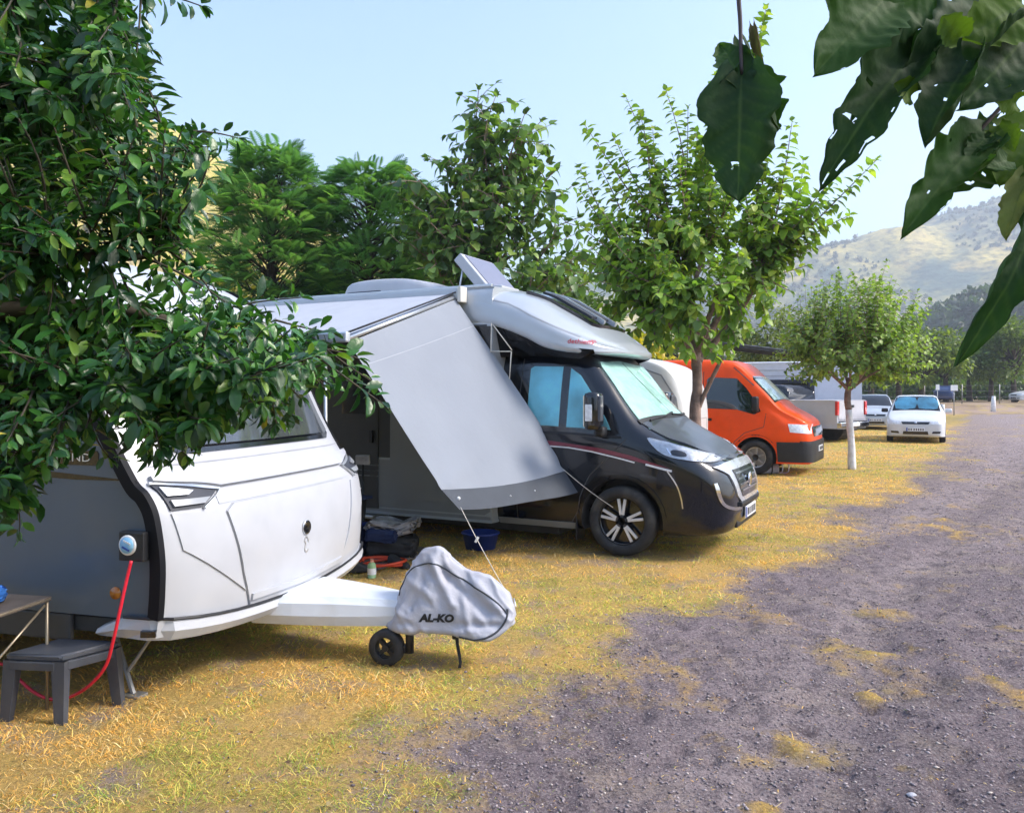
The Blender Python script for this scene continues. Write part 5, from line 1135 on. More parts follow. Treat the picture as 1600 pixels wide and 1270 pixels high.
# ------------------------------------------------------------------ silver pickup, tail to the track
TH_P = R(52); cP = onground(1307, 692)
dP = Vector((math.cos(TH_P), -math.sin(TH_P), 0)); lP = Vector((math.sin(TH_P), math.cos(TH_P), 0))
pk = thing('pickup_truck', 'silver pickup truck with red tail lamp, tail towards the track', 'pickup', cP + lP * 0.88, -TH_P)   # local +x is the tail
def bedprof(zt, hw): return [(0, 0.42), (hw * 0.9, 0.42), (hw * 0.98, 0.50), (hw, 0.80), (hw, 1.0), (hw * 0.985, zt - 0.06), (hw * 0.95, zt), (hw * 0.5, zt), (0, zt)]
bd = obj('pickup_body', loft([(0.0, bedprof(1.30, 0.86)), (-0.06, bedprof(1.34, 0.88)), (-0.8, bedprof(1.34, 0.89)), (-1.7, bedprof(1.34, 0.89)), (-3.3, bedprof(1.30, 0.89)), (-3.9, bedprof(1.12, 0.87)), (-4.8, bedprof(1.04, 0.84)), (-5.0, bedprof(0.9, 0.74))], 3, 2), M['pickup'], pk, True)
cut_cyl(bd, [(-1.05, 0.40, 0.44, -1.2, -0.6), (-1.05, 0.40, 0.44, 0.6, 1.2), (-4.1, 0.40, 0.44, -1.2, -0.6), (-4.1, 0.40, 0.44, 0.6, 1.2)], M['shed_dark'])
for p in bd.data.polygons: p.use_smooth = True
bd.data.set_sharp_from_angle(angle=R(38)); TP = bvh_of(bd)
obj('cabin', loft([(x, [(0, 1.3), (hw, 1.3), (hw, 1.36), (hw * 0.93, 1.6), (hw * 0.84, zt - 0.03), (hw * 0.5, zt), (0, zt)]) for x, hw, zt in [(-1.75, 0.80, 1.55), (-1.95, 0.84, 1.80), (-2.6, 0.85, 1.84), (-3.2, 0.83, 1.74), (-3.8, 0.80, 1.36)]], 3, 3), M['gloss_black'], pk, True)
for sgn in (-1, 1):
    for xx in (-1.05, -4.1): wheel(pk, 'wheel', (xx, sgn * 0.80, 0.38), 0.38, 0.24, 0.21, 'alloy', sgn)
    mkbox('tail_lamp', (0.0, sgn * 0.835, 1.08), (0.09, 0.13, 0.44), M['tail_red'], pk, None, 0.02)
patch('tailgate', TP, [(-0.74, 1.29), (0.74, 1.29), (0.74, 0.72), (-0.74, 0.72)], 'front', M['pickup'], pk, 0.012, 0.01, 0.1)
mkbox('tailgate_handle', (0.03, 0, 1.14), (0.03, 0.22, 0.08), M['black_trim'], pk)
mkbox('rear_bumper', (0.06, 0, 0.56), (0.16, 1.72, 0.17), M['chrome'], pk, None, 0.03)
mkbox('bumper_step', (0.06, 0, 0.66), (0.17, 1.5, 0.03), M['black_trim'], pk, None, 0.01)
mkbox('number_plate', (0.15, 0.0, 0.56), (0.015, 0.50, 0.11), M['plate'], pk, None, 0.002)

# white box caravan behind the pickup
TH_X = R(18)
cx = thing('box_caravan', 'pale box caravan with dark window band behind the silver pickup', 'caravan', (7.4, 29.6, 0), -TH_X)
bx = obj('caravan_body', loft([(x, [(0, 0.4), (1.05, 0.4), (1.1, 0.46), (1.1, 1.2), (1.1, 2.1), (1.09, zt - 0.1), (1.0, zt), (0, zt + 0.03)]) for x, zt in [(0, 2.55), (0.06, 2.62), (2.0, 2.64), (4.2, 2.64), (4.9, 2.60), (5.0, 2.45)]], 2, 2), mat('pale_caravan_wall', (0.60, 0.63, 0.70), 0.4, var=0.04), cx, True)
bx.data.set_sharp_from_angle(angle=R(35)); TX = bvh_of(bx)
for z in (1.0, 2.15, 2.35): strip('wall_rib', TX, [(0.15, z), (4.7, z)], 0.03, 'side_r', M['silver'], cx, 0.010, 0.3)
wb = patch('window_band', TX, [(1.25, 1.30), (3.5, 1.30), (3.5, 2.02), (1.25, 2.02)], 'side_r', M['dark_vent'], cx, 0.012, 0.004, 0.2)
for x0, x1 in ((1.50, 2.25), (2.45, 3.3)):
    patch('pane', TX, [(x0, 1.38), (x1, 1.38), (x1, 1.90), (x0, 1.90)], 'side_r', M['gloss_black'], wb, 0.022, 0.004, 0.2)
for sgn in (-1, 1): wheel(cx, 'wheel', (2.5, sgn * 0.97, 0.32), 0.32, 0.19, 0.2, 'alloy', sgn)
mkbox('lower_wall', (2.5, -1.075, 0.36), (4.7, 0.03, 0.14), M['skirt_grey'], cx)
# red gas bottle by the trunk foot and odds and ends
gp = onground(1309, 700); gp.y -= 0.3
# ------------------------------------------------------------------ open shed roof
shd = thing('open_shed', 'open shed with sloping metal sheet roof behind the vans', 'shed', (9.3, 34.2, 0.25), R(-18))
b = bmesh.new(); nC = 24
for i in range(nC + 1):
    x = -1.9 + 5.6 * i / nC
    for yy in (-1.9, 1.9): b.verts.new((x, yy, 3.62 - (x + 1.9) * 0.145 + (0.03 if i % 2 else 0)))
b.verts.ensure_lookup_table()
for i in range(nC): b.faces.new([b.verts[2 * i], b.verts[2 * i + 1], b.verts[2 * i + 3], b.verts[2 * i + 2]])
bmesh.ops.solidify(b, geom=b.faces[:], thickness=0.02); obj('roof_sheet', b, M['metal_roof'], shd)
for k in range(5): mkbox('rafter', (0.9, -1.75 + k * 0.875, 3.13), (5.4, 0.06, 0.12), M['shed_dark'], shd, Matrix.Rotation(0.144, 3, 'Y'), 0.0)
for x in (-1.7, 3.4):
    for yy in (-1.7, 1.7): mkbox('post', (x, yy, (3.45 - (x + 1.9) * 0.145) / 2), (0.1, 0.1, 3.45 - (x + 1.9) * 0.145), M['shed_dark'], shd, None, 0.0)
mkbox('back_wall', (0.9, 1.85, 1.3), (5.3, 0.04, 2.5), M['shed_dark'], shd)

# ------------------------------------------------------------------ small camping things
def blob_box(name, c, s, m, parent, jit=0.03, rz=0.0, seed=1, bev=0.06):
    b = bmesh.new(); box(b, (0, 0, 0), s, Matrix.Rotation(rz, 3, 'Z'), min(bev, min(s) * 0.4)); bmesh.ops.subdivide_edges(b, edges=b.edges[:], cuts=3, use_grid_fill=True)
    rr = random.Random(seed)
    for v in b.verts: v.co += Vector((rr.uniform(-1, 1), rr.uniform(-1, 1), rr.uniform(-1, 1))) * jit * 0.4 + Vector((math.sin(v.co.z * 23 + v.co.y * 9), 0, math.sin(v.co.x * 17 + seed))) * jit * 0.5; v.co += Vector(c)
    bmesh.ops.recalc_face_normals(b, faces=b.faces)
    return obj(name, b, m, parent, True)
mt = onground(596, 885); mt.z = 0
b = bmesh.new(); box(b, (0, 0, 0.018), (1.3, 1.1, 0.012), Matrix.Rotation(-TH_M, 3, 'Z'), 0.003); gmx = obj('ground_mat', b, M['mat_brown']); gmx.location = (-1.55, 7.85, 0.0); tag(gmx, 'brownish ground mat under the awning beside the motorhome', 'mat')
bp = Vector((-1.16, 7.75, 0))
bg_ = thing('camping_bag', 'black and blue camping bag on the mat under the awning', 'bag', bp)
blob_box('bag_base', (0, 0, 0.12), (0.48, 0.34, 0.20), M['black_cloth'], bg_, 0.03, 0.1, 2)
blob_box('bag_pocket', (-0.08, -0.17, 0.24), (0.30, 0.10, 0.13), M['navy'], bg_, 0.02, 0.05, 3)
ct = blob_box('folded_cloth', (0, 0, 0), (0.46, 0.36, 0.10), M['grey_cloth'], None, 0.05, 0.1, 4); ct.location = bp + Vector((0.01, 0, 0.30)); tag(ct, 'crumpled grey cloth lying on top of the black and blue bag', 'cloth')
hc_ = Vector((-1.17, 7.25, 0.03)); pts = []
for k in range(70):
    a = k / 70 * 2 * math.pi * 2.6; rr_ = 0.17 - 0.02 * math.sin(a * 0.37 + 1); pts.append(hc_ + Vector((math.cos(a) * rr_ * 1.15, math.sin(a) * rr_, 0.01 + 0.035 * k / 70 + 0.012 * math.sin(a * 1.7))))
o = mktube('coiled_hose', pts, 0.013, M['red_hose'], None, 7); tag(o, 'orange-red hose coiled on the ground in front of the bag', 'hose')
for k, (px, py, lb) in enumerate([(563, 897, 'dark shoe on the ground close to the white caravan corner'), (628, 884, 'dark shoe beside the coiled orange-red hose')]):
    p = onground(px, py); b = bmesh.new(); sb_ = loft([(x, [(0, 0.004), (hw * 0.9, 0.004), (hw, 0.03), (hw * 0.9, zt * 0.8), (hw * 0.5, zt), (0, zt + 0.004)]) for x, hw, zt in [(0, 0.02, 0.06), (0.03, 0.038, 0.10), (0.09, 0.04, 0.095), (0.16, 0.045, 0.065), (0.23, 0.04, 0.05), (0.265, 0.02, 0.035)]], 3, 3); b.free()
    o = obj('shoe', sb_, M['black_cloth'], None, True); o.location = (p.x - 0.12, p.y, 0.01); o.rotation_euler = (0, 0, 0.3 - k); tag(o, lb, 'shoe', 'shoes left under the awning')
p = onground(581, 902); bt = thing('bottle', 'small green and white bottle standing beside the caravan front', 'bottle', p)
b = bmesh.new(); lathe(b, [(0.036, 0), (0.038, 0.10), (0.03, 0.12), (0.014, 0.135)], 16, 'Z'); obj('bottle_body', b, M['green'], bt, True)
b = bmesh.new(); lathe(b, [(0.0385, 0.03), (0.0385, 0.085)], 16, 'Z', (0, 0, 0), False); obj('bottle_label', b, M['sign_white'], bt, True)
b = bmesh.new(); lathe(b, [(0.016, 0.134), (0.016, 0.16)], 12, 'Z'); obj('bottle_cap', b, mat('salmon_cap', (0.6, 0.28, 0.2), 0.5), bt, True)
p = onground(750, 862); tb = thing('blue_tub', 'deep blue plastic tub on the grass beneath the motorhome sill', 'tub', (p.x, p.y + 0.15, 0))
b = bmesh.new(); lathe(b, [(0.15, 0.01), (0.185, 0.16), (0.195, 0.16), (0.195, 0.175), (0.175, 0.175), (0.142, 0.03)], 24, 'Z', (0, 0, 0), False); bmesh.ops.holes_fill(b, edges=b.edges[:], sides=0); obj('tub_shell', b, M['blue'], tb, True)
b = bmesh.new(); lathe(b, [(0.142, 0.028), (0.142, 0.03)], 24, 'Z'); obj('tub_floor', b, M['blue'], tb)
# stand with a small box, low table with bowl, crate
sp_ = at(567, 715, 7.9)
sd_ = thing('display_stand', 'thin black stand with small grey box on top under the awning', 'stand', (sp_.x, sp_.y, 0))
mktube('pole', [(0, 0, 0.02), (0, 0, 0.88)], 0.012, M['black_trim'], sd_)
for k in range(3): mktube('leg', [(0, 0, 0.25), (0.22 * math.cos(2.1 * k), 0.22 * math.sin(2.1 * k), 0.0)], 0.009, M['black_trim'], sd_)
mkbox('box', (0, 0, 0.93), (0.14, 0.05, 0.09), M['grey_cloth'], sd_, Matrix.Rotation(0.2, 3, 'X'), 0.01)
tp_ = at(545, 775, 7.7)
lt_ = thing('low_table', 'low dark blue folding table under the awning beside the caravan', 'table', (tp_.x - 0.12, tp_.y, 0), -TH_M)
mkbox('table_top', (0, 0, 0.58), (0.55, 0.42, 0.03), M['navy'], lt_, None, 0.006)
for sx in (-1, 1):
    for sy in (-1, 1): mktube('leg', [(sx * 0.22, sy * 0.17, 0.57), (sx * -0.05 + sx * 0.2, sy * 0.19, 0.0)], 0.011, M['black_trim'], lt_)
b = bmesh.new(); lathe(b, [(0.04, 0.0), (0.075, 0.03), (0.095, 0.08), (0.09, 0.08), (0.07, 0.035), (0.0, 0.008)], 20, 'Z', (0, 0, 0), False); o = obj('bowl', b, M['sign_white'], None, True); o.location = (tp_.x + 0.03, tp_.y - 0.02, 0.596); tag(o, 'small white bowl on the low dark table', 'bowl')
cr_ = thing('storage_crate', 'dark blue storage crate standing under the low table', 'crate', (tp_.x - 0.08, tp_.y + 0.02, 0), -TH_M)
b = bmesh.new(); box(b, (0, 0, 0.16), (0.40, 0.30, 0.30), None, 0.02); obj('crate_body', b, M['navy'], cr_); mkbox('crate_lid', (0, 0, 0.325), (0.43, 0.33, 0.03), M['blue'], cr_)

# stool
q = [Vector((at(8, 1021, 3.87).x, 3.87)), Vector((at(95, 1026, 3.84).x, 3.84)), Vector((at(188, 996, 4.07).x, 4.07)), Vector((at(92, 990, 4.11).x, 4.11))]
cs = sum(q, Vector((0, 0))) / 4
stl = thing('plastic_stool', 'dark grey plastic stool on the grass beside the caravan wall', 'stool', (cs.x, cs.y, 0))
SH = 0.335; b = bmesh.new()
lo = [b.verts.new((p.x - cs.x, p.y - cs.y, SH - 0.035)) for p in q]; hi = [b.verts.new((p.x - cs.x, p.y - cs.y, SH)) for p in q]
b.faces.new(hi); b.faces.new(lo[::-1])
for k in range(4): b.faces.new((lo[k], lo[(k + 1) % 4], hi[(k + 1) % 4], hi[k]))
bmesh.ops.recalc_face_normals(b, faces=b.faces); bmesh.ops.bevel(b, geom=b.edges[:], offset=0.009, segments=3, affect='EDGES'); obj('seat', b, M['stool'], stl, True).data.set_sharp_from_angle(angle=R(50))
for k, p in enumerate(q):
    r_ = (p - cs); ins = r_ * 0.86; ot = r_ * 0.98; b = bmesh.new()
    rot_ = math.atan2((q[1] - q[0]).y, (q[1] - q[0]).x)
    vb = []
    for (c2, z, wq) in ((ins, SH - 0.03, 0.034), (ot, 0.0, 0.024)):
        ux, uy = Vector((math.cos(rot_), math.sin(rot_))), Vector((-math.sin(rot_), math.cos(rot_)))
        vb.append([b.verts.new(((c2 + ux * a * wq + uy * e * wq * 0.7).x, (c2 + ux * a * wq + uy * e * wq * 0.7).y, z)) for a, e in ((-1, -1), (1, -1), (1, 1), (-1, 1))])
    for j in range(4): b.faces.new((vb[0][j], vb[0][(j + 1) % 4], vb[1][(j + 1) % 4], vb[1][j]))
    b.faces.new(vb[1]); bmesh.ops.recalc_face_normals(b, faces=b.faces); obj('leg', b, M['stool'], stl)
mkbox('rail', ((q[0] - cs).x * 0.5 + (q[1] - cs).x * 0.5, (q[0] - cs).y * 0.5 + (q[1] - cs).y * 0.5, SH - 0.055), ((q[1] - q[0]).length * 0.8, 0.02, 0.04), M['stool'], stl, Matrix.Rotation(math.atan2((q[1] - q[0]).y, (q[1] - q[0]).x), 3, 'Z'), 0.003)
mkbox('rail', ((q[2] - cs).x * 0.5 + (q[1] - cs).x * 0.5, (q[2] - cs).y * 0.5 + (q[1] - cs).y * 0.5, SH - 0.055), ((q[2] - q[1]).length * 0.8, 0.02, 0.04), M['stool'], stl, Matrix.Rotation(math.atan2((q[2] - q[1]).y, (q[2] - q[1]).x), 3, 'Z'), 0.003)
# camping table at the left edge
tb_ = thing('camping_table', 'brown folding camping table with thin metal legs at the left edge', 'table', (-2.70, 3.80, 0))
TZ = 0.573; mkbox('table_top', (0, 0, TZ - 0.012), (0.66, 0.60, 0.022), M['table_wood'], tb_, Matrix.Rotation(-0.2, 3, 'Z'), 0.004)
rt = Matrix.Rotation(-0.2, 3, 'Z')
for sx in (-1, 1):
    for sy in (-1, 1):
        p = rt @ Vector((sx * 0.315, sy * 0.285, 0)); mktube('leg', [p + Vector((0, 0, TZ - 0.02)), p], 0.008, M['brass_tube'], tb_, 6)
    mktube('brace', [rt @ Vector((sx * 0.315, 0.27, 0)) + Vector((0, 0, TZ - 0.04)), rt @ Vector((sx * 0.315, -0.05, 0)) + Vector((0, 0, 0.33))], 0.006, M['brass_tube'], tb_, 6)
    mktube('edge_tube', [rt @ Vector((sx * 0.325, -0.29, 0)) + Vector((0, 0, TZ - 0.012)), rt @ Vector((sx * 0.325, 0.29, 0)) + Vector((0, 0, TZ - 0.012))], 0.008, M['brass_tube'], tb_, 6)
bgx = thing('blue_bag', 'bright blue bag with white edge on the brown camping table', 'bag', (-2.585, 3.80, TZ + 0.002))
blob_box('bag_body', (0, 0, 0.045), (0.26, 0.22, 0.08), mat('bright_blue_fabric', (0.02, 0.12, 0.42), 0.6), bgx, 0.02, 0.3, 9); mkbox('bag_trim', (0.02, -0.10, 0.035), (0.25, 0.02, 0.025), M['sign_white'], bgx, Matrix.Rotation(0.3, 3, 'Z'), 0.006)
# red mains cable
cpts = [at(205, 876, 3.925), at(198, 905, 3.92), at(187, 955, 3.90), at(177, 1000, 3.90), at(165, 1040, 3.92), at(140, 1070, 3.95), at(110, 1088, 4.0), at(80, 1092, 4.05), at(55, 1082, 4.1), at(33, 1064, 4.16), at(10, 1040, 4.3), at(-30, 1030, 4.5)]
cb_ = [Vector(p) for p in catmull([tuple(p) for p in cpts], 6)]
for p in cb_: p.z = max(p.z, 0.012)
o = mktube('power_cable', cb_, 0.0085, M['red_cable'], None, 8); tag(o, 'red mains cable looping from the caravan socket down under the stool', 'cable')
# things lying at the orange van's front wheel
p = onground(1185, 738); rm = thing('rolled_mat', 'rolled grey mat lying on the grass by the orange van wheel', 'mat', (p.x, p.y - 0.25, 0), 0.05)
b = bmesh.new(); lathe(b, [(0.02, -0.3), (0.095, -0.3), (0.10, -0.28), (0.10, 0.28), (0.095, 0.3), (0.02, 0.3)], 20, 'X', (0, 0, 0.10)); obj('roll', b, M['grey_cloth'], rm, True)
for x in (-0.15, 0.16):
    b = bmesh.new(); lathe(b, [(0.103, x - 0.015), (0.103, x + 0.015)], 20, 'X', (0, 0, 0.10), False); obj('strap', b, M['black_trim'], rm, True)
p = onground(1215, 738); fc = thing('folded_chair', 'folded camping chair with pale bent frame leaning at the orange van wheel', 'chair', (p.x, p.y - 0.15, 0))
for k in (0, 1): mktube('frame_tube', [Vector(v) for v in catmull([(0.02 - 0.12 * k, -0.05 * k, 0.0), (0.16 - 0.12 * k, -0.02, 0.05), (0.14 - 0.14 * k, 0.02, 0.35), (0.02 - 0.16 * k, 0.06, 0.58)], 5)], 0.012, M['alu'], fc, 6)
mkbox('seat_fabric', (-0.10, 0.05, 0.07), (0.34, 0.12, 0.06), M['black_cloth'], fc, None, 0.02); mkbox('armrest', (-0.42, 0.0, 0.26), (0.10, 0.05, 0.06), M['pink'], fc, None, 0.02); mktube('cross_tube', [(-0.46, 0, 0.0), (-0.40, 0.03, 0.40)], 0.011, M['pink'], fc, 6)
# ------------------------------------------------------------------ far bank, posts, signs
def f_bank(x, y): return ZB * np.clip((y - 57 + 0.0 * x) / 4, 0, 1) * np.clip((x - 14) / 6, 0, 1) + 0.12 * (fbm(x, y, 3, 3, 601) - 0.5) - 0.06
m, n, L, b_, vec = surf_mat('dusty_bank'); c = node_mix(n, L, node_noise(n, L, vec, 0.4), (0.34, 0.25, 0.20), (0.22, 0.16, 0.11)); c = node_mix(n, L, node_noise(n, L, vec, 1.1, 6, 0.5, 0.65), c, (0.38, 0.29, 0.12)); L.new(c, b_.inputs['Base Color'])
hill('bank', f_bank, 12, 130, 56, 150, 160, 60, m)
def sign(px, py, Y, w_, h_, lab):
    p = at(px, py, Y); zb = 0.0 if Y < 57 else ZB
    s_ = thing('sign', lab, 'sign', (p.x, p.y, 0), 0, 'white signs at the end of the track')
    mkbox('board', (0, 0, p.z), (w_, 0.03, h_), M['sign_white'], s_, None, 0.004); mktube('post', [(0, 0.03, 0), (0, 0.03, p.z)], 0.03, M['post_grey'], s_, 6)
sign(1465, 605, 54, 0.24, 0.36, 'narrow white sign board on a post beyond the white car')
sign(1491, 606, 54, 0.48, 0.38, 'wider white sign board in front of the far blue car')
for px, py, h_, lb in ((1552, 634, 1.0, 'white painted stone post at the far dusty bank'), (1473, 628, 0.75, 'cream low post beneath the white sign boards')):
    p = onground(px, py if px > 1500 else 649); b = bmesh.new(); tube(b, [(0, 0, -0.05), (0, 0, h_ * 0.6), (0.02, 0, h_)], [0.17, 0.14, 0.11], 8); o = obj('marker_post', b, M['lime'], None, True); o.location = (at(px, 600, 54).x, 54, 0.3 if px > 1500 else 0); tag(o, lb, 'post')
fn = thing('wire_fence', 'thin wire fence on steel posts along the far dusty bank', 'fence', (27, 64, ZB))
for k in range(12): mktube('fence_post', [(k * 3.0, 0, -0.2), (k * 3.0, 0, 1.5)], 0.04, M['post_grey'], fn, 5)
for z in (0.5, 0.95, 1.4): mktube('wire', [(0, 0, z), (33, 0, z)], 0.008, M['post_grey'], fn, 4)
# ------------------------------------------------------------------ foliage tools
def leaf_tmpl(us, ws, fold=0.10, droop=0.12, back=None):
    V = []; F = []
    for k, (u, w_) in enumerate(zip(us, ws)):
        z = -droop * u * u; bx = 0 if back is None else back[k]
        V += [(u - bx, -w_, z + fold * w_ * 2), (u, 0, z), (u - bx, w_, z + fold * w_ * 2)]
    for k in range(len(us) - 1):
        a = 3 * k; b = a + 3
        F += [(a, a + 1, b + 1), (a, b + 1, b), (a + 1, a + 2, b + 2), (a + 1, b + 2, b + 1)]
    return np.array(V), np.array(F)
T_OVAL = leaf_tmpl([0, 0.2, 0.5, 0.8, 1.0], [0.015, 0.15, 0.225, 0.17, 0.01], 0.16, 0.18)
T_OVAL2 = leaf_tmpl([0, 0.25, 0.55, 0.82, 1.0], [0.012, 0.10, 0.165, 0.12, 0.0], 0.30, 0.42)
T_HEART = leaf_tmpl([0, 0.12, 0.4, 0.75, 1.0], [0.10, 0.36, 0.40, 0.20, 0.0], 0.14, 0.28, [0.10, 0.08, 0, 0, 0])
T_SMALL = leaf_tmpl([0, 0.45, 1.0], [0.02, 0.28, 0.0], 0.15, 0.2)
def frond_tmpl(nl=11):
    V = []; F = []
    for k in range(nl):
        u = 0.12 + 0.86 * k / (nl - 1); ll = 0.30 * math.sin(math.pi * (0.12 + 0.80 * (k + 1) / (nl + 1))) + 0.05
        z0 = -0.22 * u * u
        for s in (-1, 1):
            a = len(V); tip = (u + ll * 0.45, s * ll, z0 - 0.10 * ll); c0 = (u, 0, z0); w_ = 0.019
            V += [c0, (u + ll * 0.30 + w_, s * ll * 0.5, z0 - 0.01), tip, (u + ll * 0.16 - w_, s * ll * 0.5, z0 - 0.01)]
            F += [(a, a + 1, a + 2), (a, a + 2, a + 3)]
    a = len(V); V += [(0, -0.008, 0), (0, 0.008, 0), (0.55, 0.006, -0.066), (0.55, -0.006, -0.066), (1, 0, -0.22)]; F += [(a, a + 1, a + 2), (a, a + 2, a + 3), (a + 3, a + 2, a + 4)]
    return np.array(V), np.array(F)
T_FROND = frond_tmpl()
def unit(a): return a / np.maximum(np.linalg.norm(a, axis=-1, keepdims=True), 1e-9)
def inst(tmpl, pos, dr, up, size, cols, wj=None):
    V, F = tmpl; dr = unit(dr); s = unit(np.cross(up, dr)); nrm = np.cross(dr, s)
    sz = size[:, None, None]; wv = 1.0 if wj is None else wj[:, None, None]
    P = pos[:, None] + sz * (V[None, :, 0:1] * dr[:, None] + V[None, :, 1:2] * s[:, None] * wv + V[None, :, 2:3] * nrm[:, None])
    n = len(pos)
    return P.reshape(-1, 3), (F[None] + (np.arange(n) * len(V))[:, None, None]).reshape(-1, 3), np.repeat(cols, len(V), 0)
def leaf_cols(n, pal, p=None, j=0.3):
    pal = np.array(pal); return pal[RNG.choice(len(pal), n, p=p)] * (1 - j / 2 + j * RNG.random((n, 1)))
class Shoots:
    """collects twigs (tubes) and leaves along them"""
    def __init__(s): s.bm = bmesh.new(); s.pos = []; s.dir = []; s.up = []; s.size = []
    def shoot(s, p0, p1, r0, r1, bend=0.1, leaf=0.14, gap=0.06, start=0.25, splay=0.9, droop=0.5, seg=7, tubes=5, tiptuft=2, grow=0.75):
        p0 = Vector(p0); p1 = Vector(p1); ln = (p1 - p0).length
        side = Vector((random.uniform(-1, 1), random.uniform(-1, 1), random.uniform(-0.3, 0.6))) * bend * ln
        pts = [p0.lerp(p1, k / seg) + side * math.sin(math.pi * k / seg) for k in range(seg + 1)]
        if tubes: tube(s.bm, pts, [r0 + (r1 - r0) * k / seg for k in range(seg + 1)], tubes, False)
        if not leaf: return pts
        t = start * ln; ang = random.uniform(0, 6.28)
        while t < ln:
            k = min(int(t / ln * seg), seg - 1); f = t / ln * seg - k; p = pts[k].lerp(pts[k + 1], f); ax = (pts[k + 1] - pts[k]).normalized()
            ang += 2.4 + random.uniform(-0.4, 0.4)
            u = ax.orthogonal().normalized(); v = ax.cross(u); out = u * math.cos(ang) + v * math.sin(ang)
            d = (out * splay + ax * random.uniform(0.2, 0.7) + Vector((0, 0, -droop * random.uniform(0.3, 1.2)))).normalized()
            s.pos.append(p + d * leaf * 0.18); s.dir.append(d); s.up.append(Vector((random.uniform(-.5, .5), random.uniform(-.5, .5), 1)) + ax * 0.6)
            fr = t / ln; s.size.append(leaf * random.uniform(0.7, 1.15) * (1 - (1 - grow) * max(0, (fr - 0.6) / 0.4)))
            t += gap * random.uniform(0.7, 1.4)
        for k in range(tiptuft):
            ax = (pts[-1] - pts[-2]).normalized(); d = (ax + Vector((random.uniform(-.7, .7), random.uniform(-.7, .7), random.uniform(-.2, .3)))).normalized()
            s.pos.append(pts[-1]); s.dir.append(d); s.up.append(Vector((random.uniform(-.5, .5), random.uniform(-.5, .5), 1))); s.size.append(leaf * 0.55)
        return pts
    def arrays(s): return np.array(s.pos), np.array(s.dir), np.array(s.up), np.array(s.size)
GREEN = [(0.055, 0.115, 0.020), (0.085, 0.155, 0.028), (0.14, 0.215, 0.035), (0.035, 0.075, 0.022)]
def finish_tree(root, S, tmpl, pal, pp=None, mleaf=None, mtw=None, sub=None, base=None):
    o0 = Vector(root.location)
    b = S.bm
    for v in b.verts: v.co -= o0
    if len(b.verts): obj('branches', b, mtw or M['bark'], root, True)
    pos, dr, up, sz = S.arrays(); pos = pos - np.array(o0)
    V, F, C = inst(tmpl, pos, dr, up, sz, leaf_cols(len(pos), pal, pp))
    obj('crown', mesh_np('crown', V, F, C), mleaf or M['leaf'], root)
def trunk(root, pts, rad, m, name='trunk', n=10):
    o0 = Vector(root.location); b = bmesh.new(); P = catmull([tuple(Vector(p) - o0) for p in pts], 4); rr = np.interp(np.linspace(0, 1, len(P)), np.linspace(0, 1, len(rad)), rad)
    tube(b, [Vector(p) for p in P], list(rr), n)
    for v in b.verts: v.co += Vector((random.uniform(-1, 1), random.uniform(-1, 1), 0)) * rr[0] * 0.06
    return obj(name, b, m, root, True)
def rnd(a, b): return random.uniform(a, b)

# ---- mulberry rising behind the motorhome bonnet
tb0 = Vector((2.50, 10.7, 0)); tr = thing('mulberry_tree', 'mulberry tree with long upright leafy shoots behind the motorhome bonnet', 'tree', tb0)
hd = at(1088, 560, 10.7)
trunk(tr, [tb0, at(1086, 655, 10.7), at(1090, 600, 10.72), hd, at(1088, 520, 10.7)], [0.10, 0.075, 0.065, 0.07, 0.05], M['bark'])
trunk(tr, [at(1090, 640, 10.7), at(1101, 615, 10.65), at(1112, 592, 10.55), at(1128, 560, 10.4)], [0.035, 0.032, 0.03, 0.022], M['bark'], 'limb', 7)
S = Shoots(); scaf = []
for (px, py, Y) in [(1030, 470, 10.4), (1000, 440, 11.0), (1065, 420, 11.3), (1100, 400, 10.6), (1140, 430, 10.3), (1165, 450, 11.0), (1125, 470, 11.5), (1060, 460, 10.0), (1190, 430, 10.6)]:
    p = at(px, py, Y); S.shoot(hd + Vector((rnd(-.04, .04), 0, rnd(-.1, .15))), p, 0.05, 0.028, 0.10, 0, tubes=6); scaf.append(p)
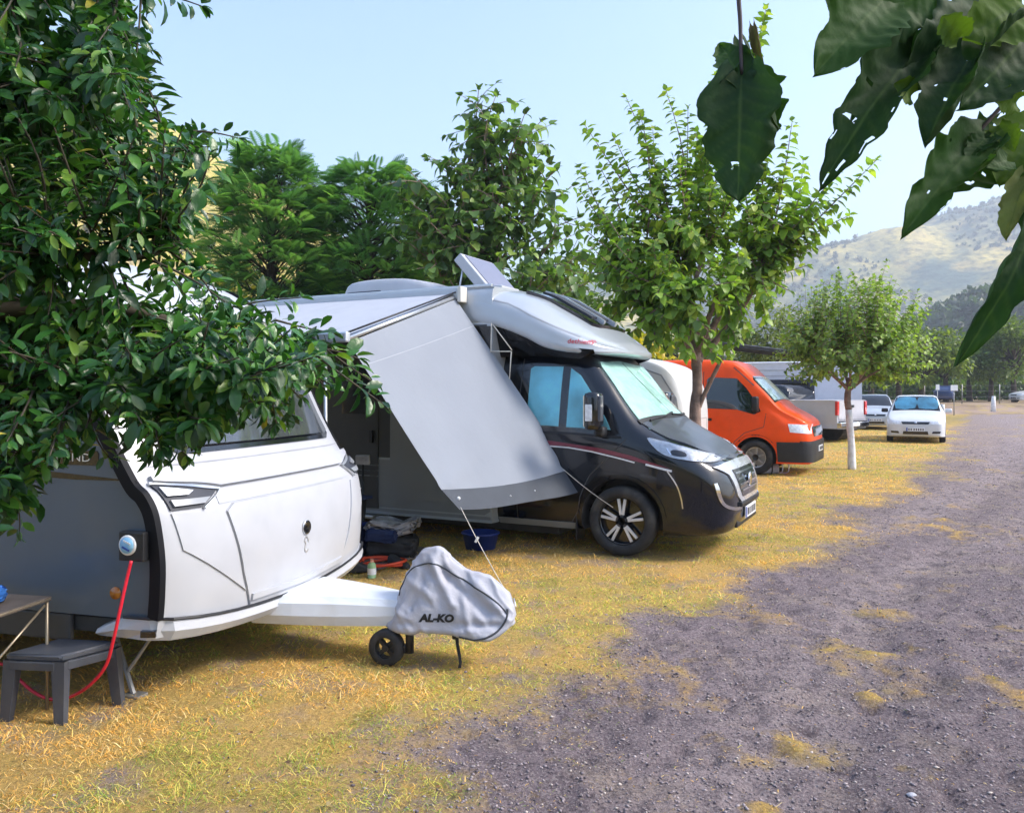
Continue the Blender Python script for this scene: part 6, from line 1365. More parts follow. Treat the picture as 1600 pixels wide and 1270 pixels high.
tips = [(978, 152, 11.2), (1040, 140, 10.9), (1197, 14, 11.0), (1118, 118, 11.4), (1238, 188, 10.7), (1308, 272, 10.4), (1370, 250, 10.2), (914, 196, 11.5), (938, 262, 11.2), (1275, 372, 10.5), (1216, 300, 11.5), (1086, 205, 11.8), (1012, 232, 11.4), (1150, 182, 10.5), (925, 345, 11.4), (1330, 335, 10.7), (1062, 255, 10.3), (1180, 260, 10.1), (965, 300, 10.7), (1110, 290, 10.2), (1225, 390, 11.2), (1140, 320, 11.8),
        (960, 215, 11.5), (1000, 175, 11.0), (1020, 200, 11.7), (1170, 90, 11.2), (1205, 150, 11.0), (1075, 170, 11.2), (1255, 250, 10.9), (1190, 205, 11.6),
        (930, 440, 10.8), (955, 480, 10.5), (985, 520, 10.4), (1015, 545, 10.2), (1150, 535, 10.2), (1195, 500, 10.4), (1235, 455, 10.6), (1262, 415, 10.9), (920, 400, 11.6), (1045, 545, 11.2), (1120, 545, 11.5), (1170, 470, 11.8), (1000, 480, 11.9), (1090, 505, 9.9), (1030, 500, 9.8), (975, 420, 10.0), (1160, 400, 9.8), (1080, 360, 9.8), (1020, 380, 9.9), (1060, 520, 9.9), (1110, 520, 9.8), (1140, 480, 9.9), (1000, 505, 10.0), (1075, 555, 10.0), (1120, 560, 10.1), (1040, 470, 9.7), (1100, 450, 9.7), (1170, 520, 10.0), (960, 455, 10.2), (1205, 470, 10.0), (1150, 440, 9.7), (1060, 480, 9.7), (980, 490, 10.0), (1090, 480, 9.7), (1025, 535, 10.0), (1140, 555, 10.3), (908, 300, 11.2), (902, 350, 11.0), (912, 425, 10.8), (930, 480, 10.6), (950, 505, 10.4), (922, 385, 10.3), (942, 330, 10.4), (905, 260, 11.6), (895, 400, 11.4), (935, 440, 10.2), (960, 380, 10.0), (1265, 330, 10.8), (1290, 300, 10.6), (1250, 300, 11.2)]
for (px, py, Y) in tips:
    p = at(px, py, Y); s0 = min(scaf, key=lambda q_: (q_ - p).length + rnd(0, 0.5)); pts = S.shoot(s0, p, 0.018, 0.004, 0.07, 0.155, 0.030, 0.10)
    ln = (p - s0).length
    for k in range(int(2 + ln * 2.2)):
        t = rnd(0.05, 0.62); q_ = pts[int(t * 7)]; e = q_ + Vector((rnd(-.5, .5), rnd(-.5, .5), rnd(0.0, .6))) * rnd(0.45, 1.0)
        S.shoot(q_, e, 0.007, 0.003, 0.08, 0.14, 0.038, 0.05, tubes=3)
finish_tree(tr, S, T_HEART, [(0.15, 0.26, 0.045), (0.22, 0.34, 0.055), (0.34, 0.42, 0.07), (0.10, 0.17, 0.045)], [0.33, 0.32, 0.17, 0.18])

# ---- small round mulberry with whitewashed trunk
wb_ = onground(1331, 733); tr = thing('mulberry_tree', 'small round mulberry tree with whitewashed trunk beside the track', 'tree', wb_)
top = at(1326, 640, wb_.y)
trunk(tr, [wb_ + Vector((0, 0, -0.05)), at(1330, 690, wb_.y), top], [0.085, 0.07, 0.068], M['lime'], 'painted_trunk')
trunk(tr, [top, at(1324, 622, wb_.y), at(1328, 590, wb_.y)], [0.066, 0.065, 0.05], M['bark'], 'trunk')
S = Shoots(); hd = at(1327, 610, wb_.y); cc = at(1335, 532, wb_.y); scaf = []
for k in range(11):
    a = k * 0.571 * 2; p = hd + Vector((math.cos(a) * rnd(.35, .8), math.sin(a) * rnd(.35, .8), rnd(0.3, 0.9))); S.shoot(hd, p, 0.035, 0.018, 0.1, 0, tubes=5); scaf.append(p)
for k in range(210):
    a = rnd(0, 6.28); e = rnd(-0.8, 1.4); r_ = rnd(0.8, 1.0); p = cc + Vector((math.cos(a) * math.cos(e) * 1.66 * r_, math.sin(a) * math.cos(e) * 1.6 * r_, math.sin(e) * 1.45 * r_))
    s0 = min(scaf, key=lambda q_: (q_ - p).length + rnd(0, 0.3)); S.shoot(s0, p, 0.009, 0.003, 0.08, 0.115, 0.042, 0.10, tubes=3)
for (px, py) in [(1386, 408), (1310, 420), (1270, 470), (1352, 440), (1420, 455), (1442, 490), (1466, 530), (1245, 490), (1335, 455), (1400, 440), (1290, 450), (1225, 540), (1465, 570), (1365, 430), (1325, 435), (1405, 470), (1300, 480), (1375, 455), (1345, 480), (1255, 510), (1285, 500), (1430, 500), (1450, 540)]:
    p = at(px, py, wb_.y + rnd(-.6, .6)); s0 = min(scaf, key=lambda q_: (q_ - p).length); S.shoot(s0, p, 0.012, 0.003, 0.05, 0.115, 0.042, 0.2, tubes=3)
finish_tree(tr, S, T_HEART, [(0.17, 0.26, 0.06), (0.23, 0.33, 0.075), (0.30, 0.40, 0.10), (0.12, 0.19, 0.05)])

# ---- big-leaved tree above the motorhome roof
pb = Vector((-0.35, 17.0, 0)); tr = thing('paulownia_tree', 'tall tree with big drooping leaves behind the motorhome roof panel', 'tree', pb)
trunk(tr, [pb, pb + Vector((0.05, 0, 2.0)), pb + Vector((0, 0.1, 4.2)), pb + Vector((0.05, 0, 5.6))], [0.14, 0.12, 0.09, 0.05], M['bark_dark'])
S = Shoots()
for (px, py, Y) in [(748, 140, 17), (775, 150, 17.2), (820, 178, 16.6), (845, 190, 17), (735, 185, 17.5), (700, 250, 16.6), (640, 268, 16.4), (628, 310, 16.8), (668, 248, 17.2), (720, 300, 16.2), (780, 240, 16.5), (810, 250, 17.4), (868, 265, 16.6), (895, 290, 17), (905, 340, 16.6), (840, 300, 16.2), (770, 300, 16), (690, 330, 16.2), (650, 360, 16.4), (800, 340, 16), (870, 360, 16.2), (730, 370, 16), (900, 400, 16.4), (830, 400, 16), (780, 400, 15.9), (860, 430, 16), (920, 440, 16.2), (800, 450, 16.1), (640, 400, 17), (760, 220, 17.2), (765, 190, 16.8), (850, 235, 17.3), (690, 400, 16.2), (940, 380, 17), (630, 280, 16.6), (645, 320, 16.2), (660, 290, 16.8), (625, 350, 16.6), (680, 300, 16.0), (665, 340, 15.9), (700, 360, 15.8), (640, 380, 16.2), (720, 270, 16.4), (675, 390, 15.9), (620, 300, 17)]:
    p = at(px, py, Y); zt = min(max(p.z - rnd(1.0, 2.0), 2.0), 5.5); s0 = pb + Vector((0.02, 0, zt)); pts = S.shoot(s0, p, 0.03, 0.008, 0.12, 0.30, 0.11, 0.25, 1.0, 0.9, tiptuft=3, grow=0.7)
    for k in range(7):
        q_ = pts[random.randint(3, 6)]; e = q_ + Vector((rnd(-.75, .75), rnd(-.5, .5), rnd(-.3, .45))); S.shoot(q_, e, 0.012, 0.005, 0.1, 0.27, 0.12, 0.15, 1.0, 0.9, tubes=3)
finish_tree(tr, S, T_HEART, [(0.095, 0.175, 0.05), (0.135, 0.235, 0.06), (0.21, 0.31, 0.07), (0.06, 0.115, 0.04)], [0.35, 0.3, 0.15, 0.2])

# ---- feathery trees
def feathery(label, base, env, nf, pal, seed):
    random.seed(seed); tr = thing('feathery_tree', label, 'tree', base, 0, 'feathery trees behind the motorhome'); h = env[2]
    trunk(tr, [base, base + Vector((0.1, 0, h * 0.4)), base + Vector((0, 0, h * 0.9))], [0.13, 0.09, 0.03], M['bark_dark'])
    S = Shoots(); S2 = []
    for k in range(nf):
        t = rnd(0, 1) ** 0.8; z = 1.6 + (h - 1.6) * t; rmax = env[0] * math.sqrt(max(0.02, 1 - ((z - env[1]) / (h - env[1] + 0.25 if z > env[1] else env[1] - 0.6)) ** 2)); a = rnd(0, 6.28); r_ = rmax * math.sqrt(rnd(0.10, 1)) * (0.75 + 0.5 * (0.5 + 0.5 * math.sin(z * 5.3 + a * 2)))
        p = base + Vector((math.cos(a) * r_, math.sin(a) * r_ * 0.8, z)); d = Vector((math.cos(a) + rnd(-.6, .6), math.sin(a) + rnd(-.6, .6), rnd(-.3, .7)))
        S.pos.append(p); S.dir.append(d); S.up.append(Vector((rnd(-.7, .7), rnd(-.7, .7), 1))); S.size.append(rnd(0.26, 0.52))
        if k % 14 == 0: tube(S.bm, [base + Vector((0, 0, max(1.2, z - rnd(.5, 1.2)))), p], [0.025, 0.008], 4, False)
    finish_tree(tr, S, T_FROND, pal, None, M['leaf'], M['bark_dark'])
FP = [(0.09, 0.22, 0.075), (0.13, 0.28, 0.09), (0.18, 0.34, 0.10), (0.07, 0.16, 0.06)]
feathery('dark feathery tree with the pointed top, left of the motorhome roof', Vector((-5.45, 18.0, 0)), (1.45, 3.6, 7.0), 3200, FP, 11)
feathery('dark feathery tree with flatter top, directly behind the roof air conditioner', Vector((-3.35, 18.6, 0)), (1.65, 3.5, 6.75), 3200, FP, 12)
feathery('low feathery tree filling the gap before the big-leaved tree', Vector((-2.0, 19.6, 0)), (1.7, 3.2, 5.4), 2000, [(0.13, 0.26, 0.07), (0.18, 0.32, 0.08), (0.24, 0.38, 0.09)], 13)
random.seed(21)

# ---- background trees: leaf clumps through an uneven crown
def bg_tree(label, base, rx, rz, zc, leaf, nl, pal, grp, name='leafy_tree', clumps=26, tmpl=None, ry=None):
    base = Vector(base); tr = thing(name, label, 'tree', base, 0, grp)
    trunk(tr, [base + Vector((0, 0, -0.1)), base + Vector((rnd(-.1, .1), 0, zc * 0.5)), base + Vector((rnd(-.15, .15), 0, zc))], [rx * 0.07 + 0.05, rx * 0.05 + 0.03, 0.04], M['bark_dark'])
    S = Shoots(); cl = []
    for k in range(clumps):
        a = rnd(0, 6.28); e = math.asin(rnd(-0.85, 1)); r_ = rnd(0.45, 0.92); cl.append((base + Vector((math.cos(a) * math.cos(e) * rx * r_, math.sin(a) * math.cos(e) * (ry or rx) * r_, zc + math.sin(e) * rz * r_)), rnd(0.22, 0.42) * rx))
    for c, r_ in cl: tube(S.bm, [base + Vector((0, 0, zc * rnd(.5, .9))), c], [rx * 0.025 + 0.015, 0.01], 4, False)
    C = np.array([c[0] for c in cl]); Rr = np.array([c[1] for c in cl]); k = RNG.integers(0, clumps, nl)
    dv = unit(RNG.normal(size=(nl, 3))); rad = Rr[k] * RNG.random(nl) ** 0.5
    S.pos = list(C[k] + dv * rad[:, None] * np.array([1, 1, 0.8])); S.dir = list(dv + RNG.normal(size=(nl, 3)) * 0.5 - np.array([0, 0, 0.3])); S.up = list(RNG.normal(size=(nl, 3)) * 0.4 + np.array([0, 0, 1])); S.size = list(leaf * (0.7 + 0.6 * RNG.random(nl)))
    finish_tree(tr, S, tmpl or T_SMALL, pal, None, M['leaf'], M['bark_dark'])
DG = [(0.06, 0.11, 0.035), (0.085, 0.15, 0.04), (0.12, 0.19, 0.05)]
OG = [(0.14, 0.19, 0.045), (0.19, 0.24, 0.05), (0.10, 0.145, 0.035)]
YG = [(0.44, 0.38, 0.04), (0.32, 0.34, 0.04), (0.55, 0.42, 0.05)]
G1 = 'trees standing behind the vehicles'
bg_tree('yellowish tree glowing between the near foliage and the feathery trees', (-8.6, 24, 0), 1.5, 2.2, 3.6, 0.22, 2600, YG, G1)
bg_tree('dark bushy tree behind the caravan roof', (-10.6, 26, 0), 2.2, 2.3, 3.0, 0.24, 3400, DG, G1)
bg_tree('dense dark tree low behind the motorhome air conditioner', (-5.0, 24, 0), 3.4, 2.7, 3.2, 0.26, 6500, DG, G1, ry=2.0)
bg_tree('dark tree low behind the tilted roof panel', (0.2, 22.5, 0), 3.2, 2.6, 3.0, 0.26, 6500, DG, G1, ry=2.0)
bg_tree('yellow-green bush showing beside the silver roof cap', (3.9, 24.5, 0), 1.7, 1.5, 2.3, 0.22, 2200, YG, G1)
bg_tree('light green tree rising behind the open shed', (13.6, 43, 0), 3.0, 2.7, 4.2, 0.26, 3200, [(0.16, 0.20, 0.05), (0.20, 0.24, 0.06), (0.12, 0.16, 0.04)], G1)
bg_tree('olive tree behind the shed roof end', (18.0, 45, 0), 2.8, 2.3, 3.8, 0.26, 3000, OG, G1)
bg_tree('bushy tree behind the orange van roof', (9.4, 42.5, 0), 2.7, 2.3, 3.6, 0.26, 2600, OG, G1)
G2 = 'row of trees at the end of the track'
k = 0
for (px, Y, rx, rz, zc, pal, lb) in [(1440, 62, 3.0, 2.4, 3.6, OG, 'olive tree beyond the white saloon car at the track end'), (1478, 76, 3.4, 2.7, 3.9, DG, 'dark tree above the white sign boards'), (1515, 84, 3.8, 3.0, 4.2, OG, 'olive green tree over the far blue car'), (1548, 78, 3.2, 3.8, 4.8, [(0.12, 0.17, 0.03), (0.16, 0.21, 0.04), (0.09, 0.13, 0.03)], 'tall lighter tree above the white stone post'), (1585, 74, 3.2, 3.4, 4.6, [(0.10, 0.15, 0.03), (0.15, 0.20, 0.04)], 'tall tree above the distant white car'), (1625, 80, 3.6, 3.2, 4.4, DG, 'dark tree at the right edge of the far row'), (1405, 70, 3.4, 2.6, 3.8, DG, 'dark tree mostly hidden behind the small mulberry crown'), (1360, 66, 3.2, 2.8, 4.2, OG, 'olive tree peeping over the box caravan'), (1495, 100, 4.2, 2.8, 4.6, DG, 'deep green tree furthest back in the row')]:
    p = at(px, 600, Y); bg_tree(lb, (p.x, Y, ZB if Y > 60 else 0), rx, rz, zc, 0.42, 2600, pal, G2, clumps=30)
hd_ = []
hg = thing('hedge', 'dark clipped hedge closing the far side of the site', 'hedge', (30, 92, ZB))
nl = 9000; px_ = RNG.random(nl) * 60 - 18; py_ = RNG.random(nl) * 2.2 - 1.1; pz_ = RNG.random(nl) * 2.6 * (0.75 + 0.4 * fbm(px_, py_, 3.0, 3, 811))
V_, F_, C_ = inst(T_SMALL, np.stack([px_, py_, pz_], 1), RNG.normal(size=(nl, 3)), RNG.normal(size=(nl, 3)) + np.array([0, 0, 1]), 0.5 + 0.3 * RNG.random(nl), leaf_cols(nl, DG))
obj('foliage', mesh_np('foliage', V_, F_, C_), M['leaf'], hg)
b = bmesh.new()
for k in range(20): tube(b, [(-17 + k * 3, 0, -0.1), (-17 + k * 3 + rnd(-.3, .3), 0, 1.6)], [0.06, 0.03], 5)
obj('stems', b, M['bark_dark'], hg)

# ------------------------------------------------------------------ near tree at the left: glossy leaves on drooping boughs
ROOT = Vector((-2.75, 2.35, 0)); nt_ = thing('glossy_leaved_tree', 'glossy dark green tree hanging over the caravan at the left', 'tree', ROOT)
trunk(nt_, [ROOT, ROOT + Vector((0.05, 0, 0.7)), ROOT + Vector((-0.02, 0.05, 1.6)), ROOT + Vector((0.05, 0, 2.5))], [0.13, 0.11, 0.09, 0.06], M['bark_dark'])
S = Shoots(); boughs = []
def bough(pts, r0):
    P = [Vector(p) for p in catmull([tuple(p) for p in pts], 5)]; tube(S.bm, P, [r0 * (1 - 0.75 * k / (len(P) - 1)) for k in range(len(P))], 6, False); boughs.extend(P[len(P) // 4:])
A_ = ROOT + Vector((0, 0, 1.5)); B_ = ROOT + Vector((0.03, 0, 2.2))
bough([A_, at(-60, 500, 2.4), at(150, 480, 2.5), at(330, 520, 2.55), at(450, 555, 2.6)], 0.035)
bough([A_, at(-80, 600, 2.3), at(60, 590, 2.2), at(200, 600, 2.25), at(300, 640, 2.3)], 0.03)
bough([A_, at(-100, 700, 2.4), at(0, 720, 2.3), at(40, 770, 2.3)], 0.022)
bough([B_, at(-80, 330, 2.5), at(60, 300, 2.6), at(200, 260, 2.7), at(300, 225, 2.75)], 0.03)
bough([B_, at(-100, 200, 2.4), at(40, 140, 2.3), at(150, 70, 2.35)], 0.03)
bough([B_, at(-60, 400, 2.3), at(100, 400, 2.2), at(220, 400, 2.3), at(280, 380, 2.4)], 0.028)
bough([B_, at(-120, 60, 2.2), at(60, -40, 2.2), at(220, -30, 2.3)], 0.028)
# outline of the leaf mass as seen across it; twigs end inside it at depths between 1.9 and 3.0 m
OUTL = [(-160, -60), (160, -60), (175, 0), (225, 40), (238, 75), (205, 110), (228, 130), (205, 165), (262, 190), (300, 195), (345, 225), (322, 250), (268, 268), (285, 300), (290, 330), (262, 352), (240, 385), (215, 420), (300, 448), (400, 470), (440, 480), (475, 500), (505, 545), (540, 580), (555, 605), (515, 600), (455, 615), (420, 640), (350, 628), (300, 660), (245, 700), (200, 660), (150, 690), (90, 705), (60, 735), (20, 760), (-20, 820), (-160, 840)]
def inside(x, y, P):
    r_ = False; j = len(P) - 1
    for i in range(len(P)):
        if (P[i][1] > y) != (P[j][1] > y) and x < (P[j][0] - P[i][0]) * (y - P[i][1]) / (P[j][1] - P[i][1]) + P[i][0]: r_ = not r_
        j = i
    return r_
cnt = 0
while cnt < 940:
    x, y = rnd(-160, 570), rnd(-60, 840)
    if not inside(x, y, OUTL): continue
    # looser around the gap through which the caravan roof shows
    if inside(x, y, [(80, 352), (250, 366), (345, 428), (372, 452), (240, 466), (75, 448)]) and random.random() < 0.985: continue
    if inside(x, y, [(130, 100), (215, 95), (230, 180), (150, 185)]) and random.random() < 0.35: continue
    p = at(x, y, rnd(1.95, 3.0)); s0 = min(boughs, key=lambda q_: (q_ - p).length + rnd(0, 0.12)); dv = (p - s0)
    if dv.length > 0.34: s0 = p - dv.normalized() * 0.34
    e = p + Vector((0, 0, -0.02)); S.shoot(s0, e, 0.0045, 0.0018, 0.10, 0.064, 0.0110, 0.05, 0.9, 0.25, 5, 4, 3, 0.8); cnt += 1
for (x0, y0, x1, y1, Y) in [(480, 520, 585, 598, 2.55), (500, 560, 600, 632, 2.5), (440, 590, 470, 622, 2.45), (300, 205, 372, 216, 2.7), (150, 40, 235, 78, 2.3), (170, -20, 315, 10, 2.3), (430, 500, 520, 520, 2.6), (470, 540, 560, 560, 2.6), (240, 640, 290, 712, 2.3), (380, 600, 440, 660, 2.4), (210, 660, 235, 710, 2.3), (140, 650, 170, 715, 2.3), (20, 720, 62, 790, 2.3), (200, 240, 260, 268, 2.6), (360, 480, 470, 465, 2.6), (10, 760, 30, 830, 2.3), (255, 330, 345, 338, 2.6), (330, 595, 345, 672, 2.4), (400, 595, 412, 655, 2.45), (430, 585, 452, 648, 2.5), (362, 590, 378, 655, 2.4), (285, 640, 268, 702, 2.3), (312, 635, 306, 692, 2.35), (345, 600, 330, 660, 2.3), (420, 600, 432, 662, 2.4), (385, 590, 396, 640, 2.5), (300, 600, 318, 668, 2.3), (230, 650, 255, 715, 2.3)]:
    S.shoot(at(x0, y0, Y), at(x1, y1, Y + 0.05), 0.004, 0.0018, 0.08, 0.072, 0.0120, 0.0, 0.9, 0.25, 5, 4, 4, 0.8)
pos, dr, up, sz = S.arrays(); o0 = np.array(ROOT)
for v in S.bm.verts: v.co -= ROOT
obj('branches', S.bm, mat('brown_twig', (0.06, 0.05, 0.035), 0.8), nt_, True)
LP = [(0.022, 0.080, 0.018), (0.036, 0.125, 0.022), (0.075, 0.20, 0.028), (0.014, 0.052, 0.018), (0.16, 0.28, 0.04), (0.34, 0.30, 0.04)]
cl_ = leaf_cols(len(pos), LP, [0.30, 0.30, 0.18, 0.14, 0.074, 0.006])
sz = sz * (0.6 + 0.55 * RNG.random(len(sz)))
# nearest leaves one by one, the rest as one mass
inview = (pos[:, 0] / pos[:, 1] > -0.635) & (pos[:, 2] < 2.75)
order = np.argsort(np.where(inview, pos[:, 1], 99)); near = order[:300]; rest = order[300:]
h_ = len(rest) * 3 // 5; r1, r2 = rest[::5], np.setdiff1d(rest, rest[::5]); r1 = np.concatenate([r1, r2[::2]]); r2 = r2[1::2]
V1, F1, C1 = inst(T_OVAL, pos[r1] - o0, dr[r1], up[r1], sz[r1], cl_[r1], 0.8 + 0.45 * RNG.random(len(r1)))
V2, F2, C2 = inst(T_OVAL2, pos[r2] - o0, dr[r2], up[r2], sz[r2] * 1.1, cl_[r2], 0.8 + 0.5 * RNG.random(len(r2)))
V_, F_, C_ = np.concatenate([V1, V2]), np.concatenate([F1, F2 + len(V1)]), np.concatenate([C1, C2])
kind(obj('crown', mesh_np('crown', V_, F_, C_), M['leaf_gloss'], nt_, True), 'stuff')
lm = []
for k_, c_ in enumerate(LP): lm.append(mesh_np('leaf', (T_OVAL, T_OVAL2)[k_ % 2][0], T_OVAL[1], np.repeat(np.array([c_]), len(T_OVAL[0]), 0)))
for m_ in lm: m_.materials.append(M['leaf_gloss']); m_.polygons.foreach_set('use_smooth', [True] * len(m_.polygons))
for i in near:
    d = Vector(dr[i]).normalized(); u = Vector(up[i]); s_ = u.cross(d).normalized(); nn = d.cross(s_)
    o = bpy.data.objects.new('leaf', random.choices(lm, [0.30, 0.30, 0.18, 0.14, 0.074, 0.006])[0]); COL.objects.link(o); o.parent = nt_
    mx = Matrix((d, s_, nn)).transposed().to_4x4() @ Matrix.Diagonal((sz[i], sz[i], sz[i], 1)); mx.translation = Vector(pos[i]) - ROOT; o.matrix_local = mx

# ------------------------------------------------------------------ overhanging branch with very large leaves at the right
OR = Vector((2.1, 1.45, 0)); ot = thing('overhanging_tree', 'tree with very large ragged leaves hanging into the top right corner', 'tree', OR)
trunk(ot, [OR, OR + Vector((0.03, 0, 1.0)), OR + Vector((-0.02, 0.03, 2.2)), OR + Vector((-0.05, 0, 3.0))], [0.11, 0.09, 0.075, 0.05], M['bark_dark'])
def obranch(pts, r0, r1): 
    P = [Vector(p) - OR for p in catmull([tuple(p) for p in pts], 6)]; b = bmesh.new(); tube(b, P, list(np.linspace(r0, r1, len(P))), 7); obj('branch', b, mat('purplish_stem', (0.055, 0.04, 0.045), 0.6), ot, True)
obranch([OR + Vector((-0.03, 0.02, 2.3)), at(1720, -90, 1.5), at(1560, -40, 1.5), at(1440, -45, 1.5), at(1330, -70, 1.42), at(1190, -90, 1.38)], 0.010, 0.004)
obranch([at(1190, -90, 1.38), at(1156, -40, 1.36), at(1157, 40, 1.36), at(1159, 118, 1.36)], 0.005, 0.003)
obranch([OR + Vector((-0.03, 0.0, 2.0)), at(1700, 40, 1.5), at(1600, 130, 1.5), at(1530, 205, 1.5), at(1500, 240, 1.5)], 0.006, 0.003)
obranch([at(1700, 40, 1.5), at(1680, 200, 1.5), at(1620, 300, 1.5)], 0.006, 0.003)
def big_leaf(b0, b1, Y0, Y1, wpx, fold, curl, roll, holes, seed, colr):
    p0, p1 = at(*b0, Y0), at(*b1, Y1); Lg = (p1 - p0).length; W = wpx / FPX * (Y0 + Y1) / 2
    d = (p1 - p0).normalized(); view = ((p0 + p1) / 2 - Vector((0, 0, EYE))).normalized(); s_ = d.cross(view).normalized(); s_ = Matrix.Rotation(roll, 3, d) @ s_; nn = s_.cross(d)
    nu, nv = 36, 28; rg = np.random.default_rng(seed); b = bmesh.new(); g = []; cols = []
    ph = rg.random(4) * 6; jag = fbm(np.arange(nu + 1) * 1.0, np.zeros(nu + 1) + seed, 2.6, 2, seed + 5); p1 = p0 + (p1 - p0) * (1.0 if seed in (1, 15) else 0.86); Lg = (p1 - p0).length
    for i in range(nu + 1):
        u = i / nu; w_ = min(1, (u + 0.06) * 3.2) ** 0.5 * (max(0, 1 - u ** 3.2)) ** 0.8; row = []
        w_ = max(w_, 0.0) * W / 2 * (1.0 + 0.09 * math.sin(u * 19 + ph[0]) + 0.06 * math.sin(u * 43 + ph[3]) + 0.30 * (jag[i] - 0.5))
        for j in range(nv + 1):
            v = -1 + 2 * j / nv; lob = -0.16 * Lg * abs(v) ** 1.5 * max(0, 1 - u * 4)
            ang = fold * abs(v); y = w_ * v * math.cos(ang * 0.9); z = -w_ * abs(v) * math.sin(ang) + curl * Lg * (u - 0.35) ** 2 * 1.6
            z += 0.045 * Lg * math.sin(u * 7 + v * 3 + ph[1]) * abs(v) + 0.008 * Lg * math.sin(u * 17 + ph[2] + v * 4)
            z += (0.5 + 0.5 * math.sin(ph[3] + u * 4)) * 0.30 * w_ * abs(v) ** 4 - 0.22 * Lg * max(0, u - 0.72) ** 1.5
            z += 0.0035 * Lg * math.cos((u * 1.0 - abs(v) * 0.22) * 52)
            row.append(b.verts.new(p0 + d * (u * Lg + lob) + s_ * y + nn * z - OR))
            vein = max(0.0, 1 - abs(v) * 16) + 0.5 * max(0.0, 1 - abs(((u - abs(v) * 0.20) * 8) % 1 - 0.5) * 9)
            k_ = 0.95 + 0.1 * rg.random(); bl = min(1, vein) * 0.55
            cols.append([colr[q_] * k_ * (1 - bl) + (0.07, 0.12, 0.04)[q_] * bl for q_ in range(3)])
        g.append(row)
    ui, vi = np.meshgrid((np.arange(nu) + .5) / nu * Lg, (np.arange(nv) + .5) / nv * W, indexing='ij'); hol = fbm(ui + seed * 0.7, vi + seed * 0.3, 0.026, 2, seed)
    for i in range(nu):
        for j in range(nv):
            u, v = (i + .5) / nu, -1 + 2 * (j + .5) / nv
            hx = hol[i, j]
            if hx > 0.90 - holes * 0.13: continue
            b.faces.new((g[i][j], g[i + 1][j], g[i + 1][j + 1], g[i][j + 1]))
    o = obj('leaf', b, M['leaf_big'], ot, True)
    a = o.data.color_attributes.new('Col', 'FLOAT_COLOR', 'POINT'); c4 = np.ones((len(cols), 4), np.float32); c4[:, :3] = cols; a.data.foreach_set('color', c4.ravel())
    return o
M['leaf_big'] = mat('large_leaf', (0, 0, 0), 0.65, attr=True, var=0.06, vscale=14, trans=0.30, bump=0.1, bscale=70, spec=0.2)
D1, D2_, D3 = (0.017, 0.046, 0.015), (0.028, 0.070, 0.016), (0.075, 0.135, 0.016)
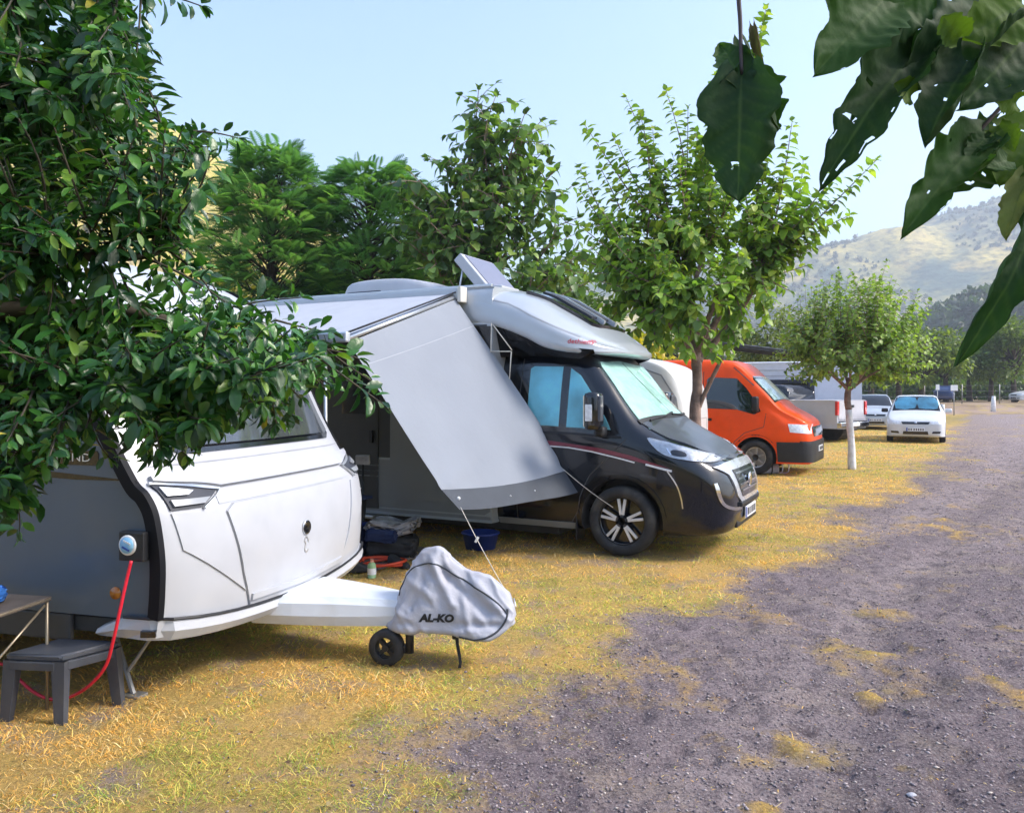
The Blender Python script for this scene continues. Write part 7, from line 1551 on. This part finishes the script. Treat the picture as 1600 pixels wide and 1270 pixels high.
LV = [((1158, 118), (1152, 312), 1.34, 1.30, 118, 0.35, 0.10, 0.15, 0.0, 1, D1), ((1156, 112), (1098, 205), 1.36, 1.40, 78, 0.9, 0.15, -0.5, 0.2, 2, D1), ((1158, 128), (1120, 52), 1.35, 1.40, 52, 0.4, 0.2, 0.4, 0.1, 3, D2_), ((1165, 70), (1222, 225), 1.38, 1.34, 70, 1.15, 0.1, 0.7, 0.2, 4, D1), ((1176, 40), (1196, 130), 1.40, 1.38, 22, 1.0, 0.1, 0.2, 0.4, 5, (0.07, 0.06, 0.03)), ((1160, 116), (1205, 240), 1.38, 1.42, 90, 0.6, 0.1, -0.3, 0.1, 6, D1),
      ((1385, -5), (1268, 118), 1.42, 1.34, 112, 0.5, 0.25, 0.1, 0.3, 7, D2_), ((1432, 75), (1268, 288), 1.46, 1.36, 105, 0.75, 0.35, 0.25, 0.8, 8, D1), ((1420, 50), (1318, 215), 1.5, 1.52, 95, 0.5, 0.1, -0.4, 0.9, 9, D1), ((1512, 92), (1432, 245), 1.44, 1.38, 105, 0.95, 0.15, 0.45, 0.3, 10, D1), ((1545, 20), (1400, 150), 1.5, 1.42, 125, 0.5, 0.2, 0.0, 0.5, 11, D1), ((1610, 50), (1490, 185), 1.48, 1.42, 120, 0.7, 0.15, -0.3, 0.2, 12, D1), ((1540, 208), (1398, 372), 1.48, 1.38, 105, 0.85, 0.25, 0.2, 0.5, 13, D2_), ((1605, 275), (1562, 385), 1.46, 1.42, 48, 0.6, 0.2, 0.5, 0.3, 14, (0.16, 0.19, 0.06)), ((1632, 318), (1528, 555), 1.42, 1.36, 92, 0.95, 0.4, -0.35, 0.0, 15, D1), ((1625, 190), (1555, 300), 1.52, 1.48, 105, 0.5, 0.15, 0.2, 0.3, 16, D3), ((1600, 5), (1490, 70), 1.46, 1.44, 100, 0.4, 0.1, 0.1, 0.4, 17, D3), ((1505, -30), (1418, 95), 1.52, 1.48, 125, 0.5, 0.2, 0.1, 0.5, 18, D1), ((1455, -20), (1325, 62), 1.46, 1.44, 105, 0.5, 0.2, -0.2, 0.3, 19, D2_), ((1610, 110), (1540, 100), 1.54, 1.5, 80, 0.5, 0.2, 0.3, 0.2, 20, D3), ((1650, 545), (1606, 760), 1.5, 1.45, 40, 0.6, 0.2, 0.2, 0.0, 21, D2_), ((1530, 206), (1488, 260), 1.5, 1.45, 60, 0.4, 0.2, 0.2, 0.3, 22, D2_), ((1480, 90), (1370, 170), 1.56, 1.55, 110, 0.4, 0.1, 0.5, 0.6, 23, D2_), ((1560, 210), (1470, 310), 1.55, 1.5, 100, 0.5, 0.2, -0.4, 0.5, 24, D2_), ((1650, 80), (1570, 200), 1.55, 1.5, 110, 0.5, 0.2, 0.1, 0.3, 25, D1), ((1580, -30), (1560, 90), 1.58, 1.55, 120, 0.5, 0.2, 0.4, 0.3, 26, D1), ((1350, -60), (1290, 20), 1.46, 1.42, 90, 0.5, 0.2, 0.4, 0.3, 27, D2_), ((1640, 240), (1600, 390), 1.5, 1.46, 80, 0.7, 0.2, 0.4, 0.2, 28, D1)]
LV += [((1540, 215), (1505, 255), 1.47, 1.45, 34, 0.5, 0.2, 0.3, 0.3, 31, D2_), ((1560, 195), (1590, 240), 1.48, 1.45, 38, 0.5, 0.2, -0.3, 0.2, 32, D3), ((1345, 40), (1318, 78), 1.44, 1.42, 36, 0.5, 0.2, 0.3, 0.2, 33, D2_), ((1500, 60), (1470, 20), 1.42, 1.40, 46, 0.4, 0.2, 0.2, 0.2, 34, D3), ((1590, 160), (1550, 150), 1.46, 1.44, 44, 0.4, 0.2, 0.2, 0.2, 35, D3), ((1425, 150), (1395, 128), 1.42, 1.40, 40, 0.4, 0.2, 0.6, 0.2, 36, D3), ((1575, 250), (1540, 262), 1.44, 1.42, 40, 0.4, 0.2, 0.4, 0.2, 37, D2_)]
for a_ in LV:
    if a_[9] in (18, 23, 25, 26): continue
    big_leaf(a_[0], a_[1], a_[2], a_[3], a_[4] * (1.08 if a_[9] in (1, 15) else 1.18), a_[5] * 1.1, a_[6], a_[7], a_[8], a_[9], a_[10])

# ------------------------------------------------------------------ haze
hz = bpy.data.materials.new('air_haze'); hz.use_nodes = True; n = hz.node_tree; n.nodes.remove(n.nodes['Principled BSDF'])
pv = n.nodes.new('ShaderNodeVolumePrincipled'); pv.inputs['Density'].default_value = 0.0007; pv.inputs['Color'].default_value = (0.80, 0.87, 1.0, 1); pv.inputs['Anisotropy'].default_value = 0.2
n.links.new(pv.outputs[0], n.nodes['Material Output'].inputs['Volume'])
b = bmesh.new(); box(b, (0, 0, 148), (5300, 3100, 304)); ho = obj('haze', b, hz); kind(ho, 'stuff'); ho['label'] = 'thin pale haze lying over the whole valley'; ho['category'] = 'haze'
